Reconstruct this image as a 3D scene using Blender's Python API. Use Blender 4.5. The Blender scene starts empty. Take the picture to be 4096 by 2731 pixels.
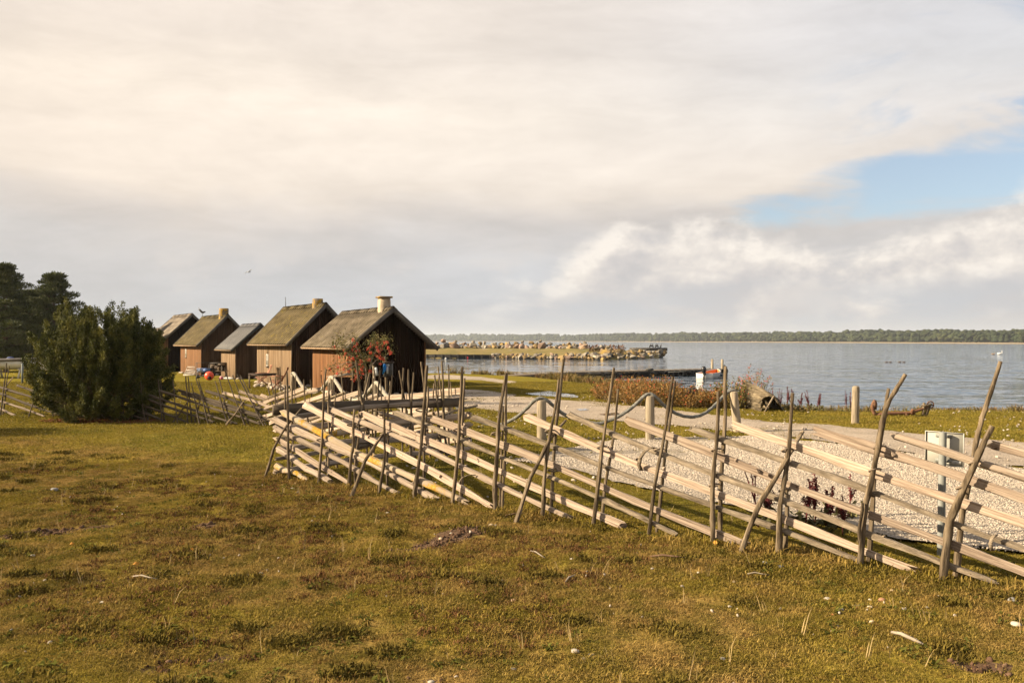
import bpy, math, random
import numpy as np
from mathutils import Vector, Matrix
from mathutils.geometry import tessellate_polygon
R = math.radians
random.seed(7)
rng = np.random.default_rng(11)
scn = bpy.context.scene
COL = scn.collection

# ------------------------------------------------------------------ camera
CAMZ, FPX, U0, V0 = 2.3, 3300.0, 2048.0, 1362.5     # lens in photo pixels, horizon row
SEA = -0.5
cd = bpy.data.cameras.new('camera')
cd.sensor_width = 36.0
cd.lens = 36.0 * FPX / 4096.0
cd.clip_start, cd.clip_end = 0.1, 40000
cam = bpy.data.objects.new('camera', cd)
cam.location = (0, 0, CAMZ)
cam.rotation_euler = (R(90) - math.atan(3.0 / FPX), 0, 0)
COL.objects.link(cam)
scn.camera = cam

# ------------------------------------------------------------------ node helper
class NT:
    def __init__(s, tree):
        s.t = tree; s.n = tree.nodes; s.l = tree.links
        s.n.clear()
    def new(s, typ, **kw):
        nd = s.n.new(typ)
        for k, v in kw.items():
            setattr(nd, k, v)
        return nd
    def put(s, sock, v):
        if v is None: return
        if hasattr(v, 'is_linked') or hasattr(v, 'links'):
            s.l.new(v, sock)
        else:
            if hasattr(sock.default_value, '__len__') and not hasattr(v, '__len__'):
                v = [v] * len(sock.default_value)
            if hasattr(v, '__len__') and hasattr(sock.default_value, '__len__') and len(v) < len(sock.default_value):
                v = list(v) + [1.0]
            sock.default_value = v
    def math(s, op, a, b=None, c=None, clamp=False):
        nd = s.new('ShaderNodeMath', operation=op); nd.use_clamp = clamp
        s.put(nd.inputs[0], a); s.put(nd.inputs[1], b)
        if c is not None: s.put(nd.inputs[2], c)
        return nd.outputs[0]
    def vmath(s, op, a, b=None):
        nd = s.new('ShaderNodeVectorMath', operation=op)
        s.put(nd.inputs[0], a); s.put(nd.inputs[1], b)
        return nd.outputs[0]
    def mix(s, f, a, b, mode='MIX'):
        nd = s.new('ShaderNodeMix', data_type='RGBA', blend_type=mode)
        s.put(nd.inputs[0], f); s.put(nd.inputs[6], a); s.put(nd.inputs[7], b)
        return nd.outputs[2]
    def noise(s, vec, scale, detail=4, rough=.55, dist=0.0):
        nd = s.new('ShaderNodeTexNoise')
        s.put(nd.inputs['Vector'], vec)
        nd.inputs['Scale'].default_value = scale
        nd.inputs['Detail'].default_value = detail
        nd.inputs['Roughness'].default_value = rough
        nd.inputs['Distortion'].default_value = dist
        return nd.outputs[0]
    def ramp(s, f, stops, ease=False):
        nd = s.new('ShaderNodeValToRGB')
        cr = nd.color_ramp
        if ease: cr.interpolation = 'EASE'
        while len(cr.elements) < len(stops): cr.elements.new(0.5)
        for e, (p, c) in zip(cr.elements, stops):
            e.position = p
            e.color = (c, c, c, 1) if not hasattr(c, '__len__') else (*c[:3], 1)
        s.put(nd.inputs[0], f)
        return nd.outputs[0]
    def mapr(s, v, a, b, c=0.0, d=1.0, smooth=True):
        nd = s.new('ShaderNodeMapRange')
        nd.interpolation_type = 'SMOOTHSTEP' if smooth else 'LINEAR'
        s.put(nd.inputs[0], v)
        for i, x in enumerate((a, b, c, d)): nd.inputs[i + 1].default_value = x
        return nd.outputs[0]

# ------------------------------------------------------------------ sun and sky
SUN_EL, SUN_AZ = 25.0, 7.0        # height; degrees behind the camera's left
sd = Vector((-math.cos(R(SUN_AZ)) * math.cos(R(SUN_EL)), -math.sin(R(SUN_AZ)) * math.cos(R(SUN_EL)), math.sin(R(SUN_EL))))
sl = bpy.data.lights.new('sun', 'SUN')
sl.energy = 5.0; sl.angle = R(0.55); sl.color = (1.0, 0.82, 0.57)
so = bpy.data.objects.new('sun', sl)
so.rotation_euler = (-sd).to_track_quat('-Z', 'Y').to_euler()
so.location = sd * 50
COL.objects.link(so)

world = bpy.data.worlds.new('World'); scn.world = world
world.use_nodes = True
w = NT(world.node_tree)
outw = w.new('ShaderNodeOutputWorld')
bg = w.new('ShaderNodeBackground'); bg.inputs['Strength'].default_value = 0.1
w.l.new(bg.outputs[0], outw.inputs[0])
skyn = w.new('ShaderNodeTexSky', sky_type='NISHITA')
skyn.sun_disc = False
skyn.sun_elevation = R(SUN_EL)
skyn.sun_rotation = math.atan2(sd.x, sd.y)
skyn.altitude = 0; skyn.dust_density = 1.2; skyn.ozone_density = 1.4
tc = w.new('ShaderNodeTexCoord')
dirv = tc.outputs['Generated']
sep = w.new('ShaderNodeSeparateXYZ'); w.l.new(dirv, sep.inputs[0])
dx, dy, dz = sep.outputs
az = w.math('ARCTAN2', dx, dy)                      # 0 straight ahead, + to the right
el = dz
def stretched(kx, kz, off=(0, 0, 0)):
    v = w.vmath('MULTIPLY', dirv, (kx, kx, kz))
    return w.vmath('ADD', v, off)
SKYK = 3.70
BLUE0, BLUE1, BLUE2 = .54, .54, .54
n_warp = w.noise(stretched(1, 3.0), 2.2, 4, .62)
elw = w.math('ADD', el, w.math('MULTIPLY', w.math('SUBTRACT', n_warp, .5), .13))
# deck of high cloud: its tone follows height above the horizon, broken by long streaks
deck = w.ramp(elw, [
    (0.00, (.58, .57, .565)), (0.03, (.54, .555, .58)), (0.08, (.585, .585, .595)), (0.12, (.635, .61, .595)), (0.15, (.69, .64, .60)),
    (0.18, (.82, .735, .65)), (0.22, (.86, .77, .68)), (0.27, (.92, .825, .725)), (0.33, (.87, .785, .705)), (0.42, (.85, .765, .69)), (0.7, (.76, .70, .65)), (1.0, (.70, .66, .62))])
streak = w.noise(stretched(1.0, 3.2, (3.1, .4, 0)), 2.6, 7, .62, .35)
deck = w.mix(1.0, deck, w.ramp(streak, [(.30, .88), (.50, .985), (.68, 1.09)]), 'MULTIPLY')
wisp = w.noise(stretched(1.0, 4.0, (8.1, 1.4, 2)), 7.5, 5, .62, .5)
deck = w.mix(1.0, deck, w.ramp(wisp, [(.32, .95), (.68, 1.05)]), 'MULTIPLY')
# thin cloud glows warmer on the sun's side, cooler to the right and up
side = w.math('MULTIPLY', w.mapr(az, -.1, .62), w.mapr(el, .15, .30))
deck = w.mix(1.0, deck, w.mix(w.mapr(az, -.7, .1), (1.03, 1.0, .965), (1.0, 1.0, 1.0)), 'MULTIPLY')
deck = w.mix(1.0, deck, w.mix(side, (1, 1, 1), (.82, .91, 1.05)), 'MULTIPLY')
# holes in the deck showing blue
hn = w.noise(stretched(1.0, 3.6, (1.7, 2.2, .5)), 3.6, 6, .60, .5)
hole_az = w.math('MULTIPLY', w.math('SUBTRACT', az, .50), 4.3)
hole_el = w.math('MULTIPLY', w.math('SUBTRACT', el, w.math('ADD', .168, w.math('MULTIPLY', w.math('SUBTRACT', az, .46), .10))), 23.0)
hr = w.math('ADD', w.math('MULTIPLY', hole_az, hole_az), w.math('MULTIPLY', hole_el, hole_el))
hole = w.math('ADD', w.math('SUBTRACT', 1.15, hr), w.math('MULTIPLY', w.math('SUBTRACT', hn, .5), 3.8))
hole = w.mapr(hole, .05, .95)
rift = w.math('MULTIPLY', w.mapr(hn, .52, .66), w.math('MULTIPLY', w.mapr(el, .17, .22), w.mapr(el, .44, .25)))
rift = w.math('MULTIPLY', rift, w.mapr(az, .30, .56))
blue_f = w.math('MAXIMUM', hole, w.math('MULTIPLY', rift, .85))
blue = w.mix(1.0, skyn.outputs[0], (BLUE0, BLUE1, BLUE2), 'MULTIPLY')
blue = w.mix(.22, blue, (2.9, 2.9, 2.9))
deck10 = w.mix(1.0, deck, (SKYK, SKYK, SKYK), 'MULTIPLY')
sky1 = w.mix(blue_f, deck10, blue)
# cumulus bank standing on the horizon, heaped up towards the right
cn = w.noise(stretched(1.0, 1.5, (.3, 5.1, 1.3)), 12.0, 6, .58, .0)
cn2 = w.noise(stretched(1.0, 1.5, (.3, 5.1, 1.0)), 3.4, 2, .5)
top = w.math('ADD', .062, w.math('MULTIPLY', w.mapr(az, .02, .14), .085))
top = w.math('SUBTRACT', top, w.math('MULTIPLY', w.math('MULTIPLY', w.mapr(az, .24, .36), w.mapr(az, .56, .40)), .036))
cm = w.math('SUBTRACT', w.math('ADD', top, w.math('ADD', w.math('MULTIPLY', w.math('SUBTRACT', cn, .5), .13), w.math('MULTIPLY', w.math('SUBTRACT', cn2, .5), .045))), el)
cnb = w.noise(w.vmath('ADD', stretched(1.0, 1.5, (.3, 5.1, 1.3)), (-.016, -.004, .020)), 12.0, 4, .58, .0)
cmask = w.mapr(w.math('ADD', cm, w.math('MULTIPLY', w.math('SUBTRACT', wisp, .5), .05)), -.016, .032)
cmask = w.math('MULTIPLY', cmask, w.mapr(az, -.12, .10, .0, 1.0))
lit = w.math('ADD', w.math('ADD', w.math('MULTIPLY', w.mapr(cm, .15, -.02), .85), w.math('MULTIPLY', w.math('SUBTRACT', cn, .5), 1.5)), w.math('MULTIPLY', w.math('SUBTRACT', cn, cnb), 2.6))
ccol = w.ramp(lit, [(.0, (.58, .56, .555)), (.35, (.655, .62, .60)), (.70, (.79, .735, .68)), (1.0, (.93, .86, .78))])
# a second, lower row of lit heaps and blue grey bases between them
low = w.noise(stretched(1.0, 3.0, (4.3, 1.1, .3)), 5.5, 4, .58, .2)
ccol = w.mix(w.math('MULTIPLY', w.mapr(el, .085, .035), w.mapr(low, .62, .42)), ccol, (.555, .565, .585))
ccol = w.mix(w.mapr(el, .035, .0), ccol, (.60, .59, .585))
c10 = w.mix(1.0, ccol, (SKYK, SKYK, SKYK), 'MULTIPLY')
sky2 = w.mix(cmask, sky1, c10)
# small pale heaps in the grey air to the left
pf = w.noise(stretched(1.0, 1.9, (6.3, 2.1, 7.3)), 9.0, 5, .58, .1)
pm = w.math('MULTIPLY', w.mapr(pf, .54, .72), w.math('MULTIPLY', w.mapr(el, .02, .05), w.mapr(el, .15, .09)))
sky2 = w.mix(w.math('MULTIPLY', pm, .55), sky2, (.72 * SKYK, .67 * SKYK, .63 * SKYK))
# below the horizon: the sea's own dull tone
sky3 = w.mix(w.mapr(el, -.02, -.002), (1.0, 1.02, 1.05), sky2)
w.l.new(sky3, bg.inputs['Color'])

scn.view_settings.view_transform = 'Standard'
scn.view_settings.look = 'None'
scn.view_settings.gamma = 1.0
scn.view_settings.exposure = 1.5
scn.view_settings.use_curve_mapping = False
scn.cycles.use_denoising = True
scn.cycles.max_bounces = 6
scn.cycles.diffuse_bounces = 3
scn.cycles.glossy_bounces = 3
scn.cycles.transparent_max_bounces = 6
scn.cycles.diffuse_bounces = 3
scn.cycles.glossy_bounces = 3
scn.cycles.volume_bounces = 1
scn.cycles.use_adaptive_sampling = True
scn.cycles.adaptive_threshold = 0.02

# ------------------------------------------------------------------ geometry helpers
def tag(o, label=None, cat=None, group=None, kind=None):
    if label: o['label'] = label
    if cat: o['category'] = cat
    if group: o['group'] = group
    if kind: o['kind'] = kind
    return o
def npmesh(name, V, F, smooth=False):
    """V (n,3); F: (m,k) array or list of tuples."""
    me = bpy.data.meshes.new(name)
    V = np.asarray(V, dtype=np.float32).reshape(-1, 3)
    if isinstance(F, np.ndarray):
        m, k = F.shape
        starts = np.arange(m, dtype=np.int32) * k
        loops = F.astype(np.int32).ravel()
    else:
        ln = np.fromiter((len(f) for f in F), dtype=np.int32, count=len(F))
        starts = np.concatenate(([0], np.cumsum(ln)[:-1])).astype(np.int32)
        loops = np.fromiter((i for f in F for i in f), dtype=np.int32)
        m = len(F)
    me.vertices.add(len(V)); me.vertices.foreach_set('co', V.ravel())
    me.loops.add(len(loops)); me.loops.foreach_set('vertex_index', loops)
    me.polygons.add(m); me.polygons.foreach_set('loop_start', starts)
    me.update(calc_edges=True)
    if smooth:
        me.polygons.foreach_set('use_smooth', np.ones(m, dtype=bool))
    return me
def wloc(o):
    p = Vector((0, 0, 0))
    while o is not None:
        p += o.location; o = o.parent
    return p
def link(name, me, mat=None, parent=None, loc=(0, 0, 0)):
    o = bpy.data.objects.new(name, me)
    if me is not None and mat is not None and len(me.materials) == 0: me.materials.append(mat)
    o.location = loc
    if parent is not None: o.parent = parent
    COL.objects.link(o)
    return o
def thing(name, loc, label, cat, group=None, rz=0.0):
    o = bpy.data.objects.new(name, None)
    o.empty_display_size = .2
    o.location = loc; o.rotation_euler = (0, 0, rz)
    COL.objects.link(o)
    return tag(o, label, cat, group)
class MB:
    def __init__(s): s.V = []; s.F = []
    def add(s, V, F):
        b = len(s.V)
        s.V.extend(tuple(v) for v in V)
        s.F.extend(tuple(i + b for i in f) for f in F)
        return s
    def box(s, c, size, rot=None, taper=1.0):
        hx, hy, hz = (d / 2 for d in size)
        P = []
        for z in (-1, 1):
            t = taper if z > 0 else 1.0
            for x, y in ((-1, -1), (1, -1), (1, 1), (-1, 1)):
                P.append(Vector((x * hx * t, y * hy * t, z * hz)))
        if rot is not None: P = [rot @ p for p in P]
        c = Vector(c)
        return s.add([p + c for p in P], [(3, 2, 1, 0), (4, 5, 6, 7), (0, 1, 5, 4), (1, 2, 6, 5), (2, 3, 7, 6), (3, 0, 4, 7)])
    def beam(s, a, b, wd, ht, up=(0, 0, 1)):
        a, b = Vector(a), Vector(b)
        x = (b - a).normalized(); u = Vector(up)
        if abs(x.dot(u)) > .98: u = Vector((0, 1, 0))
        y = u.cross(x).normalized(); z = x.cross(y)
        return s.box((a + b) / 2, ((b - a).length, wd, ht), Matrix((x, y, z)).transposed())
    def tube(s, pts, rad, n=8, jit=0.0, flat=None, caps=True, prof=None):
        pts = [Vector(p) for p in pts]
        if not hasattr(rad, '__len__'): rad = [rad] * len(pts)
        V, F = [], []
        up = Vector((0, 0, 1))
        t0 = (pts[1] - pts[0]).normalized()
        if abs(t0.dot(up)) > .9: up = Vector((1, 0, 0))
        for i, p in enumerate(pts):
            t = (pts[min(i + 1, len(pts) - 1)] - pts[max(i - 1, 0)]).normalized()
            a = up.cross(t).normalized(); b = t.cross(a); up = b
            for k in range(n):
                th = 2 * math.pi * k / n
                r = rad[i] * (1 + random.uniform(-jit, jit))
                if prof: r *= prof(i, th)
                V.append(p + a * (r * math.cos(th)) + b * (r * math.sin(th)))
        m = len(pts)
        for i in range(m - 1):
            for k in range(n):
                k2 = (k + 1) % n
                F.append((i * n + k, i * n + k2, (i + 1) * n + k2, (i + 1) * n + k))
        if caps:
            F.append(tuple(range(n - 1, -1, -1))); F.append(tuple((m - 1) * n + k for k in range(n)))
        return s.add(V, F)
    def lathe(s, c, prof, n=16, rot=None):
        c = Vector(c); V, F = [], []
        for r, z in prof:
            for k in range(n):
                th = 2 * math.pi * k / n
                p = Vector((r * math.cos(th), r * math.sin(th), z))
                V.append((rot @ p if rot is not None else p) + c)
        for i in range(len(prof) - 1):
            for k in range(n):
                k2 = (k + 1) % n
                F.append((i * n + k, i * n + k2, (i + 1) * n + k2, (i + 1) * n + k))
        F.append(tuple(range(n - 1, -1, -1))); F.append(tuple((len(prof) - 1) * n + k for k in range(n)))
        return s.add(V, F)
    def blob(s, c, r, seed=0, rough=.18, sub=2, scale=(1, 1, 1)):
        V, F = ICO[sub]
        g = np.random.default_rng(seed)
        k = g.normal(size=(6, 3)) * 1.3; ph = g.uniform(0, 6, 6)
        d = sum(np.sin(V @ k[i] * 1.6 + ph[i]) for i in range(6)) / 6
        P = V * (1 + rough * 2 * d[:, None]) * r * np.array(scale)
        return s.add(P + np.array(c), [tuple(f) for f in F])
    def build(s, name, mat, parent=None, origin=None, smooth=False, auto=None):
        o0 = wloc(parent) if parent is not None else Vector(origin if origin is not None else (0, 0, 0))
        V = np.array(s.V, dtype=np.float64) - np.array(o0)
        me = npmesh(name, V, s.F, smooth)
        if auto is not None:
            me.polygons.foreach_set('use_smooth', np.ones(len(me.polygons), dtype=bool))
            me.set_sharp_from_angle(angle=R(auto))
        return link(name, me, mat, parent, (0, 0, 0) if parent is not None else o0)
def _ico(sub):
    t = (1 + 5 ** .5) / 2
    V = [Vector(v).normalized() for v in ((-1, t, 0), (1, t, 0), (-1, -t, 0), (1, -t, 0), (0, -1, t), (0, 1, t), (0, -1, -t), (0, 1, -t), (t, 0, -1), (t, 0, 1), (-t, 0, -1), (-t, 0, 1))]
    F = [(0, 11, 5), (0, 5, 1), (0, 1, 7), (0, 7, 10), (0, 10, 11), (1, 5, 9), (5, 11, 4), (11, 10, 2), (10, 7, 6), (7, 1, 8), (3, 9, 4), (3, 4, 2), (3, 2, 6), (3, 6, 8), (3, 8, 9), (4, 9, 5), (2, 4, 11), (6, 2, 10), (8, 6, 7), (9, 8, 1)]
    for _ in range(sub):
        c = {}; G = []
        def mid(a, b):
            k = (min(a, b), max(a, b))
            if k not in c:
                V.append(((V[a] + V[b]) / 2).normalized()); c[k] = len(V) - 1
            return c[k]
        for a, b, d in F:
            ab, bd, da = mid(a, b), mid(b, d), mid(d, a)
            G += [(a, ab, da), (b, bd, ab), (d, da, bd), (ab, bd, da)]
        F = G
    return np.array([tuple(v) for v in V]), np.array(F)
ICO = [_ico(i) for i in range(4)]
def copy_tree(o, parent=None):
    c = o.copy(); COL.objects.link(c); c.parent = parent
    for ch in list(o.children):
        copy_tree(ch, c)
    return c
# value noise for terrain and scatter
def vnoise(x, y, seed=0):
    x = np.asarray(x, float); y = np.asarray(y, float)
    xi = np.floor(x).astype(np.int64); yi = np.floor(y).astype(np.int64)
    fx = x - xi; fy = y - yi
    fx = fx * fx * (3 - 2 * fx); fy = fy * fy * (3 - 2 * fy)
    def h(a, b):
        n = (a * 374761393 + b * 668265263 + seed * 982451653) & 0xffffffff
        n = ((n ^ (n >> 13)) * 1274126177) & 0xffffffff
        return ((n ^ (n >> 16)) & 0xffff) / 65535.0
    return (h(xi, yi) * (1 - fx) + h(xi + 1, yi) * fx) * (1 - fy) + (h(xi, yi + 1) * (1 - fx) + h(xi + 1, yi + 1) * fx) * fy
def fbm(x, y, seed=0, oct=4):
    s = 0; a = 1; t = 0
    for i in range(oct):
        s = s + a * vnoise(np.asarray(x) * 2 ** i + 17.3 * i, np.asarray(y) * 2 ** i - 9.1 * i, seed + i); t += a; a *= .5
    return s / t
# photo measurements to places: a point of the ground, and a point at a known distance
def G(u, v, z=0.0):
    Y = (CAMZ - z) * FPX / (v - V0)
    return Vector(((u - U0) / FPX * Y, Y, z))
def P(u, v, Y):
    return Vector(((u - U0) / FPX * Y, Y, CAMZ - (v - V0) / FPX * Y))
def sstep(a, b, x):
    t = np.clip((np.asarray(x, float) - a) / (b - a), 0, 1)
    return t * t * (3 - 2 * t)

# ------------------------------------------------------------------ materials
MATS = {}
def pmat(name, c1, c2, nscale=4.0, stretch=(1, 1, 1), rough=.85, bump=.0, bscale=None, rnd=0.0, spec=.25, c3=None, detail=5,
         isl=0.0, coord='Object', metal=0.0, lo=.3, hi=.7, spots=None, transl=0.0):
    m = bpy.data.materials.new(name); m.use_nodes = True
    t = NT(m.node_tree)
    out = t.new('ShaderNodeOutputMaterial'); b = t.new('ShaderNodeBsdfPrincipled')
    t.l.new(b.outputs[0], out.inputs[0])
    if coord == 'World':
        vec = t.new('ShaderNodeNewGeometry').outputs['Position']
    else:
        vec = t.new('ShaderNodeTexCoord').outputs[coord]
    oi = t.new('ShaderNodeObjectInfo')
    if rnd:
        off = t.math('MULTIPLY', oi.outputs['Random'], 37.0)
        cmb = t.new('ShaderNodeCombineXYZ')
        for i in range(3): t.l.new(off, cmb.inputs[i])
        vec2 = t.vmath('ADD', vec, cmb.outputs[0])
    else:
        vec2 = vec
    sv = t.vmath('MULTIPLY', vec2, stretch)
    n = t.noise(sv, nscale, detail, .6)
    stops = [(lo, c1), (hi, c2)] if c3 is None else [(lo, c1), ((lo + hi) / 2, c2), (hi, c3)]
    col = t.ramp(n, stops)
    if spots:
        sc, thr, scol = spots
        sn = t.noise(vec2, sc, 4, .65)
        col = t.mix(t.mapr(sn, thr, thr + .05), col, scol)
    if rnd:
        k = t.math('ADD', 1 - rnd, t.math('MULTIPLY', oi.outputs['Random'], 2 * rnd))
        col = t.mix(1.0, col, k, 'MULTIPLY') if False else t.vmath('SCALE', col, None)
        t.put(col.node.inputs['Scale'], k)
    if isl:
        g = t.new('ShaderNodeNewGeometry')
        k2 = t.math('ADD', 1 - isl, t.math('MULTIPLY', g.outputs['Random Per Island'], 2 * isl))
        col = t.vmath('SCALE', col, None); t.put(col.node.inputs['Scale'], k2)
    t.l.new(col, b.inputs['Base Color'])
    b.inputs['Roughness'].default_value = rough
    b.inputs['Specular IOR Level'].default_value = spec
    b.inputs['Metallic'].default_value = metal
    if bump:
        bn = t.new('ShaderNodeBump'); bn.inputs['Strength'].default_value = min(1.0, bump); bn.inputs['Distance'].default_value = .01 * max(1, bump)
        t.l.new(t.noise(sv, bscale or nscale * 4, 5, .65), bn.inputs['Height'])
        t.l.new(bn.outputs[0], b.inputs['Normal'])
    if transl:
        tr = t.new('ShaderNodeBsdfTranslucent'); t.l.new(col, tr.inputs['Color'])
        ms = t.new('ShaderNodeMixShader'); ms.inputs[0].default_value = transl
        t.l.new(b.outputs[0], ms.inputs[1]); t.l.new(tr.outputs[0], ms.inputs[2]); t.l.new(ms.outputs[0], out.inputs[0])
    MATS[name] = m
    return m
def flat(name, c, rough=.6, spec=.3, metal=0.0):
    return pmat(name, tuple(x * .88 for x in c), tuple(min(1, x * 1.1) for x in c), 9.0, rough=rough, spec=spec, metal=metal)

# ------------------------------------------------------------------ shore line and land
EDGE = [G(u, v, -.3) for u, v in ((1700, 1497), (1960, 1500), (2300, 1515), (2700, 1560), (2950, 1592), (3180, 1634), (3320, 1642), (3450, 1634), (3700, 1637), (4096, 1646), (4600, 1662))]
SHORE = np.array([(-420, 330), (-150, 215), (-75, 150), (-50, 120), (-32, 90), (-18, 72)] + [(p.x, p.y) for p in EDGE] + [(45, 24), (90, 5), (220, -60), (600, -200)], float)
def shore_dist(x, y):
    """metres inland (+) or out to sea (-)"""
    x = np.asarray(x, float); y = np.asarray(y, float)
    best = np.full(x.shape, 1e9); sgn = np.ones(x.shape)
    for (ax, ay), (bx, by) in zip(SHORE[:-1], SHORE[1:]):
        ex, ey = bx - ax, by - ay
        t = np.clip(((x - ax) * ex + (y - ay) * ey) / (ex * ex + ey * ey), 0, 1)
        qx, qy = x - (ax + t * ex), y - (ay + t * ey)
        d = np.hypot(qx, qy)
        s = np.where(ex * qy - ey * qx > 0, -1.0, 1.0)
        m = d < best
        best = np.where(m, d, best); sgn = np.where(m, s, sgn)
    return best * sgn
FA, FB = G(1157, 1914), G(3769, 2312)                 # first and last stake of the front fence run in view
FD = (FB - FA).normalized(); FN = Vector((FD.y, -FD.x, 0))
if FN.y > 0: FN = -FN                                   # points to the camera's side
def meadow_side(x, y):                                 # >0 on the camera's side of the front fence
    return (np.asarray(x) - FA.x) * FN.x + (np.asarray(y) - FA.y) * FN.y
PITS = [(1816, 2272, .16, .06), (2155, 2269, .16, .07), (1974, 2418, .14, .06), (2110, 2522, .10, .06), (2473, 2328, .16, .06),
        (1349, 2254, .16, .05), (2390, 2474, .10, .05), (3223, 2551, .12, .06), (394, 2311, .17, .07), (3020, 2395, .12, .05), (640, 2660, .25, .05), (900, 2600, .2, .05),
        (1720, 2700, .2, .04), (2230, 2660, .15, .04), (3900, 2650, .2, .03)]
PITS = [(G(u, v).x, G(u, v).y, r, d) for u, v, r, d in PITS]
SCARS = [(1590, 2205, 1700, 2180, .16), (1720, 2172, 1880, 2134, .26), (60, 2135, 240, 2120, .2), (240, 2118, 420, 2099, .17), (750, 2116, 820, 2107, .17), (3900, 2645, 3980, 2655, .14)]
SCARS = [(G(a, b), G(c, d), r) for a, b, c, d, r in SCARS]
def dirt_amount(x, y):
    d = np.zeros(np.shape(x))
    for px, py, r, _ in PITS:
        d = np.maximum(d, .55 * np.exp(-(((x - px) / r) ** 2 + ((y - py) / r) ** 2)))
    for a, b, r in SCARS:
        e = b - a; t = np.clip(((x - a.x) * e.x + (y - a.y) * e.y) / (e.x ** 2 + e.y ** 2), 0, 1)
        q = np.hypot(x - a.x - t * e.x, (y - a.y - t * e.y))
        d = np.maximum(d, np.exp(-(q / r) ** 2) * (.5 + fbm(x * 5, y * 5, 31)))
    return d
def gz(x, y):
    x = np.asarray(x, float); y = np.asarray(y, float)
    d = shore_dist(x, y)
    z = np.where(d > 0, -.42 * (1 - sstep(0, 5, d)), -.42 - .9 * sstep(0, 9, -d))
    ms = sstep(-.6, 1.0, meadow_side(x, y)) * sstep(40, 20, np.hypot(x, y))
    z = z + ms * ((fbm(x * .8, y * .8, 3, 3) - .5) * .11 + (fbm(x * 3.1, y * 3.1, 5, 3) - .5) * .075) + (fbm(x * .12, y * .12, 8, 2) - .5) * .06 * sstep(3, 9, d)
    for px, py, r, dep in PITS:
        z = z - dep * 1.3 * np.exp(-(((x - px) / r) ** 2 + ((y - py) / (r * 1.1)) ** 2))
    a, b, r = SCARS[1]
    z = z + .07 * np.exp(-(((x - b.x) / .3) ** 2 + ((y - b.y - .1) / .3) ** 2)) - .06 * np.exp(-(((x - a.x) / .45) ** 2 + ((y - a.y) / .3) ** 2))
    return z
def gzs(x, y): return float(gz(np.array([x]), np.array([y]))[0])

def axis(core0, core1, step, lo, hi, grow):
    a = list(np.arange(core0, core1, step))
    s = step
    while a[-1] < hi: s *= grow; a.append(a[-1] + s)
    s = step; b = [core0]
    while b[-1] > lo: s *= grow; b.append(b[-1] - s)
    return np.array(b[:0:-1] + a)
gx = axis(-8, 8, .075, -500, 700, 1.045); gy = axis(5, 14, .075, -260, 420, 1.035)
GX, GY = np.meshgrid(gx, gy)
GZ = gz(GX.ravel(), GY.ravel())
nx, ny = len(gx), len(gy)
idx = np.arange(nx * ny).reshape(ny, nx)
Fq = np.stack([idx[:-1, :-1].ravel(), idx[:-1, 1:].ravel(), idx[1:, 1:].ravel(), idx[1:, :-1].ravel()], 1)
gme = npmesh('ground', np.stack([GX.ravel(), GY.ravel(), GZ], 1), Fq, True)
def fattr(me, name, arr):
    at = me.attributes.new(name, 'FLOAT', 'POINT'); at.data.foreach_set('value', np.asarray(arr, np.float32))
fattr(gme, 'dirt', dirt_amount(GX.ravel(), GY.ravel()))
lush = sstep(.3, -1.2, meadow_side(GX.ravel(), GY.ravel())) * .8
lush = np.maximum(lush, sstep(22, 32, GY.ravel()) * .8)
fattr(gme, 'lush', lush)
fattr(gme, 'shore', sstep(2.5, .3, shore_dist(GX.ravel(), GY.ravel())))

def grass_colour(t, pos, lush, rand=None):
    """meadow colours shared by the sward and its blades: moss, straw, brown heath and fresh green in patches"""
    a = t.noise(pos, .55, 4, .6); b = t.noise(pos, 2.4, 4, .6); c = t.noise(pos, 9.0, 3, .6)
    dry = t.mix(t.mapr(b, .36, .64), (.104, .080, .018), (.202, .132, .042))
    dry = t.mix(t.mapr(a, .42, .62, 0, .75), dry, (.152, .117, .019))
    dry = t.mix(t.mapr(c, .56, .70, 0, .6), dry, (.145, .078, .026))
    green = t.mix(t.mapr(a, .35, .65), (.104, .094, .014), (.150, .117, .020))
    green = t.mix(t.mapr(c, .5, .72, 0, .5), green, (.145, .105, .022))
    col = t.mix(lush, dry, green)
    nd = t.vmath('SCALE', col); nd.node.inputs['Scale'].default_value = 1.30; col = nd
    if rand is not None:
        col = t.mix(t.mapr(rand, .78, .98, 0, .65), col, (.27, .185, .065))
        col = t.mix(t.mapr(rand, .12, .0, 0, .8), col, (.085, .078, .018))
        nd = t.vmath('SCALE', col); t.put(nd.node.inputs['Scale'], t.math('ADD', .78, t.math('MULTIPLY', rand, .5))); col = nd
    return col
m = bpy.data.materials.new('meadow_sward'); m.use_nodes = True; t = NT(m.node_tree)
out = t.new('ShaderNodeOutputMaterial'); b = t.new('ShaderNodeBsdfPrincipled'); t.l.new(b.outputs[0], out.inputs[0])
pos = t.new('ShaderNodeNewGeometry').outputs['Position']
def att(t, n, typ='GEOMETRY'):
    a = t.new('ShaderNodeAttribute', attribute_name=n); a.attribute_type = typ; return a.outputs['Fac']
col = grass_colour(t, pos, att(t, 'lush'))
fine = t.noise(pos, 38.0, 3, .7)
col = t.mix(1.0, col, t.ramp(fine, [(.3, .7), (.6, 1.1), (.8, 1.35)]), 'MULTIPLY')
dn = t.math('ADD', att(t, 'dirt'), t.math('MULTIPLY', t.math('SUBTRACT', t.noise(pos, 9, 4, .7), .5), 1.5))
col = t.mix(t.mapr(dn, .38, .62), col, t.mix(t.noise(pos, 14, 4), (.060, .036, .022), (.135, .088, .058)))
sh = t.math('ADD', att(t, 'shore'), t.math('MULTIPLY', t.math('SUBTRACT', t.noise(pos, 1.5, 4, .65), .5), .8))
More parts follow.
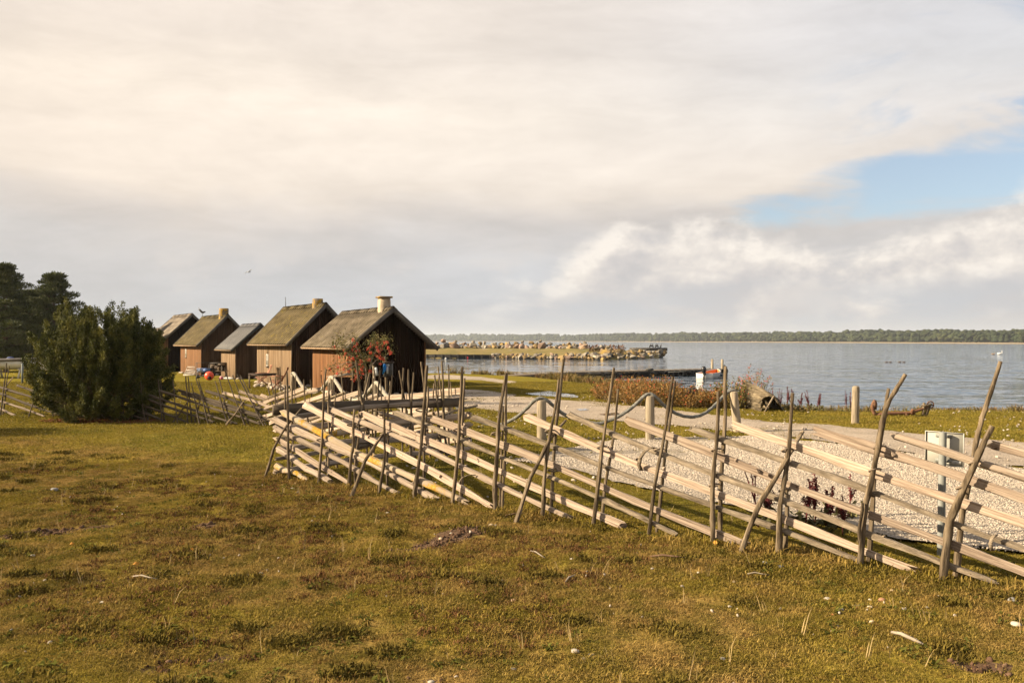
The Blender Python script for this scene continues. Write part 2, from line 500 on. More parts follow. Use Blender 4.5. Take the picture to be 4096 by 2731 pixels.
col = t.mix(t.mapr(sh, .45, .8), col, t.mix(t.noise(pos, 6, 4), (.08, .06, .035), (.17, .13, .09)))
t.l.new(col, b.inputs['Base Color']); b.inputs['Roughness'].default_value = 1.0; b.inputs['Specular IOR Level'].default_value = .0
bn = t.new('ShaderNodeBump'); bn.inputs['Distance'].default_value = .03; bn.inputs['Strength'].default_value = .9
t.l.new(t.noise(pos, 22, 5, .7), bn.inputs['Height']); t.l.new(bn.outputs[0], b.inputs['Normal'])
tag(link('ground', gme, m), 'grassy meadow of short autumn turf with bare patches', None, None, 'structure')

# ------------------------------------------------------------------ sea
m = bpy.data.materials.new('sea_water'); m.use_nodes = True; t = NT(m.node_tree)
out = t.new('ShaderNodeOutputMaterial'); b = t.new('ShaderNodeBsdfPrincipled'); t.l.new(b.outputs[0], out.inputs[0])
pos = t.new('ShaderNodeNewGeometry').outputs['Position']
b.inputs['Base Color'].default_value = (.028, .050, .080, 1); b.inputs['IOR'].default_value = 1.33
b.inputs['Roughness'].default_value = .06; b.inputs['Specular IOR Level'].default_value = .5
sp = t.new('ShaderNodeSeparateXYZ'); t.l.new(pos, sp.inputs[0])
# sheltered water behind the mole lies calmer
shel = t.math('MULTIPLY', t.mapr(t.math('SUBTRACT', sp.outputs[0], t.math('MULTIPLY', sp.outputs[1], .14)), 4, -8), t.mapr(sp.outputs[1], 170, 135))
amp = t.math('SUBTRACT', 1.0, t.math('MULTIPLY', shel, .72))
gust = t.math('ADD', .75, t.math('MULTIPLY', t.noise(t.vmath('MULTIPLY', pos, (.012, .05, 1)), 1.0, 3), .5))
def slopes(sc, scale, det, k):
    nd = t.new('ShaderNodeTexNoise'); t.l.new(t.vmath('MULTIPLY', pos, sc), nd.inputs['Vector'])
    nd.inputs['Scale'].default_value = scale; nd.inputs['Detail'].default_value = det; nd.inputs['Roughness'].default_value = .55
    v = t.vmath('SUBTRACT', nd.outputs['Color'], (.5, .5, .5))
    return t.vmath('MULTIPLY', v, (k * .55, k, 0))
sl_ = t.vmath('ADD', slopes((.13, .55, 1), 1.0, 2, .85), slopes((.9, 1.9, 1), 1.0, 3, .90))
sc_ = t.vmath('SCALE', sl_); t.put(sc_.node.inputs['Scale'], t.math('MULTIPLY', amp, gust))
nrm_ = t.vmath('NORMALIZE', t.vmath('ADD', sc_, (0, 0, 1)))
t.l.new(nrm_, b.inputs['Normal'])
sx = np.array([-9000, -600, 0, 600, 9000.]); sy = np.array([-700, 0, 300, 1500, 12000.])
SX, SY = np.meshgrid(sx, sy); ii = np.arange(25).reshape(5, 5)
sme = npmesh('sea', np.stack([SX.ravel(), SY.ravel(), np.full(25, SEA)], 1), np.stack([ii[:-1, :-1].ravel(), ii[:-1, 1:].ravel(), ii[1:, 1:].ravel(), ii[1:, :-1].ravel()], 1))
tag(link('sea', sme, m), 'rippled grey blue water of the bay', None, None, 'structure')

# ------------------------------------------------------------------ road, pebble yard, puddles
def sheet(name, pts, z, mat, label, seed, amp=.12, step=.12, kind='structure'):
    poly = []
    n = len(pts)
    for i in range(n):
        a, b = pts[i], pts[(i + 1) % n]
        k = max(1, int((b - a).length / step))
        k = min(k, 400)
        for j in range(k): poly.append(a.lerp(b, j / k))
    X = np.array([p.x for p in poly]); Y = np.array([p.y for p in poly])
    sc = np.clip(Y / 14, .8, 3)
    ox = ((fbm(X * 1.3, Y * 1.3, seed, 4) - .5) * 3.2 * amp + (fbm(X * 6, Y * 6, seed + 9, 3) - .5) * 1.4 * amp) * sc
    oy = ((fbm(X * 1.3, Y * 1.3, seed + 3, 4) - .5) * 3.2 * amp + (fbm(X * 6, Y * 6, seed + 5, 3) - .5) * 1.4 * amp) * sc
    V = [(x, y, z) for x, y in zip(X + ox, Y + oy)]
    F = tessellate_polygon([[Vector(v) for v in V]])
    F = [tuple(f) if ((V[f[1]][0] - V[f[0]][0]) * (V[f[2]][1] - V[f[0]][1]) - (V[f[1]][1] - V[f[0]][1]) * (V[f[2]][0] - V[f[0]][0])) > 0 else tuple(f[::-1]) for f in F]
    return tag(link(name, npmesh(name, V, F), mat), label, None, None, kind)
def gravel_mat(name, c1, c2, c3, vs, cells):
    m = bpy.data.materials.new(name); m.use_nodes = True; t = NT(m.node_tree)
    out = t.new('ShaderNodeOutputMaterial'); b = t.new('ShaderNodeBsdfPrincipled'); t.l.new(b.outputs[0], out.inputs[0])
    pos = t.new('ShaderNodeNewGeometry').outputs['Position']
    vo = t.new('ShaderNodeTexVoronoi'); t.l.new(pos, vo.inputs['Vector']); vo.inputs['Scale'].default_value = vs
    sepc = t.new('ShaderNodeSeparateColor'); t.l.new(vo.outputs['Color'], sepc.inputs[0])
    col = t.ramp(sepc.outputs[0], [(.0, c1), (.5, c2), (1.0, c3)])
    col = t.mix(t.mapr(vo.outputs['Distance'], .35, .75, 0, cells), col, tuple(x * .35 for x in c1))
    big = t.noise(pos, .7, 4, .6)
    col = t.mix(1.0, col, t.ramp(big, [(.3, .78), (.7, 1.12)]), 'MULTIPLY')
    t.l.new(col, b.inputs['Base Color']); b.inputs['Roughness'].default_value = .95; b.inputs['Specular IOR Level'].default_value = .15
    bn = t.new('ShaderNodeBump'); bn.inputs['Distance'].default_value = .02; bn.inputs['Strength'].default_value = .8; bn.invert = True
    t.l.new(vo.outputs['Distance'], bn.inputs['Height']); t.l.new(bn.outputs[0], b.inputs['Normal'])
    return m
M_road = gravel_mat('road_gravel', (.27, .214, .16), (.35, .285, .22), (.43, .365, .295), 34, .3)
M_peb = gravel_mat('yard_pebbles', (.23, .19, .148), (.30, .253, .202), (.37, .318, .258), 40, .3)
ROAD_PX = [(1380, 1592), (1500, 1575), (1700, 1556), (1940, 1563), (2080, 1590), (2300, 1604), (2650, 1636), (3050, 1690), (3300, 1703), (3861, 1757), (4096, 1776), (4900, 1850),
           (4900, 1960), (3900, 1850), (3061, 1740), (2806, 1715), (2447, 1687), (1979, 1646), (1858, 1632), (1600, 1600)]
YARD_PX = [(2045, 1846), (2100, 1836), (2270, 1800), (2450, 1766), (2700, 1752), (2950, 1752), (3061, 1744), (3900, 1854), (4900, 1966), (4900, 2330), (4500, 2290), (4096, 2225), (3850, 2200), (3500, 2145), (3200, 2085), (2900, 2025), (2600, 1965), (2300, 1885)]
SAND_PX = [(1690, 1507), (1760, 1500), (1850, 1505), (1990, 1518), (2080, 1532), (2010, 1536), (1930, 1524), (1800, 1519), (1690, 1516)]
road_w = [G(u, v) for u, v in ROAD_PX]; yard_w = [G(u, v) for u, v in YARD_PX]; sand_w = [G(u, v, -.02) for u, v in SAND_PX]
sheet('gravel_road', road_w, .034, M_road, 'pale sandy gravel road along the shore', 41, .13)
sheet('pebble_yard', yard_w, .042, M_peb, 'white pebble yard behind the front fence', 51, .16)
sheet('sand_track', sand_w, .02, M_road, 'sandy track near the water', 61, .10)
mw = bpy.data.materials.new('puddle_water'); mw.use_nodes = True; t = NT(mw.node_tree)
out = t.new('ShaderNodeOutputMaterial'); b = t.new('ShaderNodeBsdfPrincipled'); t.l.new(b.outputs[0], out.inputs[0])
t.l.new(t.ramp(t.noise(t.new('ShaderNodeNewGeometry').outputs['Position'], 3, 3), [(.3, (.05, .045, .04)), (.7, (.09, .08, .07))]), b.inputs['Base Color']); b.inputs['Roughness'].default_value = .04; b.inputs['IOR'].default_value = 1.33
for i, pp in enumerate([[(2096, 1577), (2200, 1567), (2300, 1584), (2312, 1594), (2230, 1590), (2130, 1583)], [(2300, 1642), (2332, 1638), (2350, 1643), (2325, 1648)], [(2400, 1662), (2470, 1654), (2490, 1660), (2430, 1668)]]):
    o = sheet('puddle', [G(u, v) for u, v in pp], .046, mw, ['large shallow puddle at the edge of the gravel road', 'small left puddle on the gravel road', 'small right puddle on the gravel road'][i], 71 + i, .05, .1)

def inside(poly, x, y):
    c = np.zeros(np.shape(x), bool); n = len(poly)
    for i in range(n):
        ax, ay, bx, by = poly[i].x, poly[i].y, poly[(i + 1) % n].x, poly[(i + 1) % n].y
        with np.errstate(divide='ignore', invalid='ignore'):
            c ^= ((ay > y) != (by > y)) & (x < (bx - ax) * (y - ay) / (by - ay) + ax)
    return c

# ------------------------------------------------------------------ weathered wood
M_rail = pmat('silvered_rail', (.105, .076, .055), (.31, .237, .18), 6.0, (.22, 9, 9), .9, 1.5, 10, rnd=.22, spec=.1, c3=(.47, .38, .30), detail=9, lo=.27, hi=.66, spots=(5, .67, (.13, .085, .055)))
M_railr = pmat('weathered_round_rail', (.125, .094, .068), (.26, .205, .158), 5.0, (.3, 8, 8), .9, 1.2, 12, rnd=.15, spec=.1, c3=(.37, .30, .235), detail=8, lo=.28, hi=.68, spots=(9, .66, (.09, .075, .055)))
M_bark = pmat('barky_rail', (.085, .066, .045), (.20, .16, .115), 9.0, (.5, 3, 3), .94, 2.0, 24, rnd=.15, spec=.08, c3=(.32, .26, .19), detail=8)
M_stake = pmat('grey_stake', (.042, .031, .020), (.118, .089, .058), 6.0, (3, 3, .5), .9, 1.0, 22, rnd=.25, spec=.1, c3=(.215, .170, .118), spots=(7, .70, (.20, .125, .03)))
M_tie = pmat('withy_tie', (.10, .075, .055), (.24, .19, .14), 8, rough=.9, rnd=.2)
# orange lichen grown over a silvered log
M_lich = pmat('lichen_rail', (.27, .21, .15), (.36, .29, .21), 2.2, (.5, 6, 6), .9, .8, 14, spec=.1)
t = NT.__new__(NT); t.t = M_lich.node_tree; t.n = t.t.nodes; t.l = t.t.links
bs = [n for n in t.n if n.type == 'BSDF_PRINCIPLED'][0]
src = bs.inputs['Base Color'].links[0].from_socket
tco = t.new('ShaderNodeTexCoord').outputs['Object']
big = t.noise(tco, 1.6, 2); det = t.noise(tco, 16, 5, .7)
f = t.mapr(t.math('ADD', t.math('MULTIPLY', big, .8), t.math('MULTIPLY', det, .5)), .66, .74)
c = t.mix(t.mapr(t.noise(tco, 30, 4, .7), .4, .6), (.30, .165, .026), (.42, .26, .045))
c = t.mix(t.mapr(t.noise(tco, 8, 4, .7), .57, .63), c, (.30, .30, .22))
t.l.new(t.mix(f, src, c), bs.inputs['Base Color'])

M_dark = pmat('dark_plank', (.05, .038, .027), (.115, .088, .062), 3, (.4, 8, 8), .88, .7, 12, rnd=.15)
class Plane:
    """a straight fence run from a to b (ground points); photo measurements are put onto its upright plane"""
    def __init__(s, a, b):
        s.a, s.b = Vector((a.x, a.y, 0)), Vector((b.x, b.y, 0))
        s.d = (s.b - s.a).normalized(); s.len = (s.b - s.a).length
        n = Vector((s.d.y, -s.d.x, 0)); s.n = n if n.y < 0 else -n        # towards the camera
    def at(s, u, v, off=0.0):
        k = (u - U0) / FPX; a = s.a + s.n * off
        tt = (k * a.y - a.x) / (s.d.x - k * s.d.y)
        p = a + s.d * tt
        return Vector((p.x, p.y, CAMZ - (v - V0) / FPX * p.y))
    def pt(s, dist, z, off=0.0):
        p = s.a + s.d * dist + s.n * off
        return Vector((p.x, p.y, z))
    def s_of(s, p): return (Vector((p.x, p.y, 0)) - s.a).dot(s.d)

def rail_part(fence, p0, p1, r, kind, n_dir):
    """one rail: its own mesh, lying along its own x axis"""
    p0, p1 = Vector(p0), Vector(p1)
    L = (p1 - p0).length
    x = (p1 - p0) / L
    y = (-n_dir - x * (-n_dir).dot(x)).normalized(); z = x.cross(y)
    r *= .75
    rings = max(8, int(L / .22)); nseg = 12
    V, F = [], []
    g = np.random.default_rng(random.randrange(1 << 30))
    bz, by, ph = g.uniform(-.04, .04), g.uniform(-.03, .03), g.uniform(0, 6)
    base = []
    for k in range(nseg):
        th = 2 * math.pi * k / nseg
        cy, cz = math.cos(th), math.sin(th)
        if kind == 'split':                      # riven half log: flat face to the camera
            cy = max(cy, -.35) + .1; cz *= 1.12
        elif kind == 'shelf':                    # flat underside, bark on top
            cz = max(cz, -.35); cy *= 1.15; cz *= .95
        base.append([cy * (1 + g.uniform(-.1, .1)), cz * (1 + g.uniform(-.1, .1))])
    knots = g.uniform(0, L, 3)
    for i in range(rings):
        s = i / (rings - 1)
        rr = r * (1.08 - .26 * s + .08 * math.sin(9 * s + ph) + .08 * math.sin(23 * s + 2 * ph)) * (1 + g.uniform(-.10, .10))
        for kn in knots: rr *= 1 + .12 * math.exp(-((s * L - kn) / .12) ** 2)
        oy = by * math.sin(math.pi * s) + .012 * math.sin(5 * s + ph); oz = bz * math.sin(math.pi * s) + .016 * math.sin(8 * s + 2 * ph)
        for cy, cz in base:
            V.append((s * L + (g.uniform(-.07, .07) if i in (0, rings - 1) else 0), oy + cy * rr + g.uniform(-.005, .005), oz + cz * rr + g.uniform(-.006, .006)))
    for i in range(rings - 1):
        for k in range(nseg):
            k2 = (k + 1) % nseg
            F.append((i * nseg + k, (i + 1) * nseg + k, (i + 1) * nseg + k2, i * nseg + k2))
    F.append(tuple(range(nseg))); F.append(tuple((rings - 1) * nseg + k for k in range(nseg - 1, -1, -1)))
    for _ in range(int(g.integers(1, 4))):            # knots and torn branch stubs
        s = g.uniform(.05, .95); th = g.uniform(.2, 2.9); k0 = len(V); q = np.array([s * L, 0, 0]); dr = np.array([g.uniform(-.8, .8), math.cos(th) * .8, math.sin(th)])
        ln_ = g.uniform(.02, .055); a_ = np.array([1, 0, 0]); b_2 = np.cross(dr, a_); b_2 /= np.linalg.norm(b_2); b_1 = np.cross(b_2, dr)
        for kk in range(5):
            an_ = kk * 1.2566; V.append(tuple(q + dr * r * .75 + (b_1 * math.cos(an_) + b_2 * math.sin(an_)) * .026))
        V.append(tuple(q + dr * (r * .95 + ln_)))
        for kk in range(5): F.append((k0 + kk, k0 + (kk + 1) % 5, k0 + 5))
    me = npmesh('rail', V, F, True); me.set_sharp_from_angle(angle=R(34))
    mat = {'split': M_rail, 'round': M_railr, 'shelf': M_bark, 'lichen': M_lich, 'dark': M_dark}[kind]
    o = link('rail', me, mat, fence, p0 - fence.location)
    o.rotation_euler = Matrix((x, y, z)).transposed().to_euler()
    return o
def stake_part(fence, pts, r, name='stake', mat=None):
    """a rough pole through the given points; its own mesh with its foot at the object's origin"""
    pts = [Vector(p) for p in pts]
    Q = []
    for i in range(len(pts) - 1):
        k = 9 if len(pts) < 3 else 5
        for j in range(k): Q.append(pts[i].lerp(pts[i + 1], j / k))
    Q.append(pts[-1])
    m = len(Q)
    ph = random.uniform(0, 6)
    side = (pts[-1] - pts[0]).cross(Vector((0, 0, 1)))
    side = side.normalized() if side.length > .01 else Vector((1, 0, 0))
    fw = side.cross((pts[-1] - pts[0]).normalized())
    for i in range(1, m - 1):
        s = i / (m - 1)
        Q[i] = Q[i] + side * (.012 * math.sin(5.3 * s + ph)) + fw * (.016 * math.sin(6.1 * s + 2 * ph) * math.sin(math.pi * s))
    rad = [r * .76 * (1.15 - .45 * i / (m - 1)) * random.uniform(.86, 1.12) for i in range(m)]
    for _ in range(3):
        rad[random.randrange(1, m - 1)] *= 1.14
    mb = MB(); o0 = pts[0]
    mb.tube([q - o0 for q in Q], rad, 7, .13)
    me = npmesh(name, mb.V, mb.F, True); me.set_sharp_from_angle(angle=R(50))
    return link(name, me, mat or M_stake, fence, o0 - fence.location)
def tie_part(fence, c, rx, rz, d, n):
    mb = MB(); c = Vector(c)
    pts = [Vector((d * (rx * math.cos(a)) + n * (rx * 2.3 * math.sin(a)))) + Vector((0, 0, rz * .4 * math.sin(a + .7))) for a in np.linspace(0, 6.0, 12)]
    mb.tube(pts, [.011] * 12, 5, .15)
    return link('withy_tie', npmesh('withy_tie', mb.V, mb.F, True), M_tie, fence, c - fence.location)
def footed(plane, u, vt, ub, off, depth=.06, mid=None, vb=None):
    """stake whose foot stands on the ground at column ub and whose tip is seen at (u, vt)"""
    f = plane.at(ub, 1800, off); f.z = gzs(f.x, f.y) - depth
    tip = plane.at(u, vt, off)
    if mid:
        return [f] + [plane.at(a, b_, off) for a, b_ in mid] + [tip]
    return [f, tip]

# front run
PL1 = Plane(FA, FB)
fence1 = thing('roundpole_fence', (FA.x, FA.y, 0), 'front roundpole fence run with slanting silvered rails across the meadow', 'fence', 'roundpole fence runs')
rails1 = [((1113, 1866), (1225, 1915), .062, 'lichen'), ((1113, 1800), (1325, 1929), .066, 'round'), ((1111, 1762), (1390, 1937), .052, 'split'), ((1101, 1709), (1588, 1983), .058, 'round'),
    ((1099, 1674), (1757, 2013), .062, 'round'), ((1132, 1655), (1868, 2026), .068, 'lichen'), ((1218, 1623), (1976, 2050), .062, 'split'), ((1327, 1636), (2284, 2080), .056, 'round'),
    ((1448, 1651), (2490, 2099), .060, 'split'), ((1589, 1659), (2702, 2133), .056, 'shelf'), ((1729, 1667), (2994, 2186), .056, 'split'), ((1889, 1675), (3428, 2243), .054, 'shelf'),
    ((2106, 1671), (3648, 2274), .056, 'split'), ((2284, 1664), (3976, 2322), .058, 'shelf'), ((2510, 1687), (4096, 2293, 0), .052, 'split'), ((2768, 1713), (4096, 2188, 0), .058, 'shelf'),
    ((2934, 1705), (4096, 2108, 0), .052, 'split'), ((3265, 1720), (4096, 2010, 0), .054, 'split'), ((3565, 1745), (4096, 1908, 0), .047, 'round'), ((3980, 1780), (4096, 1812, 0), .05, 'split')]
for (u0, v0), e, r, kd in rails1:
    p0 = PL1.at(u0, v0)
    if e and len(e) == 3:                              # runs on past the picture's edge at the same slant
        q = PL1.at(*e[:2]); p1 = p0 + (q - p0) * min((p0.z - .05) / (p0.z - q.z), 5.2 / (q - p0).length)
    elif e: p1 = PL1.at(*e); p1.z = max(p1.z, r * .6)
    else:
        s0 = PL1.s_of(p0); Lr = 5.0; p1 = PL1.pt(s0 + Lr, max(.04, p0.z - .262 * Lr))
    jit = random.uniform(-.012, .012)
    rail_part(fence1, p0 + PL1.n * jit, p1 + PL1.n * jit, r, kd, PL1.n)
for s0 in (11.3, 12.1, 12.9):                          # the run goes on past the picture's edge
    rail_part(fence1, PL1.pt(s0, 1.27), PL1.pt(s0 + 4.8, .05), .052, 'split', PL1.n)
OFF = .085
st1 = [ # tip, foot column, front/back, radius, middle points
    (1147, 1487, 1157, 1, .030, None), (1141, 1540, 1150, -1, .026, None), (1304, 1476, 1272, 1, .028, [(1288, 1720)]), (1318, 1530, 1310, -1, .026, None),
    (1418, 1637, 1392, 1, .032, [(1402, 1830), (1414, 1760)]), (1436, 1690, 1420, -1, .030, None), (1538, 1636, 1517, 1, .030, [(1532, 1870), (1536, 1790)]), (1556, 1700, 1545, -1, .024, None),
    (1708, 1462, 1654, 1, .036, [(1682, 1780), (1700, 1600)]), (1713, 1545, 1690, -1, .026, None), (1850, 1467, 1809, 1, .034, [(1830, 1800), (1843, 1620)]), (1858, 1512, 1842, -1, .028, None),
    (2026, 1490, 1979, 1, .038, [(1976, 1930), (1990, 1780), (2004, 1640)]), (2029, 1482, 2008, -1, .026, None), (2012, 1622, 2000, -1, .022, None),
    (2235, 1519, 2166, 1, .032, [(2178, 1950), (2205, 1730)]), (2255, 1437, 2200, -1, .030, [(2225, 1700)]),
    (2456, 1470, 2369, 1, .034, [(2388, 1950), (2420, 1750)]), (2472, 1557, 2405, -1, .026, None), (2692, 1506, 2592, 1, .030, [(2620, 1950), (2655, 1740)]), (2701, 1523, 2622, -1, .026, None),
    (2872, 1565, 2848, 1, .034, [(2852, 2000), (2870, 1780)]), (2903, 1465, 2880, -1, .032, [(2886, 1900), (2898, 1640)]), (3171, 1572, 3117, 1, .036, [(3126, 2010), (3150, 1790)]), (3150, 1760, 3140, -1, .032, None),
    (3622, 1496, 3440, 1, .036, [(3453, 2040), (3490, 1880), (3545, 1640), (3575, 1580)]), (3555, 1553, 3470, -1, .028, [(3505, 1860), (3525, 1690)]),
    (3970, 1703, 3769, 1, .046, [(3800, 2080), (3850, 1940), (3905, 1840)]), (4002, 1445, 3820, -1, .036, [(3845, 2040), (3900, 1800), (3945, 1640)])]
for u, v, ub, sgn, r, mid in st1:
    if mid and sgn < 0: pass
    stake_part(fence1, footed(PL1, u, v, ub, OFF * sgn, mid=mid), r)
for s0 in (10.75, 11.6, 12.5, 13.4):
    for sg in (1, -1):
        p = PL1.pt(s0, -.06, OFF * sg); q = PL1.pt(s0 + .45, 1.55, OFF * sg); stake_part(fence1, [p, q], .032)
stake_part(fence1, [PL1.at(3440, 2243, OFF + .06), PL1.at(3450, 2010, OFF + .05)], .026)
# braces lean against the run from the camera's side and stick out behind
for (bu, bv), (tu, tv), (eu, ev), r in (((1054, 1912), (1149, 1703), (1209, 1628), .028), ((1400, 1990), (1530, 1737), (1552, 1690), .034), ((2059, 2090), (2197, 1762), (2264, 1680), .034), ((2959, 2214), (3140, 1838), (3212, 1725), .036)):
    f = G(bu, bv); f.z = gzs(f.x, f.y) - .05
    tp = PL1.at(tu, tv, .10); k = PL1.at(eu, ev, -.28)
    mid = f.lerp(tp, .55) - Vector((.05, 0, 0)) + Vector((0, 0, .03))
    stake_part(fence1, [f, mid, tp, k], r, 'brace')
for u, v in ((1412, 1700), (1545, 1740), (1686, 1640), (1836, 1720), (1990, 1735), (2205, 1725), (2215, 1880), (2412, 1790), (2640, 1800), (2868, 1800), (2860, 1940), (3150, 1800), (3140, 1960), (3500, 1880), (3520, 1790), (3850, 1950), (3900, 1850), (1160, 1720), (1290, 1760)):
    c = PL1.at(u, v, 0); tie_part(fence1, c, .05, .07, PL1.d, PL1.n)

# peeled bark hanging in curls from two rails, and a hollow log end
def curl(cpx, pts_px, wd, off):
    c = PL1.at(*cpx, off); mb = MB(); Q = [PL1.at(u, v, off + .05 * math.sin(k * .9)) for k, (u, v) in enumerate(pts_px)]
    V, F = [], []
    for q in Q:
        V += [q - PL1.d * wd * .5 - c, q + PL1.d * wd * .5 - c]
    for k in range(len(Q) - 1): F.append((2 * k, 2 * k + 1, 2 * k + 3, 2 * k + 2))
    o = link('bark_curl', npmesh('bark_curl', V, F, True), M_bark, fence1, c - fence1.location); sm = o.modifiers.new('thick', 'SOLIDIFY'); sm.thickness = .012
curl((2560, 1830), ((2625, 1795), (2602, 1790), (2578, 1806), (2562, 1830), (2556, 1858), (2566, 1880)), .05, .09)
curl((1850, 1930), ((1900, 1901), (1876, 1900), (1852, 1908), (1840, 1922), (1842, 1934)), .03, .07)
curl((3800, 2120), ((3985, 2140), (3970, 2150), (3962, 2175), (3968, 2200)), .03, .07)
# cross run, in the shade, from the corner back to the right
CX, EX = G(1146, 1902), G(1850, 1818)
PL2 = Plane(CX, EX)
fence2 = thing('roundpole_fence', (CX.x, CX.y, 0), 'short shaded fence run with a dark plank on top behind the front corner', 'fence', 'roundpole fence runs')
p0, p1 = PL2.at(1092, 1640), PL2.at(1852, 1605)
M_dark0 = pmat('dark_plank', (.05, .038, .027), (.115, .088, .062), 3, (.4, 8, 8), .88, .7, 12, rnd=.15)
mb = MB(); L = (p1 - p0).length
nn = 14
V = []; F = []
for i in range(nn + 1):
    s = i / nn
    for dy, dz in ((-.03, -.085), (.03, -.085), (.03, .085), (-.03, .085)):
        V.append((s * L, dy + .012 * math.sin(5 * s), dz * (1 + .08 * math.sin(9 * s)) + .02 * math.sin(4.1 * s)))
for i in range(nn):
    for k in range(4):
        F.append((4 * i + k, 4 * i + 4 + k, 4 * i + 4 + (k + 1) % 4, 4 * i + (k + 1) % 4))
F += [(0, 1, 2, 3), (4 * nn + 3, 4 * nn + 2, 4 * nn + 1, 4 * nn)]
o = link('rail', npmesh('rail', V, F), M_dark, fence2, p0 - fence2.location)
x = (p1 - p0).normalized(); y = -PL2.n; o.rotation_euler = Matrix((x, y, x.cross(y))).transposed().to_euler()
tag(o, 'dark broad plank on top of the shaded run')
zs = [.98, .80, .64, .47, .30, .12]
for i, z in enumerate(zs):
    a = PL2.pt(-.16 + random.uniform(-.05, .03), z + random.uniform(-.02, .02)); bq = PL2.pt(PL2.len + random.uniform(.05, .25), max(.08, z + (.16, -.02, .12, -.05, .10, .0)[i]))
    rail_part(fence2, a, bq, .058 + .008 * (i % 2), ('round', 'split', 'lichen', 'round', 'shelf', 'round')[i], PL2.n)
for i, (s0, z0, s1, z1) in enumerate([(1.9, .93, 4.0, .55), (2.3, .62, 4.2, .95), (.8, .2, 3.0, .55), (2.6, .3, 4.1, .12)]):
    rail_part(fence2, PL2.pt(s0, z0, -.03), PL2.pt(s1, z1, -.03), .05, 'shelf' if i % 2 else 'round', PL2.n)
for u, v, ub, sg, r in ((1435, 1520, 1430, -1, .026), (1424, 1442, 1496, 1, .034), (1478, 1495, 1392, 1, .032), (1463, 1504, 1470, -1, .026), (1492, 1512, 1489, -1, .024), (1522, 1479, 1486, -1, .028), (1561, 1524, 1546, 1, .026),
                        (1596, 1482, 1664, -1, .030), (1614, 1471, 1606, -1, .026), (1633, 1477, 1656, -1, .028), (1655, 1489, 1638, 1, .030), (1684, 1447, 1722, -1, .030),
                        (1752, 1467, 1792, -1, .026), (1767, 1443, 1786, 1, .032), (1793, 1458, 1797, -1, .024), (1739, 1500, 1768, 1, .028), (1172, 1505, 1166, -1, .024), (1310, 1530, 1350, -1, .024), (1345, 1570, 1300, 1, .024)):
    stake_part(fence2, footed(PL2, u, v, ub, .09 * sg), r)

# run going back from there towards the huts
JX = G(1070, 1704)
PL3 = Plane(EX, JX)
fence3 = thing('roundpole_fence', (EX.x, EX.y, 0), 'sunlit fence run with pale rails going back towards the huts', 'fence', 'roundpole fence runs')
rail_part(fence3, PL3.at(1850, 1566), PL3.at(1500, 1603), .085, 'split', PL3.n)
for i in range(12):
    s0 = -.2 + i * .62; z0 = 1.10 - (.02 * (i % 3))
    if i < 4: z0 -= .12 * (4 - i) * .6
    Lr = min(4.2, PL3.len + .6 - s0); z1 = max(.06, z0 - .24 * Lr)
    if Lr > .8: rail_part(fence3, PL3.pt(s0, z0), PL3.pt(s0 + Lr, z1), .056, ('split', 'round', 'split', 'shelf')[i % 4], PL3.n)
for k in range(2): rail_part(fence3, PL3.pt(-.2, .62 - .3 * k), PL3.pt(2.6 - k, .1), .06, 'split', PL3.n)
for i, s0 in enumerate(np.arange(.1, PL3.len, .8)):
    for sg in (1, -1):
        stake_part(fence3, [PL3.pt(s0, -.05, .08 * sg), PL3.pt(s0 + random.uniform(-.12, .3), random.uniform(1.28, 1.62), .08 * sg)], .023)

# left run, shade put into its dark pole colour, poles leaning to the left
LX = G(236, 1672); LX2 = LX + (LX - JX) * 1.7
PL4 = Plane(JX, LX2)
fence4 = thing('roundpole_fence', (JX.x, JX.y, 0), 'long left fence run with leaning poles coloured dark for shade behind the juniper', 'fence', 'roundpole fence runs')
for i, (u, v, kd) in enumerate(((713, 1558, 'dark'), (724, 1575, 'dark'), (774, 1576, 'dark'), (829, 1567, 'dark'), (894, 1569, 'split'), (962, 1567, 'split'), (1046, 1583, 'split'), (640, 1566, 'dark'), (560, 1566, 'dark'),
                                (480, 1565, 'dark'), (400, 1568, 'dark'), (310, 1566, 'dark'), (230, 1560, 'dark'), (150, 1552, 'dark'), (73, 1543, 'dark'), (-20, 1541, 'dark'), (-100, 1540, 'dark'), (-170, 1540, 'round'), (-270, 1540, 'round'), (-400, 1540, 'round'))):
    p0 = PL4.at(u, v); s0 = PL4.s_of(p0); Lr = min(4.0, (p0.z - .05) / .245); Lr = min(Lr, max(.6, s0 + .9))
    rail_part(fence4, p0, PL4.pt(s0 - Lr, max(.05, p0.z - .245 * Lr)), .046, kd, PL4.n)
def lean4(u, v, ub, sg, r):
    stake_part(fence4, footed(PL4, u, v, ub, .09 * sg), r * 1.15, 'stake', M_dark)  # dark wood colour stands in for the shade on these stakes
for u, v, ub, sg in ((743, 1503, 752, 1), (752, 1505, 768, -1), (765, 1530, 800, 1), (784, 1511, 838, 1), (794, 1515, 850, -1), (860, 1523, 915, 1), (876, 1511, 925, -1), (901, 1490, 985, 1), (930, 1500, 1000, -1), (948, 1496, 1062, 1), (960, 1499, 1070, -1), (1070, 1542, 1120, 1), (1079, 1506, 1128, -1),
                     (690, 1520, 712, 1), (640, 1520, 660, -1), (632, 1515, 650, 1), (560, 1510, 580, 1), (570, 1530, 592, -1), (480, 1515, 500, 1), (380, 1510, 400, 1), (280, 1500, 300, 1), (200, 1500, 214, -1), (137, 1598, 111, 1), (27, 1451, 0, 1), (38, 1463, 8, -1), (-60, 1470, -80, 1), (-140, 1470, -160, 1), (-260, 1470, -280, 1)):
    lean4(u, v, ub, sg, .022)
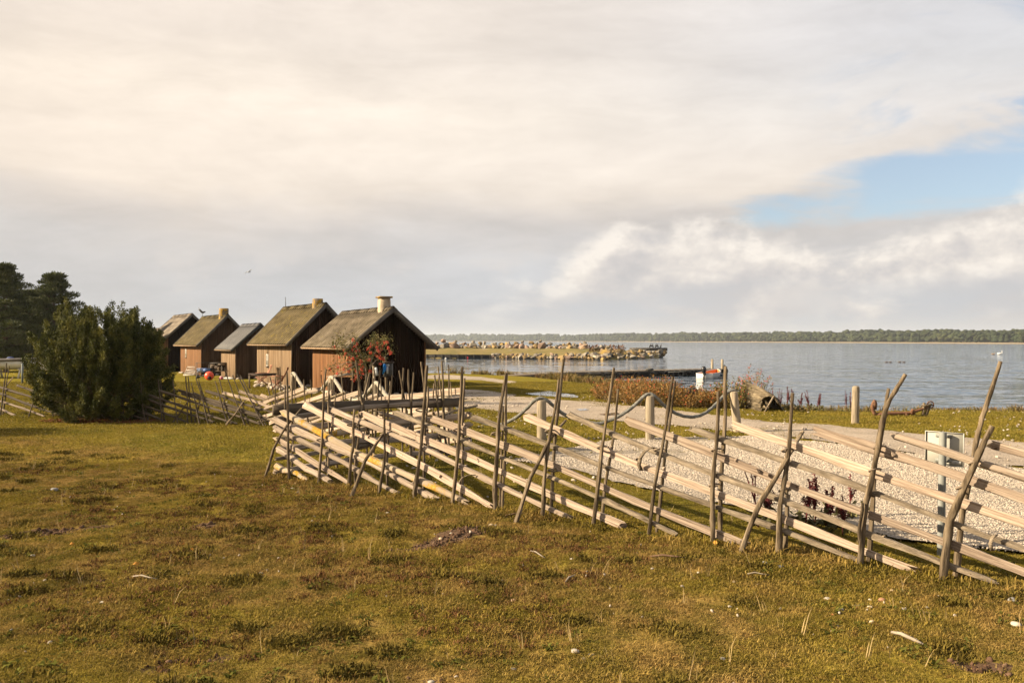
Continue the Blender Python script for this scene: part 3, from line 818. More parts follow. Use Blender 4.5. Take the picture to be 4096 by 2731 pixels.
for (bu, bv), (tu, tv) in (((690, 1690), (752, 1606)), ((905, 1700), (980, 1600)), ((10, 1560), (55, 1507)), ((780, 1690), (806, 1560))):
    f = G(bu, bv); stake_part(fence4, [f, PL4.at(tu, tv, .1)], .03, 'brace')

# ------------------------------------------------------------------ rope barrier
M_post = pmat('rope_post_wood', (.12, .095, .065), (.25, .205, .145), 4, (5, 5, .45), .88, .7, 12, rnd=.12, c3=(.32, .265, .19))
def post(name, u, vb, vt, ut, dia, label, Y=None):
    f = G(u, vb) if Y is None else P(u, vb, Y)
    if Y is not None: f.z = 0
    f.z = gzs(f.x, f.y)
    tip = P(ut, vt, f.y)
    mb = MB(); L = tip - f
    mb.tube([(0, 0, -.1), L * .3, L * .65, L * .965, L, L + L.normalized() * .012], [dia / 2, dia / 2, dia / 2 * .98, dia / 2 * .96, dia / 2 * .86, dia / 2 * .5], 14, .015)
    me = npmesh(name, mb.V, mb.F, True); me.set_sharp_from_angle(angle=R(40))
    o = link(name, me, M_post, None, f)
    tag(o, label, 'post', 'rope barrier posts')
    return f, tip
PT = []
for a in ((1173, 1588, 1498, 1173, .22, 'farthest rope post, left of the front hut', 33.6), (1326, 1616, 1514, 1326, .22, 'rope post beside the wooden bin at the front hut', 29.6), (1504, 1660, 1538, 1504, .22, 'rope post below the red rowan', 25.7), (1790, 1730, 1584, 1790, .22, 'rope post half hidden behind the fence corner', 20.5),
          (2167, 1762, 1601, 2166, .225, 'rope post nearest the puddles on the road'), (2600, 1763, 1584, 2600, .21, 'middle rope post with a deep dark crack, in front of the rosehip bushes'), (2951, 1729, 1567, 2934, .21, 'last rope post leaning left where the rope ends')):
    PT.append(post('rope_post', a[0], a[1], a[2], a[3], a[4], a[5], a[6] if len(a) > 6 else None))
M_rope = pmat('old_rope', (.17, .15, .12), (.36, .33, .27), 22, rough=.9, bump=.6, bscale=60, spec=.1)
M_rope2 = pmat('grey_rope', (.075, .074, .068), (.20, .198, .18), 22, rough=.9, bump=.6, bscale=60, spec=.1)
def rope(name, pts, r, label, mat, turns=9.0):
    pts = [Vector(p) for p in pts]
    Q = []                                            # Catmull-Rom through the measured points
    for i in range(len(pts) - 1):
        a, b_, c_, d_ = pts[max(i - 1, 0)], pts[i], pts[i + 1], pts[min(i + 2, len(pts) - 1)]
        k = max(3, int((c_ - b_).length / .05))
        for j in range(k):
            tt = j / k
            Q.append(.5 * ((2 * b_) + (c_ - a) * tt + (2 * a - 5 * b_ + 4 * c_ - d_) * tt ** 2 + (-a + 3 * b_ - 3 * c_ + d_) * tt ** 3))
    Q.append(pts[-1])
    mb = MB(); o0 = pts[0]
    mb.tube([q - o0 for q in Q], r, 12, .0, prof=lambda i, th: .74 + .40 * abs(math.cos(1.5 * (th + i * .40))))
    me = npmesh(name, mb.V, mb.F, True)
    return tag(link(name, me, mat, None, o0), label, 'rope', 'barrier ropes')
yl = lambda a, b_, f: a + (b_ - a) * f
Yp = [p[0].y for p in PT]
rp = [P(1790, 1578, Yp[3]), P(1846, 1649, 20.3), P(1890, 1675, 20.1), P(1985, 1700, 19.8), P(2060, 1672, 19.5), P(2110, 1630, 19.3), P(2140, 1600, Yp[4]), P(2166, 1592, Yp[4]), P(2197, 1608, Yp[4]), P(2246, 1649, 19.1), P(2290, 1672, 19.1), P(2385, 1693, 19.05), P(2440, 1680, 19.05), P(2492, 1655, 19.0), P(2537, 1622, 19), P(2575, 1586, Yp[5]),
      P(2600, 1575, Yp[5]), P(2625, 1590, Yp[5]), P(2668, 1631, 19.3), P(2719, 1659, 19.6), P(2770, 1667, 19.9), P(2816, 1654, 20.2), P(2857, 1623, 20.5), P(2900, 1578, 20.7), P(2922, 1562, Yp[6]), P(2945, 1562, Yp[6])]
rope('thick_rope', rp, .039, 'grey twisted rope sagging between the near posts by the road', M_rope2)
rp = [P(1164, 1500, Yp[0]), P(1175, 1493, Yp[0]), P(1190, 1515, 33), P(1215, 1550, 32.4), P(1255, 1569, 31.6), P(1290, 1553, 30.6), P(1312, 1525, 30), P(1326, 1508, Yp[1]), P(1345, 1528, 29), P(1375, 1572, 28.2), P(1416, 1601, 27.4), P(1460, 1582, 26.5), P(1488, 1550, 26), P(1504, 1531, Yp[2]), P(1524, 1552, 25.2), P(1553, 1590, 24.6), P(1620, 1640, 23.4), P(1700, 1645, 22), P(1760, 1600, 21), P(1788, 1579, Yp[3])]
rope('thick_rope', rp, .062, 'pale thick rope sagging past the front hut and the rowan', M_rope)

# lone mooring post
f = G(3420, 1696); mb = MB(); L = P(3424, 1543, f.y) - f
mb.tube([(0, 0, -.1), L * .4, L * .93, L * .98, L], [.105, .103, .10, .088, .05], 14, .012)
me = npmesh('mooring_post', mb.V, mb.F, True); me.set_sharp_from_angle(angle=R(40))
tag(link('mooring_post', me, M_post, None, f), 'lone round wooden post on the grass between road and water', 'post')

# ------------------------------------------------------------------ road sign seen from behind
M_alu = pmat('sign_aluminium', (.27, .26, .228), (.33, .318, .28), 3, rough=.85, spec=.15)
M_zinc = pmat('galvanised_pole', (.16, .175, .175), (.26, .28, .28), 5, (4, 4, .8), .5, rough=.5 if False else .5) if False else pmat('galvanised_pole', (.15, .155, .145), (.25, .255, .235), 5, (4, 4, .8), rough=.65, spec=.25)
f = G(3763, 2222); f.z = gzs(f.x, f.y)
sg = thing('traffic_sign', f, 'grey back of a small square road sign on a metal pole', 'sign')
yz = f.y
def SP(u, v, dy=0.0): return P(u, v, yz + dy)
pt_, pr = SP(3772, 1728), .038
mb = MB(); mb.tube([f - Vector((0, 0, .1)), f.lerp(pt_, .5), pt_], pr, 16); mb.build('pole', M_zinc, sg, smooth=False, auto=40)
c00, c10, c01 = SP(3703, 1721, .22), SP(3858, 1733, -.05), SP(3701, 1851, .22)
ex = (c10 - c00); ey = (c01 - c00); nrm = ex.cross(ey).normalized()
if nrm.y > 0: nrm = -nrm
def quadbox(mb, a, ex, ey, n, th):
    P8 = [a, a + ex, a + ex + ey, a + ey]; P8 = P8 + [p + n * th for p in P8]
    fs = [(0, 1, 2, 3), (7, 6, 5, 4), (0, 4, 5, 1), (1, 5, 6, 2), (2, 6, 7, 3), (3, 7, 4, 0)]
    if ex.cross(ey).dot(n) > 0: fs = [tuple(q[::-1]) for q in fs]
    mb.add(P8, fs)
ey = ey * 1.02
mb = MB(); quadbox(mb, c00, ex, ey, -nrm, .003); mb.build('plate', M_alu, sg)
exn, eyn = ex.normalized(), ey.normalized()
mb = MB()
quadbox(mb, c00, exn * .006, ey, nrm, .018); quadbox(mb, c00 + ex - exn * .006, exn * .006, ey, nrm, .018)
quadbox(mb, c00 + exn * .006, ex - exn * .012, eyn * .006, nrm, .018); quadbox(mb, c00 + ey - eyn * .006 + exn * .006, ex - exn * .012, eyn * .006, nrm, .018)
mb.build('flange', flat('sign_edge', (.42, .41, .37), .7), sg)
mb = MB()
for fy in (.07, .80):
    quadbox(mb, c00 + ex * .27 + ey * fy, ex * .42, ey * .09, nrm, .012)
    mb.tube([c00 + ex * .62 + ey * (fy + .045) + nrm * .01, c00 + ex * .62 + ey * (fy + .045) + nrm * .035], .011, 10)
mb.build('clamp', M_zinc, sg)
a = c00 + ex * .56 + ey * .83
mb = MB(); quadbox(mb, a, ex * .37, ey * .1, nrm, .0015); stk = mb.build('sticker', flat('sticker_white', (.50, .49, .45), .7), sg)
mb = MB()
for j in range(4): quadbox(mb, a + ex * (.02 + .031 * j) + ey * .022, ex * .022, ey * .035, nrm, .0022)
for j in range(2): quadbox(mb, a + ex * .18 + ey * (.025 + .03 * j), ex * .16, ey * .010, nrm, .0022)
mb.build('print', flat('sticker_print', (.22, .24, .30), .7), stk)

# ------------------------------------------------------------------ fishing huts
def lichen_stone(name, c1, c2, thr):
    return pmat(name, c1, c2, 3.5, rough=.92, bump=.7, bscale=30, spots=(4.5, thr, (.33, .20, .035)), spec=.1)
M_tar_a = pmat('tarred_boards_orange', (.075, .032, .014), (.165, .076, .031), 3, (5, 5, .5), .85, .5, 18, rnd=.26, c3=(.24, .135, .070), spec=.15)
M_tar_b = pmat('boards_grey_brown', (.095, .060, .033), (.19, .128, .076), 3, (5, 5, .5), .88, .5, 18, rnd=.22, c3=(.27, .20, .135), spec=.12)
M_tar_c = pmat('boards_red_brown', (.085, .040, .019), (.18, .092, .045), 3, (5, 5, .5), .88, .5, 18, rnd=.22, c3=(.23, .145, .085), spec=.12)
M_blk = pmat('gable_black', (.006, .0035, .0022), (.018, .0095, .006), 3, (5, 5, .5), 1.0, .4, 18, rnd=.4, spec=.0)  # gable boards, much darker than the side wall boards
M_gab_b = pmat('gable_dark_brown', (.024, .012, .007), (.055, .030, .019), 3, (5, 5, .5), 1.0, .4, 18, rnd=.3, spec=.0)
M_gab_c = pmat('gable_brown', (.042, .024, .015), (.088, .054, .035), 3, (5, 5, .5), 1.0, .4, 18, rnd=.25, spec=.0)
M_roof_a = pmat('corrugated_mossy', (.056, .044, .029), (.105, .084, .057), 1.6, (2.2, .6, .6), .92, .5, 25, c3=(.155, .127, .090), spec=.1, lo=.32, hi=.68, spots=(5, .66, (.14, .115, .04)))
M_roof_b = pmat('corrugated_brown_moss', (.048, .037, .017), (.092, .070, .034), 1.4, (2.0, .5, .5), .92, .5, 25, c3=(.135, .107, .060), spec=.1, spots=(4, .60, (.15, .115, .025)))
M_roof_c = pmat('corrugated_slate_grey', (.060, .058, .058), (.10, .096, .095), 1.4, (2, .5, .5), .7, .3, 25, spec=.3)
M_roof_d = pmat('plain_grey_brown_roof', (.080, .063, .047), (.125, .103, .08), 1.4, (3, .6, .6), .9, .4, 25, c3=(.20, .168, .132), spec=.12)
def grooves(m, pitch, corr, dark):
    t = NT.__new__(NT); t.t = m.node_tree; t.n = t.t.nodes; t.l = t.t.links
    bs = [n for n in t.n if n.type == 'BSDF_PRINCIPLED'][0]; src = bs.inputs['Base Color'].links[0].from_socket
    sx = t.new('ShaderNodeSeparateXYZ'); t.l.new(t.new('ShaderNodeTexCoord').outputs['Object'], sx.inputs[0])
    s = t.math('SINE', t.math('MULTIPLY', sx.outputs[1], 2 * math.pi / pitch))
    f = t.mapr(s, .35, -.75); f = t.math('MULTIPLY', f, t.mapr(t.noise(t.new('ShaderNodeTexCoord').outputs['Object'], 3.0, 4), .25, .6, .45, 1.0))
    t.l.new(t.mix(t.math('MULTIPLY', f, .95), src, dark), bs.inputs['Base Color'])
grooves(M_roof_a, .34, .03, (.018, .014, .009)); grooves(M_roof_b, .34, .03, (.020, .016, .007)); grooves(M_roof_c, .21, .02, (.022, .022, .023))
M_barge = pmat('grey_bargeboard', (.055, .048, .042), (.105, .092, .08), 3, rough=.88, bump=.4)
M_barge_b = pmat('black_bargeboard', (.025, .025, .025), (.05, .05, .05), 3, rough=.8)
M_chim_a = lichen_stone('chimney_plaster', (.30, .235, .165), (.47, .385, .285), .66)
M_chim_b = lichen_stone('chimney_lichen', (.115, .088, .060), (.21, .165, .115), .50)
M_frame = flat('window_paint', (.56, .53, .47), .55)
M_pane = pmat('window_glass', (.012, .013, .015), (.03, .032, .036), 2, rough=.06, spec=.6)
M_stone = pmat('foundation_stone', (.22, .18, .14), (.42, .36, .29), 2.5, rough=.95, bump=.8, bscale=18, rnd=.25, spec=.1, coord='Object')
M_iron = pmat('dark_iron', (.018, .017, .016), (.04, .035, .03), 9, rough=.6, spec=.4)
BOARDS = {}
def board_mesh(wd, th, key):
    if key not in BOARDS:
        g = random.Random(hash(key) % 1000)
        h = wd / 2
        V = [(-h, 0, 0), (h, 0, 0), (h * .96, -th, 0), (-h * .94, -th, 0), (-h, 0, 1), (h, 0, 1), (h * .93, -th, 1), (-h * .97, -th, 1)]
        F = [(3, 2, 1, 0), (4, 5, 6, 7), (2, 3, 7, 6), (0, 4, 7, 3), (1, 2, 6, 5), (0, 1, 5, 4)]
        BOARDS[key] = npmesh('board', V, [tuple(f[::-1]) for f in F])
    return BOARDS[key]
def hut(corner, d, L, W, eave, ridge, label, wall_m, gab_m, roof_m, barge_m, ov=.42, ove=.38, pitch=.19, brd=.105, corr=.030, chimney=None, window=None, base_n=0, z0=0.0, both=False):
    """corner: front left ground corner; d: unit vector from back to front along the ridge. Local axes: x to the right along the gable, y from front to back."""
    fx = Vector((-d[1], d[0], 0)); fx = fx if fx.x > 0 else -fx          # gable direction, to the right
    rz = math.atan2(fx.y, fx.x)
    h = thing('fishing_hut', (corner.x, corner.y, z0), label, 'hut', 'row of fishing huts', rz)
    # local frame: x along gable, y back along the ridge
    mb = MB()
    rs = (ridge - eave) / (W / 2 + ove)                                # roof slope
    wt = eave + rs * ove - .04                                        # wall height at the plate
    ap = wt + rs * W / 2
    def shell(x0, x1, y0, y1, ins):
        V = [(x0, y0, 0), (x1, y0, 0), (x1, y0, wt), ((x0 + x1) / 2, y0, ap - ins), (x0, y0, wt), (x0, y1, 0), (x1, y1, 0), (x1, y1, wt), ((x0 + x1) / 2, y1, ap - ins), (x0, y1, wt)]
        F = [(0, 1, 2, 3, 4), (9, 8, 7, 6, 5), (0, 4, 9, 5), (1, 6, 7, 2), (0, 5, 6, 1)]
        return V, F
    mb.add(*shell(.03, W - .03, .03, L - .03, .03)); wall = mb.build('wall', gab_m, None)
    wall.parent = h
    def board(x, y, rot, hgt, mat, wd=brd, th=.024, k=0):
        o = bpy.data.objects.new('board', board_mesh(wd * .90, th, (round(wd, 3), th, k % 3)))
        if not o.data.materials: o.data.materials.append(None)
        o.material_slots[0].link = 'OBJECT'; o.material_slots[0].material = mat
        o.parent = h; o.location = (x, y, .04); o.rotation_euler = (0, 0, rot); o.scale = (1, 1, hgt - .04)
        COL.objects.link(o)
    n = int(W / brd)
    for i in range(n):
        x = (i + .5) * W / n
        hg = wt + rs * min(x, W - x) - .02
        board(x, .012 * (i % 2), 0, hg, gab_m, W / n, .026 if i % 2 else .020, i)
    n = int(L / brd)
    for i in range(n):
        y = (i + .5) * L / n
        if window and abs(y - window[0]) < .16: 
            continue
        board(.0 + .012 * (i % 2), y, -R(90), wt - .02, wall_m, L / n, .026 if i % 2 else .020, i)
    if window:
        y, zc, wh = window
        mb = MB(); mb.box((-.005, y, (zc - wh / 2 + .0) / 2 + .02), (.03, .30, zc - wh / 2 - .04)); mb.box((-.005, y, (zc + wh / 2 + wt - .02) / 2), (.03, .30, wt - .02 - zc - wh / 2)); o = mb.build('board', wall_m); o.parent = h
        win = link('window', npmesh('window', [(-.012, y - .15, zc - wh / 2), (-.012, y + .15, zc - wh / 2), (-.012, y + .15, zc + wh / 2), (-.012, y - .15, zc + wh / 2)], [(3, 2, 1, 0)]), M_pane, h)
        mb = MB()
        for yy in (-.14, .14): mb.box((-.03, y + yy, zc), (.04, .035, wh))
        for zz in (-wh / 2 + .02, wh / 2 - .02): mb.box((-.032, y, zc + zz), (.04, .245, .035))
        mb.box((-.026, y, zc), (.025, .024, wh - .08)); mb.box((-.024, y, zc + .02), (.022, .24, .02))
        o = mb.build('frame', M_frame); o.parent = win
        mb = MB(); mb.box((-.06, y, zc - wh / 2 - .035), (.1, .36, .035)); o = mb.build('sill', M_barge); o.parent = win
    # corner boards
    mb = MB(); mb.box((-.028, -.03, wt / 2), (.05, .06, wt - .06)); mb.box((W + .01, -.03, wt / 2), (.05, .06, wt - .06)); o = mb.build('corner_board', wall_m); o.parent = h
    # roof slopes, corrugated down the slope
    for side in (0, 1):
        yy = np.arange(-ov, L + ov + 1e-6, pitch / 6)
        prof = corr * np.sin(2 * np.pi * yy / pitch)
        slope_len = W / 2 + ove
        segs = 4
        V = []; F = []
        for k in range(segs + 1):
            s = k / segs
            lap = .010 * (s * 2 - math.floor(s * 2 - 1e-6))
            xr = slope_len * s
            z = ridge - rs * xr + .045
            X = W / 2 + (xr if side else -xr)
            sag = -.02 * np.sin(np.pi * (yy + ov) / (L + 2 * ov)) * (1 - s)
            nrm = 1 / math.hypot(1, rs)
            for j, y in enumerate(yy):
                V.append((X, y, z + sag[j] + prof[j] * nrm + lap))
        m_ = len(yy)
        for k in range(segs):
            for j in range(m_ - 1):
                q = (k * m_ + j, k * m_ + j + 1, (k + 1) * m_ + j + 1, (k + 1) * m_ + j)
                F.append(q if side == 0 else q[::-1])
        me = npmesh('roof', V, F, True)
        o = link('roof', me, roof_m, h)
        sm = o.modifiers.new('thick', 'SOLIDIFY'); sm.thickness = .012; sm.offset = -1
        # boarding under the sheets
        mb = MB()
        X0, X1 = W / 2, W / 2 + (slope_len - .04) * (1 if side else -1)
        za, zb = ridge - .0, ridge - rs * (slope_len - .04)
        V = [(X0, -ov + .03, za), (X1, -ov + .03, zb), (X1, L + ov - .03, zb), (X0, L + ov - .03, za)]
        V += [(x, y, z - .035) for x, y, z in V]
        mb.add(V, [(0, 1, 2, 3), (7, 6, 5, 4), (0, 4, 5, 1), (1, 5, 6, 2), (2, 6, 7, 3), (3, 7, 4, 0)])
        q = mb.build('underboarding', M_barge); q.parent = h
        for yb in (-ov, L + ov):
            mb = MB()
            a = Vector((W / 2, yb, ridge - .035)); bq = Vector((W / 2 + slope_len * (1 if side else -1), yb, ridge - .035 - rs * slope_len))
            mb.beam(a, bq, .028, .17); q = mb.build('bargeboard', barge_m); q.parent = h
        mb = MB(); xe = W / 2 + (slope_len + .012) * (1 if side else -1)
        mb.box((xe, L / 2, eave - .01), (.024, L + 2 * ov - .06, .07)); q = mb.build('eave_board', M_tar_b); q.parent = h
    # ridge cap of bent sheets
    mb = MB()
    for i in range(5):
        y0 = -ov - .02 + (L + 2 * ov + .04) * i / 5; y1 = -ov - .02 + (L + 2 * ov + .04) * (i + 1) / 5 + .03
        for sgn in (-1, 1):
            V = [(W / 2, y0, ridge + .105 + .006 * (i % 2)), (W / 2 + sgn * .17, y0, ridge + .09 - rs * .17 + .006 * (i % 2)), (W / 2 + sgn * .17, y1, ridge + .09 - rs * .17 + .006 * (i % 2)), (W / 2, y1, ridge + .105 + .006 * (i % 2))]
            V += [(x, y, z - .02) for x, y, z in V]
            fs = [(0, 1, 2, 3), (7, 6, 5, 4), (0, 4, 5, 1), (1, 5, 6, 2), (2, 6, 7, 3), (3, 7, 4, 0)]
            mb.add(V, fs if sgn > 0 else [f[::-1] for f in fs])
    q = mb.build('ridge_cap', roof_m if corr else roof_m); q.parent = h
    if chimney:
        cy, cw, ctop, cmat, cap, xoff = chimney
        mb = MB(); nseg = 6
        V = []; F = []
        for i in range(nseg + 1):
            s = i / nseg; z = ridge - .55 + (ctop - ridge + .55) * s
            hw = cw / 2 * (1.06 - .08 * s)
            for ax, ay in ((-1, -1), (1, -1), (1, 1), (-1, 1)):
                V.append((W / 2 + xoff + ax * hw + random.uniform(-.012, .012), cy + ay * hw + random.uniform(-.012, .012), z))
        for i in range(nseg):
            for k in range(4):
                F.append((4 * i + k, 4 * i + (k + 1) % 4, 4 * i + 4 + (k + 1) % 4, 4 * i + 4 + k))
        F.append(tuple(4 * nseg + k for k in range(4)))
        mb.add(V, F); ch = mb.build('chimney', cmat); ch.parent = h
        if cap:
            mb = MB(); mb.box((W / 2 + xoff, cy, ctop + .035), (cw * 1.32, cw * 1.32, .07)); q = mb.build('chimney_cap', M_chim_b); q.parent = ch
    for i in range(base_n):                         # rough stones under the sill
        s = (i + .5) / base_n
        ms = MB(); 
        if i % 3: c = (-.06, s * L, .03)
        else: c = (s * W, -.05, .03)
        ms.blob((0, 0, 0), random.uniform(.09, .15), i * 7 + int(L * 10), .2, 1, (1.2, 1.2, .7))
        q = link('foundation_stone', npmesh('foundation_stone', ms.V, ms.F, True), M_stone, h, c)
    return h, rz
def unit(x, y): l = math.hypot(x, y); return (x / l, y / l)
H1 = G(1410, 1590); H2 = G(1167, 1551); H3 = G(943, 1517); H4 = G(806, 1502); H5 = G(672, 1486)
D1, D2, D3, D4 = unit(.49, -.87), unit(.555, -.83), unit(.53, -.85), unit(.56, -.83)
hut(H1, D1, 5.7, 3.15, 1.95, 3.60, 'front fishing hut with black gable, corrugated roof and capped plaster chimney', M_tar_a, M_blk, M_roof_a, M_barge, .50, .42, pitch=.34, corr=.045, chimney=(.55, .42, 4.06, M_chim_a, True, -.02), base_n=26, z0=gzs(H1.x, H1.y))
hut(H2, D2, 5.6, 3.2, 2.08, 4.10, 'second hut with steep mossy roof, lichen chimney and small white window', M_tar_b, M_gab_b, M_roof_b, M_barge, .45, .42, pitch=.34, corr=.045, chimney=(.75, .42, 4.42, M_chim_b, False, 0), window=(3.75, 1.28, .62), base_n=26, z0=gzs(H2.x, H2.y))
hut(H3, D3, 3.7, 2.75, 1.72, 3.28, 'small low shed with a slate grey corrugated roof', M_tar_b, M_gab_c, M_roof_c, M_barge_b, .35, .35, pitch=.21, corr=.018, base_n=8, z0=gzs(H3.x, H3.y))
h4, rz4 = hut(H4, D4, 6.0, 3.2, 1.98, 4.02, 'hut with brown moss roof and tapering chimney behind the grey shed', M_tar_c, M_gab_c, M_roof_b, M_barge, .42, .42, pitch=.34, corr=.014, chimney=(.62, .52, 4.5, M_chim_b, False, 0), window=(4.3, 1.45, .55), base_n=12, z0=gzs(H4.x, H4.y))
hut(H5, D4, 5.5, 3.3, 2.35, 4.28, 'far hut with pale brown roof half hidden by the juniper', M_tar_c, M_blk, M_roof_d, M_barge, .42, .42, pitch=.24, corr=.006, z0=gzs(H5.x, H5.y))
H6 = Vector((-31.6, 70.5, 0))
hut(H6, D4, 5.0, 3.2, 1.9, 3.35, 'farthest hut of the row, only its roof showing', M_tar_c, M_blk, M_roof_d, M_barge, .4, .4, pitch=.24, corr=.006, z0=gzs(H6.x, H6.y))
# mast on the second hut, bird vane on the fourth
p = P(1143, 1232, 46.0); mb = MB(); mb.tube([p - Vector((0, 0, .2)), P(1142, 1188, 46.0)], [.022, .012], 6)
tag(mb.build('roof_aerial', M_iron, None, p), 'thin aerial rod at the back of the second roof', 'aerial')
p = P(810, 1268, 60.5); vn = thing('weather_vane', p, 'dark bird shaped weather vane on the moss roof', 'weather vane')
mb = MB(); mb.tube([p - Vector((0, 0, .25)), p + Vector((0, 0, .32))], .014, 6); mb.tube([p + Vector((-.1, 0, .02)), p + Vector((.1, 0, .02))], .012, 5); mb.build('rod', M_iron, vn)
mb = MB(); q = p + Vector((0, 0, .36))
mb.tube([q + Vector(v) for v in ((-.30, 0, .22), (-.18, 0, .10), (-.05, 0, 0), (.08, 0, -.02), (.17, 0, .03), (.24, 0, .02))], [.012, .05, .075, .07, .045, .008], 8)
mb.add([q + Vector(v) for v in ((-.1, 0, .04), (.02, 0, .04), (-.33, 0, .36), (-.1, .014, .04), (.02, .014, .04), (-.33, .014, .36))], [(0, 1, 2), (5, 4, 3), (0, 3, 4, 1), (1, 4, 5, 2), (2, 5, 3, 0)])
mb.build('bird', M_iron, vn)

# ------------------------------------------------------------------ things standing by the huts
M_grey = pmat('old_grey_wood', (.075, .058, .042), (.19, .15, .11), 4, rough=.9, bump=.5, rnd=.15, c3=(.26, .21, .155))
M_teak = pmat('red_brown_slats', (.19, .085, .048), (.30, .145, .085), 5, rough=.7, rnd=.08)
M_dkwood = pmat('dark_table_wood', (.030, .018, .012), (.065, .040, .027), 5, rough=.7)
# bin with a sloping lid against the front hut
c = G(1362, 1600); c.z = gzs(c.x, c.y)
bn_ = thing('wooden_bin', c, 'wooden bin with sloping lid beside the front hut wall', 'bin', None, math.atan2(unit(.49, -.87)[0], .87) * 0 + math.atan2(.49, .87))
def loc_build(mb, name, mat, par, **k):
    o = mb.build(name, mat, None, (0, 0, 0), **k); o.parent = par; return o
mb = MB(); mb.box((0, 0, .43), (.74, .62, .86)); loc_build(mb, 'body', M_gab_b, bn_)
for i in range(7):
    mb = MB(); mb.box((-.32 + i * .107, -.322, .42), (.095, .022, .82)); loc_build(mb, 'board', M_gab_b, bn_)
mb = MB(); mb.beam((-.44, 0, .88), (.44, 0, 1.0), .76, .04); loc_build(mb, 'lid', M_grey, bn_)
# rowan is planted later; post with a roofed feeder box, and a leaning board with a card
c = G(1548, 1590 + 14); c = P(1549, 1604, 30.5); c.z = gzs(c.x, c.y)
fd = thing('feeder_post', c, 'post with a small roofed wire box and a bright blue cloth', 'post')
tp = P(1541, 1427, 30.5)
mb = MB(); mb.tube([c - Vector((0, 0, .1)), c.lerp(tp, .5), tp], [.058, .052, .045], 9, .05); mb.build('post', M_stake, fd, smooth=True)
bx0, bx1, bz0, bz1 = P(1537, 1449, 30.3).x, P(1571, 1449, 30.3).x, P(0, 1503, 30.3).z, P(0, 1452, 30.3).z
yb = 30.22; cx = (bx0 + bx1) / 2; cz = (bz0 + bz1) / 2; wd = bx1 - bx0; hh = bz1 - bz0
M_mesh = pmat('grey_wire_box', (.045, .045, .045), (.10, .10, .098), 30, rough=.6)
M_paper = flat('paper_white', (.45, .48, .52), .7); M_cloth = flat('blue_cloth', (.010, .16, .50), .8)
mb = MB(); mb.box((cx, yb, cz), (wd, .26, hh)); bxo = mb.build('box', M_mesh, fd)
mb = MB(); mb.box((cx, yb, bz1 + .03), (wd * 1.25, .36, .05)); mb.build('roof', M_dkwood, fd)
mb = MB(); mb.box((cx, yb, bz0 - .02), (wd * 1.2, .34, .035)); mb.build('tray', M_dkwood, fd)
mb = MB()
for k in range(5): mb.box((bx0 + wd * (k + .5) / 5, yb - .137, cz), (.008, .01, hh))
mb.build('bars', M_iron, bxo)
mb = MB(); mb.box((cx - .01, yb - .146, cz + .0), (.075, .006, hh * .62)); mb.box((cx + .0, yb - .146, bz1 - .07), (.13, .006, .07)); mb.build('card', M_paper, fd)
mb = MB(); mb.tube([(bx0 + .04, yb - .16, bz1 - .02), (bx0 + .06, yb - .17, bz1 - .12), (bx0 + .03, yb - .17, bz1 - .28), (bx0 - .02, yb - .17, bz1 - .40)], [.035, .06, .045, .02], 8, .2); mb.build('cloth', M_cloth, fd, smooth=True)
c = P(1503, 1600, 30.0); c.z = gzs(c.x, c.y)
ps = thing('notice_post', c, 'leaning grey plank post with a pale card beside the feeder', 'post')
mb = MB(); mb.beam(c - Vector((0, 0, .05)), P(1494, 1452, 30), .10, .05, (0, 1, 0)); mb.build('plank', M_grey, ps)
mb = MB(); a = P(1503, 1469, 29.94); bq = P(1509, 1502, 29.94); mb.beam(a, bq, .012, .09, (1, 0, 0)); mb.build('card', M_paper, ps)
mb = MB(); mb.beam(P(1484, 1456, 29.9), P(1516, 1449, 29.9), .2, .03); mb.build('roof_board', M_dkwood, ps)

# garden table and two folding chairs by the second hut
c = G(1050, 1553); c.z = gzs(c.x, c.y)
tb = thing('garden_table', c, 'dark rectangular garden table on the grass by the second hut', 'table', None, R(16))
mb = MB()
for k in range(6): mb.box((0, -.28 + k * .112, .70), (1.32, .10, .025))
loc_build(mb, 'tabletop', M_dkwood, tb)
mb = MB(); mb.box((0, -.29, .645), (1.22, .025, .08)); mb.box((0, .29, .645), (1.22, .025, .08)); mb.box((-.61, 0, .645), (.025, .56, .08)); mb.box((.61, 0, .645), (.025, .56, .08)); loc_build(mb, 'apron', M_dkwood, tb)
for sx_ in (-.60, .60):
    for sy_ in (-.28, .28):
        mb = MB(); mb.box((sx_, sy_, .34), (.055, .055, .68)); loc_build(mb, 'leg', M_grey, tb)
def chair(loc, rz, label):
    ch = thing('folding_chair', loc, label, 'chair', 'folding chairs by the second hut', rz)
    # sits facing +x
    mb = MB()
    for k in range(6):
        y = -.20 + k * .08
        mb.beam((-.20, y, .40), (-.50, y, 1.05 - .02 * abs(k - 2.5)), .012 if False else .062, .018, (1, 0, 1))
    loc_build(mb, 'backrest', M_teak, ch)
    mb = MB(); mb.beam((-.485, -.25, 1.02), (-.485, .25, 1.02), .03, .09); mb.beam((-.22, -.25, .45), (-.22, .25, .45), .03, .06); loc_build(mb, 'back_rail', M_teak, ch)
    mb = MB()
    for k in range(6): mb.beam((-.20 + k * .085, -.24, .42 + k * .008), (-.20 + k * .085, .24, .42 + k * .008), .068, .018)
    loc_build(mb, 'seat', M_teak, ch)
    for y in (-.26, .26):
        mb = MB(); mb.beam((.28, y, 0), (-.30, y, .62), .03, .045); loc_build(mb, 'leg', M_teak, ch)
        mb = MB(); mb.beam((-.40, y, 0), (.24, y, .44), .03, .045); loc_build(mb, 'leg', M_teak, ch)
        mb = MB(); mb.beam((-.36, y, .64), (.26, y, .66), .05, .03); loc_build(mb, 'armrest', M_teak, ch)
    return ch
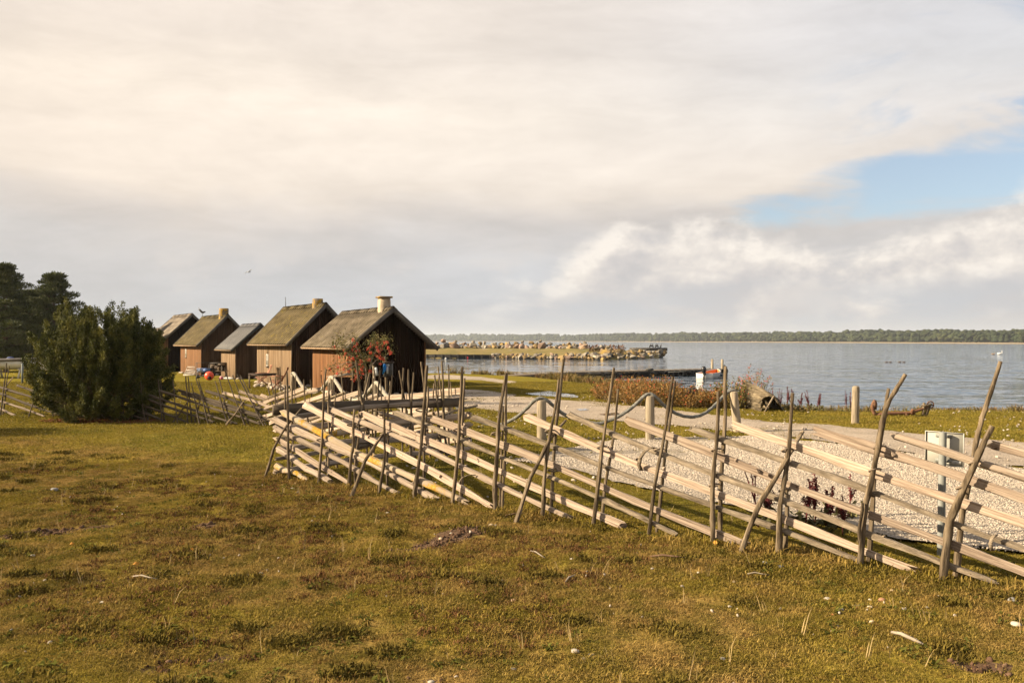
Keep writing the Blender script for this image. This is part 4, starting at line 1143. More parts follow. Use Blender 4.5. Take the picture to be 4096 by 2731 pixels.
c = G(1045, 1549); c.y += 1.0; c.x -= .3; c.z = gzs(c.x, c.y); chair(c, R(205), 'red brown folding chair behind the garden table, against the plank wall')
c = G(1108, 1560); c.z = gzs(c.x, c.y); chair(c, R(188), 'red brown folding chair at the right end of the garden table')
for i, (u, v) in enumerate(((1096, 1555), (1112, 1558), (1128, 1562), (1140, 1557), (1085, 1553), (1030, 1548), (1050, 1548), (1150, 1570))):
    ms = MB(); ms.blob((0, 0, .04), random.uniform(.12, .2), 300 + i, .22, 1, (1.2, 1, .7)); q = G(u, v); q.z = gzs(q.x, q.y)
    tag(link('white_stone', npmesh('white_stone', ms.V, ms.F, True), M_stone, None, q), ('pale rubble stone behind the right chair', 'rubble stone right of the right chair', 'rubble stone nearest the second hut corner', 'small rubble stone against the second hut wall, right of the chairs', 'rubble stone under the right end of the garden table', 'pale rubble stone under the left of the garden table', 'pale rubble stone between the table legs', 'rubble stone lying out on the grass by the hut corner')[i], 'stone', 'rubble at the second hut')

# orange buoy
M_buoy = pmat('orange_buoy', (.62, .060, .022), (.70, .085, .035), 3, rough=.42, spec=.4)
c = G(837, 1521); r_ = .26; c.z = gzs(c.x, c.y)
by_ = thing('mooring_buoy', c, 'big orange red ball buoy lying on the grass', 'buoy')
mb = MB(); mb.lathe(c + Vector((0, 0, r_)), [(r_ * math.cos(a), r_ * math.sin(a)) for a in np.linspace(-1.55, 1.55, 17)], 24); mb.build('ball', M_buoy, by_, smooth=True)
mb = MB(); d_ = Vector((.35, -.8, -.45)).normalized(); mb.tube([c + Vector((0, 0, r_)) + d_ * r_ * .93, c + Vector((0, 0, r_)) + d_ * (r_ * 1.12)], [.11, .085], 12); mb.build('eye', pmat('black_rubber', (.012, .012, .012), (.03, .03, .03), 8, rough=.7), by_)
# trolley with blue crates
M_rub = MATS['black_rubber']
c = G(812, 1513); c.z = gzs(c.x, c.y)
tr = thing('hand_trolley', c, 'black framed trolley carrying blue crates beside the buoy', 'trolley', None, R(12))
mb = MB(); mb.box((0, 0, .13), (.75, .5, .05)); loc_build(mb, 'platform', M_iron, tr)
mb = MB()
for sx_ in (-.38, .38):
    for sy_ in (-.22, .22): mb.tube([(sx_, sy_, .13), (sx_, sy_, .95)], .016, 6)
    mb.tube([(sx_, -.22, .95), (sx_, .22, .95)], .016, 6)
mb.tube([(-.38, -.22, .95), (.75, -.22, 1.0)], .016, 6); loc_build(mb, 'frame', M_iron, tr)
for sx_ in (-.28, .28):
    for sy_ in (-.24, .24):
        mb = MB(); mb.tube([(sx_, sy_ - .03, .09), (sx_, sy_ + .03, .09)], .09, 12); loc_build(mb, 'wheel', M_rub, tr)
def crate(loc, sz, rz, mat, label):
    o = thing('fish_crate', loc, label, 'crate', 'crates on the trolley', rz)
    mb = MB(); wx, wy, wz = sz; th = .025
    for s_ in (-1, 1):
        mb.box((s_ * (wx / 2 - th / 2), 0, wz / 2), (th, wy, wz)); mb.box((0, s_ * (wy / 2 - th / 2), wz / 2), (wx - 2 * th, th, wz))
    mb.box((0, 0, .015), (wx - 2 * th, wy - 2 * th, .03)); loc_build(mb, 'shell', mat, o)
    mb = MB()
    for s_ in (-1, 1):
        mb.box((s_ * (wx / 2 + .008), 0, wz - .02), (.02, wy + .03, .03)); mb.box((0, s_ * (wy / 2 + .008), wz - .02), (wx - .01, .02, .03))
    loc_build(mb, 'rim', mat, o)
M_cr1 = flat('pale_blue_crate', (.36, .45, .66), .5); M_cr2 = flat('blue_crate', (.10, .17, .40), .5)
crate(P(801, 1487, c.y - .05), (.34, .36, .22), R(8), M_cr1, 'pale blue plastic crate at the left on the trolley')
crate(P(826, 1487, c.y - .02), (.42, .36, .21), R(8), M_cr2, 'darker blue plastic crate at the right on the trolley')
mb = MB(); q = P(813, 1488, c.y); mb.box((q.x, q.y, q.z - .03), (.82, .46, .03)); o = mb.build('shelf', M_iron, None, (0, 0, 0)); o.parent = tr; o.matrix_parent_inverse = tr.matrix_world.inverted() if False else Matrix.Translation(-tr.location) if False else (Matrix.Rotation(-R(12), 4, 'Z') @ Matrix.Translation(-tr.location))
# workbench
c = G(879, 1511); c.z = gzs(c.x, c.y)
wb = thing('work_bench', c, 'old wooden work bench with shelves against the shed', 'bench', None, R(14))
mb = MB(); mb.box((0, 0, .92), (1.12, .55, .045)); loc_build(mb, 'top', M_barge, wb)
for sx_ in (-.48, .48):
    for sy_ in (-.22, .22):
        mb = MB(); mb.box((sx_, sy_, .45), (.07, .07, .9)); loc_build(mb, 'leg', M_grey, wb)
mb = MB(); mb.box((0, 0, .42), (1.0, .45, .03)); loc_build(mb, 'shelf', M_grey, wb)
mb = MB(); mb.box((-.36, -.25, .78), (.22, .03, .16)); mb.box((.1, -.25, .82), (.5, .03, .09)); loc_build(mb, 'drawer_front', M_grey, wb)
mb = MB(); mb.box((.1, .24, .65), (.9, .02, .45)); loc_build(mb, 'back_panel', M_dkwood, wb)
for i, (dx_, hh_) in enumerate(((-.05, .25), (.12, .3), (.3, .22))):
    o = tag(MB().lathe((0, 0, 0), [(.05, 0), (.055, hh_ * .6), (.03, hh_ * .85), (.03, hh_)], 10).build('jar', M_grey if i != 1 else M_frame, None, (0, 0, 0)), ['small grey jar on the bench shelf, left', 'pale jar in the middle of the bench shelf', 'small grey jar on the bench shelf, right'][i], 'jar', 'jars on the work bench'); o.location = c + Vector((dx_, -.05 + dx_ * .25, .44))
# old tyre or fender leaning on the bench
mb = MB(); q = c + Vector((-.42, -.45, .32))
V = []; F = []
for i in range(20):
    a = 2 * math.pi * i / 20
    for j in range(8):
        bb = 2 * math.pi * j / 8; rr = .25 + .075 * math.cos(bb)
        V.append((rr * math.cos(a), .085 * math.sin(bb), rr * math.sin(a)))
for i in range(20):
    for j in range(8):
        F.append((i * 8 + j, i * 8 + (j + 1) % 8, ((i + 1) % 20) * 8 + (j + 1) % 8, ((i + 1) % 20) * 8 + j))
TYRE = npmesh('tyre', V, F, True); TYRE.materials.append(M_rub)
o = bpy.data.objects.new('leaning_fender_ring', TYRE); o.location = q; o.rotation_euler = (R(-14), 0, R(25)); COL.objects.link(o); tag(o, 'black rubber ring leaning against the work bench', 'rubber ring')
q = G(886, 1518); mb = MB(); mb.blob((0, 0, .09), .11, 5, .02, 2); o = tag(link('small_float', npmesh('small_float', mb.V, mb.F, True), flat('pink_float', (.42, .12, .16), .5), None, q), 'small pink float on the ground by the bench', 'float')
q = G(914, 1517); mb = MB(); mb.blob((0, 0, .05), .28, 8, .25, 2, (1.3, .7, .28)); o = tag(link('white_sack', npmesh('white_sack', mb.V, mb.F, True), flat('sack_white', (.48, .45, .40), .9), None, q), 'crumpled white sack lying by the shed corner', 'sack')
# two pale lattice racks leaning on the fourth hut
M_lat = flat('pale_lattice', (.40, .36, .31), .8)
def rack(u0, u1, vt, vb, Y, label, n):
    a = P(u0, vb, Y); a.z = gzs(a.x, a.y) + .02; bq = P(u1, vb, Y - .2); bq.z = a.z
    up = Vector((0.12, .22, (P(0, vt, Y).z - a.z)))
    o = thing('lattice_rack', a, label, 'rack', 'lattice racks by the fourth hut')
    mb = MB(); mb.beam(a, bq, .03, .04); mb.beam(a + up, bq + up, .03, .04); mb.beam(a, a + up, .03, .03, (1, 0, 0)); mb.beam(bq, bq + up, .03, .03, (1, 0, 0)); mb.build('frame', M_lat, o)
    for i in range(1, n):
        mb = MB(); s = i / n; mb.beam(a.lerp(bq, s), (a + up).lerp(bq + up, min(1, s + .06)), .018, .022, (1, 0, 0)); mb.build('lath', M_lat, o)
rack(738, 790, 1467, 1503, 55.8, 'larger pale lattice rack leaning on the brown plank wall', 12)
rack(733, 772, 1481, 1500, 55.0, 'smaller lattice rack in front of the larger one', 10)

# ------------------------------------------------------------------ foliage helpers
def unitv(A):
    return A / np.maximum(1e-9, np.linalg.norm(A, axis=1, keepdims=True))
def leaf_arrays(C, A, L, Wd, g):
    """diamond leaves: centre-base C, axis A, length L, width Wd"""
    n = len(C)
    rnd_ = g.normal(size=(n, 3)); S = unitv(np.cross(A, rnd_))
    L = np.broadcast_to(np.asarray(L, float), (n,))[:, None]; Wd = np.broadcast_to(np.asarray(Wd, float), (n,))[:, None]
    V = np.stack([C, C + A * L * .5 + S * Wd * .5, C + A * L, C + A * L * .5 - S * Wd * .5], 1).reshape(-1, 3)
    F = np.arange(4 * n).reshape(n, 4)
    return V, F
def leaves(name, C, A, L, Wd, mat, parent, g, kind='stuff'):
    V, F = leaf_arrays(C, unitv(A), L, Wd, g)
    o0 = np.array(wloc(parent)) if parent is not None else np.zeros(3)
    o = link(name, npmesh(name, V - o0, F), mat, parent)
    if kind: o['kind'] = kind
    return o
M_jun = pmat('juniper_needles', (.024, .032, .008), (.066, .071, .016), 2.6, coord='World', rough=.75, isl=.35, c3=(.175, .158, .034), transl=.15, spec=.2)
M_pin = pmat('pine_needles', (.028, .040, .014), (.065, .075, .024), .8, coord='World', rough=.7, isl=.35, c3=(.085, .090, .030), transl=.1, spec=.25)
M_trunk = pmat('pine_bark', (.05, .032, .022), (.13, .075, .045), 5, (1, 1, .4), .95, .8, 14)
M_twig = pmat('brown_twigs', (.075, .048, .026), (.17, .115, .06), 6, rough=.9, rnd=.1)

# juniper
def juniper(jc, label, seed, NP, S):
    jc.z = gzs(jc.x, jc.y)
    jun = thing('juniper_bush', jc, label, 'bush', 'junipers on the meadow')
    g = np.random.default_rng(seed)
    CC, AA, LL, WW = [], [], [], []
    stems = MB()
    def outline(phi, q):
        """crown tip position for a bearing and a height share; wider on the left and low on the right"""
        hgt = 3.3 * q
        rad = 1.93 * (1 - (max(0, q - .45) / .55) ** 2.4 * .52) * (.86 + .14 * math.sin(q * 3.1))
        if q < .22: rad *= .86 + .65 * q
        return rad
    for i in range(NP):
        phi = g.uniform(0, 2 * math.pi); q = min(1.0, g.beta(1.6, 1.0)) * .97 + .02
        inner = i % 5 == 0
        rad = outline(phi, q) * g.uniform(.86, 1.06) * (.55 if inner else 1)
        spiky = i % 4 == 1
        tip = S * np.array([math.cos(phi) * rad * 1.02, math.sin(phi) * rad * .92, 3.34 * q * g.uniform(.93, 1.03)])
        if tip[0] > .3: tip[2] *= 1 - .06 * (tip[0] / S)
        if spiky: tip = tip * np.array([1.03, 1.03, 1.0]) + np.array([0, 0, .09 * S])
        st = np.array([math.cos(phi) * .35, math.sin(phi) * .35, max(.08, tip[2] * .25)])
        midp = st * .35 + tip * .65; midp[2] -= .30 * (1 - .5 * q); midp[:2] *= 1.10
        nc = int(24 * g.uniform(.8, 1.3)); kl = 26
        sc = .38 + .64 * g.uniform(0, 1, nc) ** .8; sc[0] = 1.0
        ax = ((1 - sc) ** 2)[:, None] * st + (2 * sc * (1 - sc))[:, None] * midp + (sc ** 2)[:, None] * tip
        tg = unitv((2 * (1 - sc))[:, None] * (midp - st) + (2 * sc)[:, None] * (tip - midp) + np.array([0, 0, .5]))
        ra = unitv(np.cross(tg, g.normal(size=(nc, 3))))
        cc_ = ax + ra * ((.26 * np.clip(1 - sc, 0, 1) ** .7 + .008) * g.uniform(.3, 1.0, nc))[:, None]
        dr_ = unitv(tg * .9 + ra * .6 + np.array([0, 0, .35]))
        s3 = g.uniform(-.6, 1.0, (nc, kl, 1)); jit_ = g.normal(size=(nc, kl, 3)) * (.030 * (1.15 - .6 * np.clip(s3, 0, 1)))
        Cc = (cc_[:, None, :] + dr_[:, None, :] * s3 * .095 + jit_).reshape(-1, 3)
        Cc[:, 2] = np.maximum(Cc[:, 2], .03); n = len(Cc)
        CC.append(Cc); AA.append(unitv(np.repeat(dr_, kl, 0) * .8 + g.normal(size=(n, 3)) * .55)); LL.append(g.uniform(.04, .085, n)); WW.append(g.uniform(.018, .032, n))
        if i % 3 == 0:
            stems.tube([tuple(np.array(jc) + np.array([math.cos(phi) * .12, math.sin(phi) * .12, -.03])), tuple(np.array(jc) + st), tuple(np.array(jc) + midp)], [.035, .022, .008], 5)
    C_ = np.concatenate(CC) + np.array(jc)
    leaves('foliage', C_, np.concatenate(AA), np.concatenate(LL), np.concatenate(WW), M_jun, jun, g)
    stems.build('stems', M_twig, jun)
jc = G(415, 1676)
juniper(jc, 'large dense dark green juniper bush on the meadow', 5, 380, 1.0)
juniper(Vector((-16.9, 20.0, 0)), 'juniper standing just outside the left edge', 9, 150, .75)
g = np.random.default_rng(6)
# rust coloured needle litter in front of the juniper
n = 2600; a = g.uniform(0, 6.28, n); rr = np.sqrt(g.uniform(0, 1, n))
Xl = jc.x + .3 + rr * np.cos(a) * 1.75; Yl = jc.y - .55 + rr * np.sin(a) * .75
Cl = np.stack([Xl, Yl, gz(Xl, Yl) + .012], 1); Al = g.normal(size=(n, 3)); Al[:, 2] = .15
lit_ = leaves('needle_litter', Cl, Al, g.uniform(.08, .16, n), .02, pmat('rust_litter', (.10, .030, .014), (.20, .065, .028), 3, rough=.95, isl=.4), None, g)
tag(lit_, 'rust brown needle litter under the juniper')

# pines
def pine(u, vt, Y, spread, label, seed, hang=.12, npad=60):
    g = np.random.default_rng(seed)
    b0 = P(u, 1500, Y); b0.z = gzs(b0.x, b0.y); H = P(u, vt, Y).z - b0.z
    o = thing('pine_tree', b0, label, 'tree', 'pines at the left edge')
    lean = g.uniform(-.25, .25)
    mb = MB(); top = b0 + Vector((lean, 0, H * .96))
    mb.tube([b0 - Vector((0, 0, .1)), b0.lerp(top, .3), b0.lerp(top, .65), top], [.20, .16, .10, .03], 9, .05)
    mb.build('trunk', M_trunk, o, smooth=True)
    CC, AA = [], []; limbs = MB()
    for i in range(npad):
        q = hang + (1 - hang) * (i + g.uniform(0, 1)) / npad
        phi = i * 2.4 + g.uniform(-.4, .4)
        env = spread * ((1 - q) ** .62 * 1.05 + .05) * (.62 if q < .25 else 1)
        r = env * g.uniform(.45, 1.0)
        base = b0.lerp(top, min(.98, q)); tip = base + Vector((math.cos(phi) * r, math.sin(phi) * r, .10 + .22 * r * g.uniform(-.2, .6)))
        limbs.tube([base, base.lerp(tip, .6) + Vector((0, 0, -.08)), tip], [.045, .028, .012], 5)
        for k in range(3):
            f = (1.0, .72, .45)[k]
            c = base.lerp(tip, f); n = (210, 150, 90)[k]
            d = g.normal(size=(n, 3)); d = unitv(d) * g.uniform(.2, 1, (n, 1)) ** .5
            sz = np.array([.62, .62, .24]) * (1.15 - .4 * q) * (1, .85, .7)[k] * (spread / 2.6)
            CC.append(np.array(c) + d * sz + np.array([0, 0, .08])); AA.append(unitv(d * np.array([.8, .8, .5]) + np.array([0, 0, .6])))
    limbs.build('branches', M_trunk, o)
    C_ = np.concatenate(CC)
    leaves('crown', C_, np.concatenate(AA), g.uniform(.14, .26, len(C_)), g.uniform(.05, .085, len(C_)), M_pin, o, g)
pine(25, 1052, 60, 3.0, 'tall dark pine at the left edge of the picture', 3, .08, 66)
pine(208, 1092, 64, 2.9, 'second pine, with a pointed top, right of the edge pine', 4, .08, 66)
pine(120, 1160, 68, 2.6, 'lower pine standing between and behind the two tall ones', 6, .05, 56)
pine(-150, 1010, 61, 3.2, 'dark pine mostly outside the left edge', 8, .06, 50)
pine(300, 1268, 74, 2.0, 'small far pine just above the juniper', 12, .05, 44)
pine(60, 1260, 72, 2.8, 'low dense pine filling the gap behind the white boat', 15, .02, 50)

# rowan with red berries
rc = P(1472, 1612, 29.3); rc.z = gzs(rc.x, rc.y)
row = thing('rowan_tree', rc, 'small rowan full of red berry clusters in front of the black gable', 'tree')
g = np.random.default_rng(21)
M_rowb = pmat('rowan_bark', (.13, .10, .075), (.25, .20, .15), 6, rough=.85)
M_rowl = pmat('rowan_leaves', (.045, .052, .016), (.11, .10, .03), 3, coord='World', rough=.7, isl=.35, c3=(.16, .10, .035), transl=.25)
M_berry = pmat('red_berries', (.44, .034, .014), (.56, .075, .028), 4, coord='World', rough=.4, isl=.2, spec=.4)
Yr = 29.3
def RP(u, v, dy=0): return P(u, v, Yr + dy)
limbs = [[rc - Vector((0, 0, .05)), RP(1466, 1500), RP(1458, 1442), RP(1434, 1408), RP(1420, 1372, -.2)], [RP(1470, 1560), RP(1478, 1493, .1), RP(1484, 1442, .2), RP(1508, 1396, .3), RP(1536, 1358, .2)], [RP(1480, 1470, .2), RP(1505, 1440, .4), RP(1535, 1428, .5), RP(1560, 1410, .5)],
         [RP(1462, 1470), RP(1430, 1455, -.3), RP(1395, 1448, -.5), RP(1340, 1468, -.6)], [RP(1458, 1442), RP(1420, 1430, .3), RP(1370, 1400, .5), RP(1345, 1380, .5)], [RP(1484, 1442, .2), RP(1478, 1400, 0), RP(1486, 1370, -.2)], [RP(1430, 1455, -.3), RP(1390, 1480, -.5), RP(1350, 1492, -.6)], [RP(1466, 1500), RP(1440, 1500, -.4), RP(1420, 1512, -.5)], [RP(1508, 1396, .3), RP(1500, 1365, .2), RP(1502, 1345, .2)]]
mb = MB()
for i, lm in enumerate(limbs): mb.tube(lm, np.linspace(.042 if i < 2 else .022, .007, len(lm)), 6, .06)
mb.build('limbs', M_rowb, row, smooth=True)
cl_px = [(1338, 1388), (1412, 1360), (1420, 1386), (1428, 1376), (1425, 1405), (1436, 1402), (1409, 1400), (1375, 1402), (1382, 1417), (1358, 1429), (1398, 1429), (1406, 1440), (1430, 1427), (1445, 1445), (1420, 1450), (1400, 1462), (1390, 1455), (1352, 1467), (1376, 1478), (1320, 1477), (1349, 1495), (1420, 1477), (1425, 1486), (1445, 1468), (1452, 1466), (1447, 1478), (1420, 1500), (1430, 1501), (1425, 1510), (1415, 1519), (1445, 1509), (1452, 1494), (1480, 1485), (1473, 1395), (1482, 1385), (1485, 1378), (1494, 1375), (1510, 1371), (1508, 1387), (1512, 1402), (1530, 1383), (1525, 1395), (1537, 1370), (1548, 1370), (1553, 1391), (1558, 1408), (1564, 1413), (1517, 1409), (1482, 1411), (1500, 1418), (1509, 1424), (1532, 1436), (1536, 1441), (1522, 1455), (1520, 1430), (1470, 1438), (1478, 1440), (1440, 1455), (1412, 1435), (1390, 1440), (1403, 1470), (1436, 1490), (1395, 1485), (1432, 1458)]
VB, FB_ = ICO[1][0] , ICO[1][1]
bv = []
def berry_cluster(seed):
    gg = np.random.default_rng(seed); mbb = MB()
    for k in range(22):
        d = gg.normal(size=3); d /= np.linalg.norm(d); d *= gg.uniform(.2, 1) ** .5
        p_ = d * np.array([.105, .09, .075]); mbb.add(ICO[0][0] * .023 + p_, [tuple(f) for f in ICO[0][1]])
    return npmesh('berry_cluster', mbb.V, mbb.F, True)
BC = [berry_cluster(i) for i in range(4)]
for me in BC: me.materials.append(M_berry)
LC = []
for i, (u, v) in enumerate(cl_px):
    p_ = RP(u, v, g.uniform(-.55, .45)); o = bpy.data.objects.new('berry_cluster', BC[i % 4]); o.parent = row; o.location = p_ - rc; o.rotation_euler = tuple(g.uniform(0, 3, 3)); s_ = g.uniform(.48, .85); o.scale = (s_, s_, s_ * .9); COL.objects.link(o)
    LC.append(np.array(p_) + g.normal(size=(20, 3)) * np.array([.12, .16, .10]) + np.array([0, 0, .08]))
for u, v in ((1360, 1345), (1365, 1360), (1367, 1375), (1372, 1390), (1500, 1345), (1504, 1355), (1538, 1350), (1545, 1362), (1340, 1372), (1380, 1425), (1460, 1430), (1475, 1425), (1440, 1420), (1330, 1470), (1415, 1350), (1490, 1365)):
    LC.append(np.array(RP(u, v)) + g.normal(size=(55, 3)) * np.array([.10, .2, .10]))
LC = np.concatenate(LC)
leaves('leaves', LC, g.normal(size=LC.shape) + np.array([0, 0, -.2]), g.uniform(.06, .12, len(LC)), .035, M_rowl, row, g)

# rosehip thicket on the shore
M_rl = pmat('autumn_rose_leaves', (.075, .070, .018), (.19, .105, .028), 1.6, coord='World', rough=.8, isl=.4, c3=(.25, .115, .030), transl=.25)
M_rl2 = pmat('olive_rose_leaves', (.060, .066, .018), (.13, .11, .03), 1.6, coord='World', rough=.8, isl=.4, c3=(.20, .12, .035), transl=.25)
M_hip = pmat('rose_hips', (.33, .030, .014), (.50, .085, .03), 4, coord='World', rough=.45, isl=.2)
M_cane = pmat('straw_canes', (.13, .085, .035), (.30, .21, .095), 5, rough=.85, isl=.3)
def rosebush(u, vb, w_, h_, label, seed, nl=1700, nh=34, nc=60, lm=None, deep=.8, up=1.0, z=None):
    g = np.random.default_rng(seed)
    c = G(u, vb); c.z = gzs(c.x, c.y) if z is None else z
    o = thing('rosehip_bush', c, label, 'bush', 'rosehip thicket on the shore')
    canes = MB(); CC, AA, HH = [], [], []
    for i in range(nc):
        phi = g.uniform(0, 6.28); r = w_ / 2 * math.sqrt(g.uniform(.05, 1)); hq = h_ * g.uniform(.5, 1.08) * (1 - .35 * (r / (w_ / 2)) ** 2)
        st = np.array([math.cos(phi) * r * .55, math.sin(phi) * r * .55 * deep, -.02])
        tp = np.array([math.cos(phi) * r * 1.05, math.sin(phi) * r * deep * 1.05, hq * up]); md = (st + tp) / 2; md[2] = hq * .72
        md[:2] += g.normal(size=2) * .06; tp[2] *= g.uniform(.75, 1.0)
        Q = [st * (1 - s) ** 2 + 2 * s * (1 - s) * md + s * s * tp for s in np.linspace(0, 1, 5)]
        canes.tube([tuple(np.array(c) + q) for q in Q], [.013, .011, .009, .007, .004], 4)
        n = nl // nc; s = g.uniform(.25, 1.05, n)
        ax = ((1 - s) ** 2)[:, None] * st + (2 * s * (1 - s))[:, None] * md + (s ** 2)[:, None] * tp
        CC.append(ax + g.normal(size=(n, 3)) * .075); AA.append(g.normal(size=(n, 3)) + np.array([0, 0, .3]))
        k = max(1, nh // nc) if g.uniform() < min(1, nh / nc) else 0
        if k: HH.append(ax[np.argsort(-s)[:k]] + g.normal(size=(k, 3)) * .05)
    canes.build('canes', M_cane, o)['kind'] = 'stuff'
    C_ = np.concatenate(CC) + np.array(c); C_[:, 2] = np.maximum(C_[:, 2], c.z + .02)
    leaves('foliage', C_, np.concatenate(AA), g.uniform(.05, .10, len(C_)), g.uniform(.025, .05, len(C_)), lm or M_rl, o, g)
    if HH:
        H_ = np.concatenate(HH); V0, F0 = ICO[0]; k = len(V0)
        V = (H_[:, None, :] + V0[None] * .016 * g.uniform(.8, 1.5, (len(H_), 1, 1))).reshape(-1, 3); F = (F0[None] + (np.arange(len(H_)) * k)[:, None, None]).reshape(-1, 3)
        hp = link('hips', npmesh('hips', V, F, True), M_hip, o); hp['kind'] = 'stuff'
for a in ((2425, 1598, 1.3, .75, 'leftmost low rust brown rosehip bush at the end of the thicket', 31), (2480, 1612, 1.7, .95, 'orange brown rosehip bush near the pier tyres', 32), (2570, 1622, 1.8, 1.0, 'broad rosehip bush behind the middle rope post', 33), (2660, 1626, 1.7, .98, 'thick rosehip bush left of the dark boat fragment', 34), (2760, 1630, 1.6, .72, 'low rosehip bush growing over the dark boat fragment', 35), (2850, 1632, 1.3, .78, 'low rosehip bush between the two old boats', 36), (2530, 1572, 1.5, .9, 'rosehip bush at the back beside the pier', 37), (2640, 1580, 1.9, .95, 'back rosehip bush in front of the moored boat', 38)):
    rosebush(*a)
rosebush(2925, 1634, 1.5, 1.15, 'tall yellowing rosehip bush beside the leaning old boat', 39, 2000, 60, 60, M_rl2)
rosebush(3010, 1596, 1.6, 1.75, 'airy rosehip bush with pink sprays above the old boat', 40, 800, 150, 34, M_rl2, up=1.0)

# dark red dock plants
M_dock = pmat('dock_seed', (.055, .010, .012), (.13, .026, .024), 4, coord='World', rough=.85, isl=.4)
M_dockl = pmat('dock_leaf', (.05, .052, .018), (.10, .085, .03), 3, coord='World', rough=.8, isl=.3)
def dock(u, vb, vt, label, seed, dense=1.0, group='dark red dock plants'):
    g = np.random.default_rng(seed); c = G(u, vb); c.z = gzs(c.x, c.y); h_ = max(.3, P(u, vt, c.y).z - c.z)
    o = thing('dock_plant', c, label, 'plant', group)
    lean = g.uniform(-.12, .12, 2); mb = MB(); tops = []
    CC, AA = [], []
    for k in range(int(3 + 2 * dense)):
        f = 1.0 if k == 0 else g.uniform(.55, .95); st = .0 if k == 0 else h_ * g.uniform(.25, .5)
        a = np.array([lean[0] * st / h_, lean[1] * st / h_, st]); bq = np.array([lean[0] * f + (0 if k == 0 else g.uniform(-.12, .12) * h_ * 1.2), lean[1] * f + g.uniform(-.06, .06), h_ * f])
        mb.tube([tuple(np.array(c) + a), tuple(np.array(c) + (a + bq) / 2), tuple(np.array(c) + bq)], [.010, .008, .004], 4)
        n = int(95 * dense * (1.0 if k == 0 else .7)); s = g.uniform(.38 if k == 0 else .2, 1.0, n)
        ax = a + (bq - a) * s[:, None]
        CC.append(np.array(c) + ax + g.normal(size=(n, 3)) * (.028 * (1.15 - s))[:, None]); AA.append(g.normal(size=(n, 3)))
    mb.build('stalks', M_dock, o)
    C_ = np.concatenate(CC); leaves('seed_heads', C_, np.concatenate(AA), g.uniform(.018, .034, len(C_)), .018, M_dock, o, g)
    n = 26; C_ = np.array(c) + g.normal(size=(n, 3)) * np.array([.10, .10, .06]) + np.array([0, 0, .12]); leaves('leaves', C_, g.normal(size=(n, 3)), g.uniform(.1, .2, n), .05, M_dockl, o, g)
for i, (u, vb, vt, lb, dn) in enumerate(((3090, 1618, 1548, 'dark red dock plant rising behind the old boat', .8), (3124, 1620, 1553, 'slim dock plant right behind the open end of the old boat', .8), (3150, 1628, 1543, 'tallest dock plant of the shore clump', 1.6), (3168, 1628, 1555, 'dock plant in the middle of the dense shore clump', 1.5), (3195, 1630, 1570, 'dock plant leaning right at the end of the shore clump', 1.3),
                                         (3240, 1636, 1560, 'dock plant left of the pair by the water', 1.1), (3268, 1638, 1572, 'short dock plant by the water', .9), (3277, 1640, 1578, 'low dock plant at the water edge', .9), (3387, 1628, 1562, 'left of two thin docks beside the lone post', .7), (3402, 1628, 1566, 'right of two thin docks beside the lone post', .7))):
    dock(u, vb, vt, lb, 60 + i, dn)
for i, (u, vb, vt, lb, dn) in enumerate(((3215, 2130, 1905, 'dark red dock left of the group behind the front fence', 1.2), (3262, 2120, 1884, 'tall dark red dock behind the front fence', 1.2), (3300, 2125, 1945, 'bushy dark red dock behind the front fence', 1.5), (3372, 2140, 1975, 'low dark red dock at the right of the group behind the front fence', 1.0), (3400, 2080, 1900, 'bent red dock beside the stake, on the pebbles', .5), (3035, 2110, 1850, 'thin brown dock stalk on the pebbles behind the brace', .35), (3060, 2095, 1935, 'leafy dark red weed behind the brace', 2.0))):
    dock(u, vb, vt, lb, 80 + i, dn)

# ------------------------------------------------------------------ scattering of uncountable small stuff
def scatter(name, pts, scl, rot, protos, mat, label):
    me = bpy.data.meshes.new(name); me.vertices.add(len(pts)); me.vertices.foreach_set('co', np.asarray(pts, np.float32).ravel())
    a = me.attributes.new('scl', 'FLOAT', 'POINT'); a.data.foreach_set('value', np.asarray(scl, np.float32))
    a = me.attributes.new('rot', 'FLOAT_VECTOR', 'POINT'); a.data.foreach_set('vector', np.asarray(rot, np.float32).ravel())
    a = me.attributes.new('idx', 'INT', 'POINT'); a.data.foreach_set('value', (np.arange(len(pts)) * 7919 % len(protos)).astype(np.int32))
    o = link(name, me)
    ng = bpy.data.node_groups.new(name, 'GeometryNodeTree')
    ng.interface.new_socket('Geometry', in_out='INPUT', socket_type='NodeSocketGeometry'); ng.interface.new_socket('Geometry', in_out='OUTPUT', socket_type='NodeSocketGeometry')
    N = ng.nodes; gi = N.new('NodeGroupInput'); go = N.new('NodeGroupOutput'); inst = N.new('GeometryNodeInstanceOnPoints'); jn = N.new('GeometryNodeJoinGeometry')
    for k, pm in enumerate(protos):
        if not pm.materials: pm.materials.append(mat)
        po = bpy.data.objects.new(name + '_piece', pm)
        oi = N.new('GeometryNodeObjectInfo'); oi.inputs['Object'].default_value = po; oi.inputs['As Instance'].default_value = True
        ng.links.new(oi.outputs['Geometry'], jn.inputs[0])
    inst.inputs['Pick Instance'].default_value = True
    ng.links.new(gi.outputs[0], inst.inputs['Points']); ng.links.new(jn.outputs[0], inst.inputs['Instance'])
    for nm, typ, sock in (('scl', 'FLOAT', 'Scale'), ('rot', 'FLOAT_VECTOR', 'Rotation'), ('idx', 'INT', 'Instance Index')):
        na = N.new('GeometryNodeInputNamedAttribute'); na.data_type = typ; na.inputs['Name'].default_value = nm
        ng.links.new(na.outputs[0], inst.inputs[sock])
    ng.links.new(inst.outputs[0], go.inputs[0])
    md = o.modifiers.new('scatter', 'NODES'); md.node_group = ng
    return tag(o, label, None, None, 'stuff')
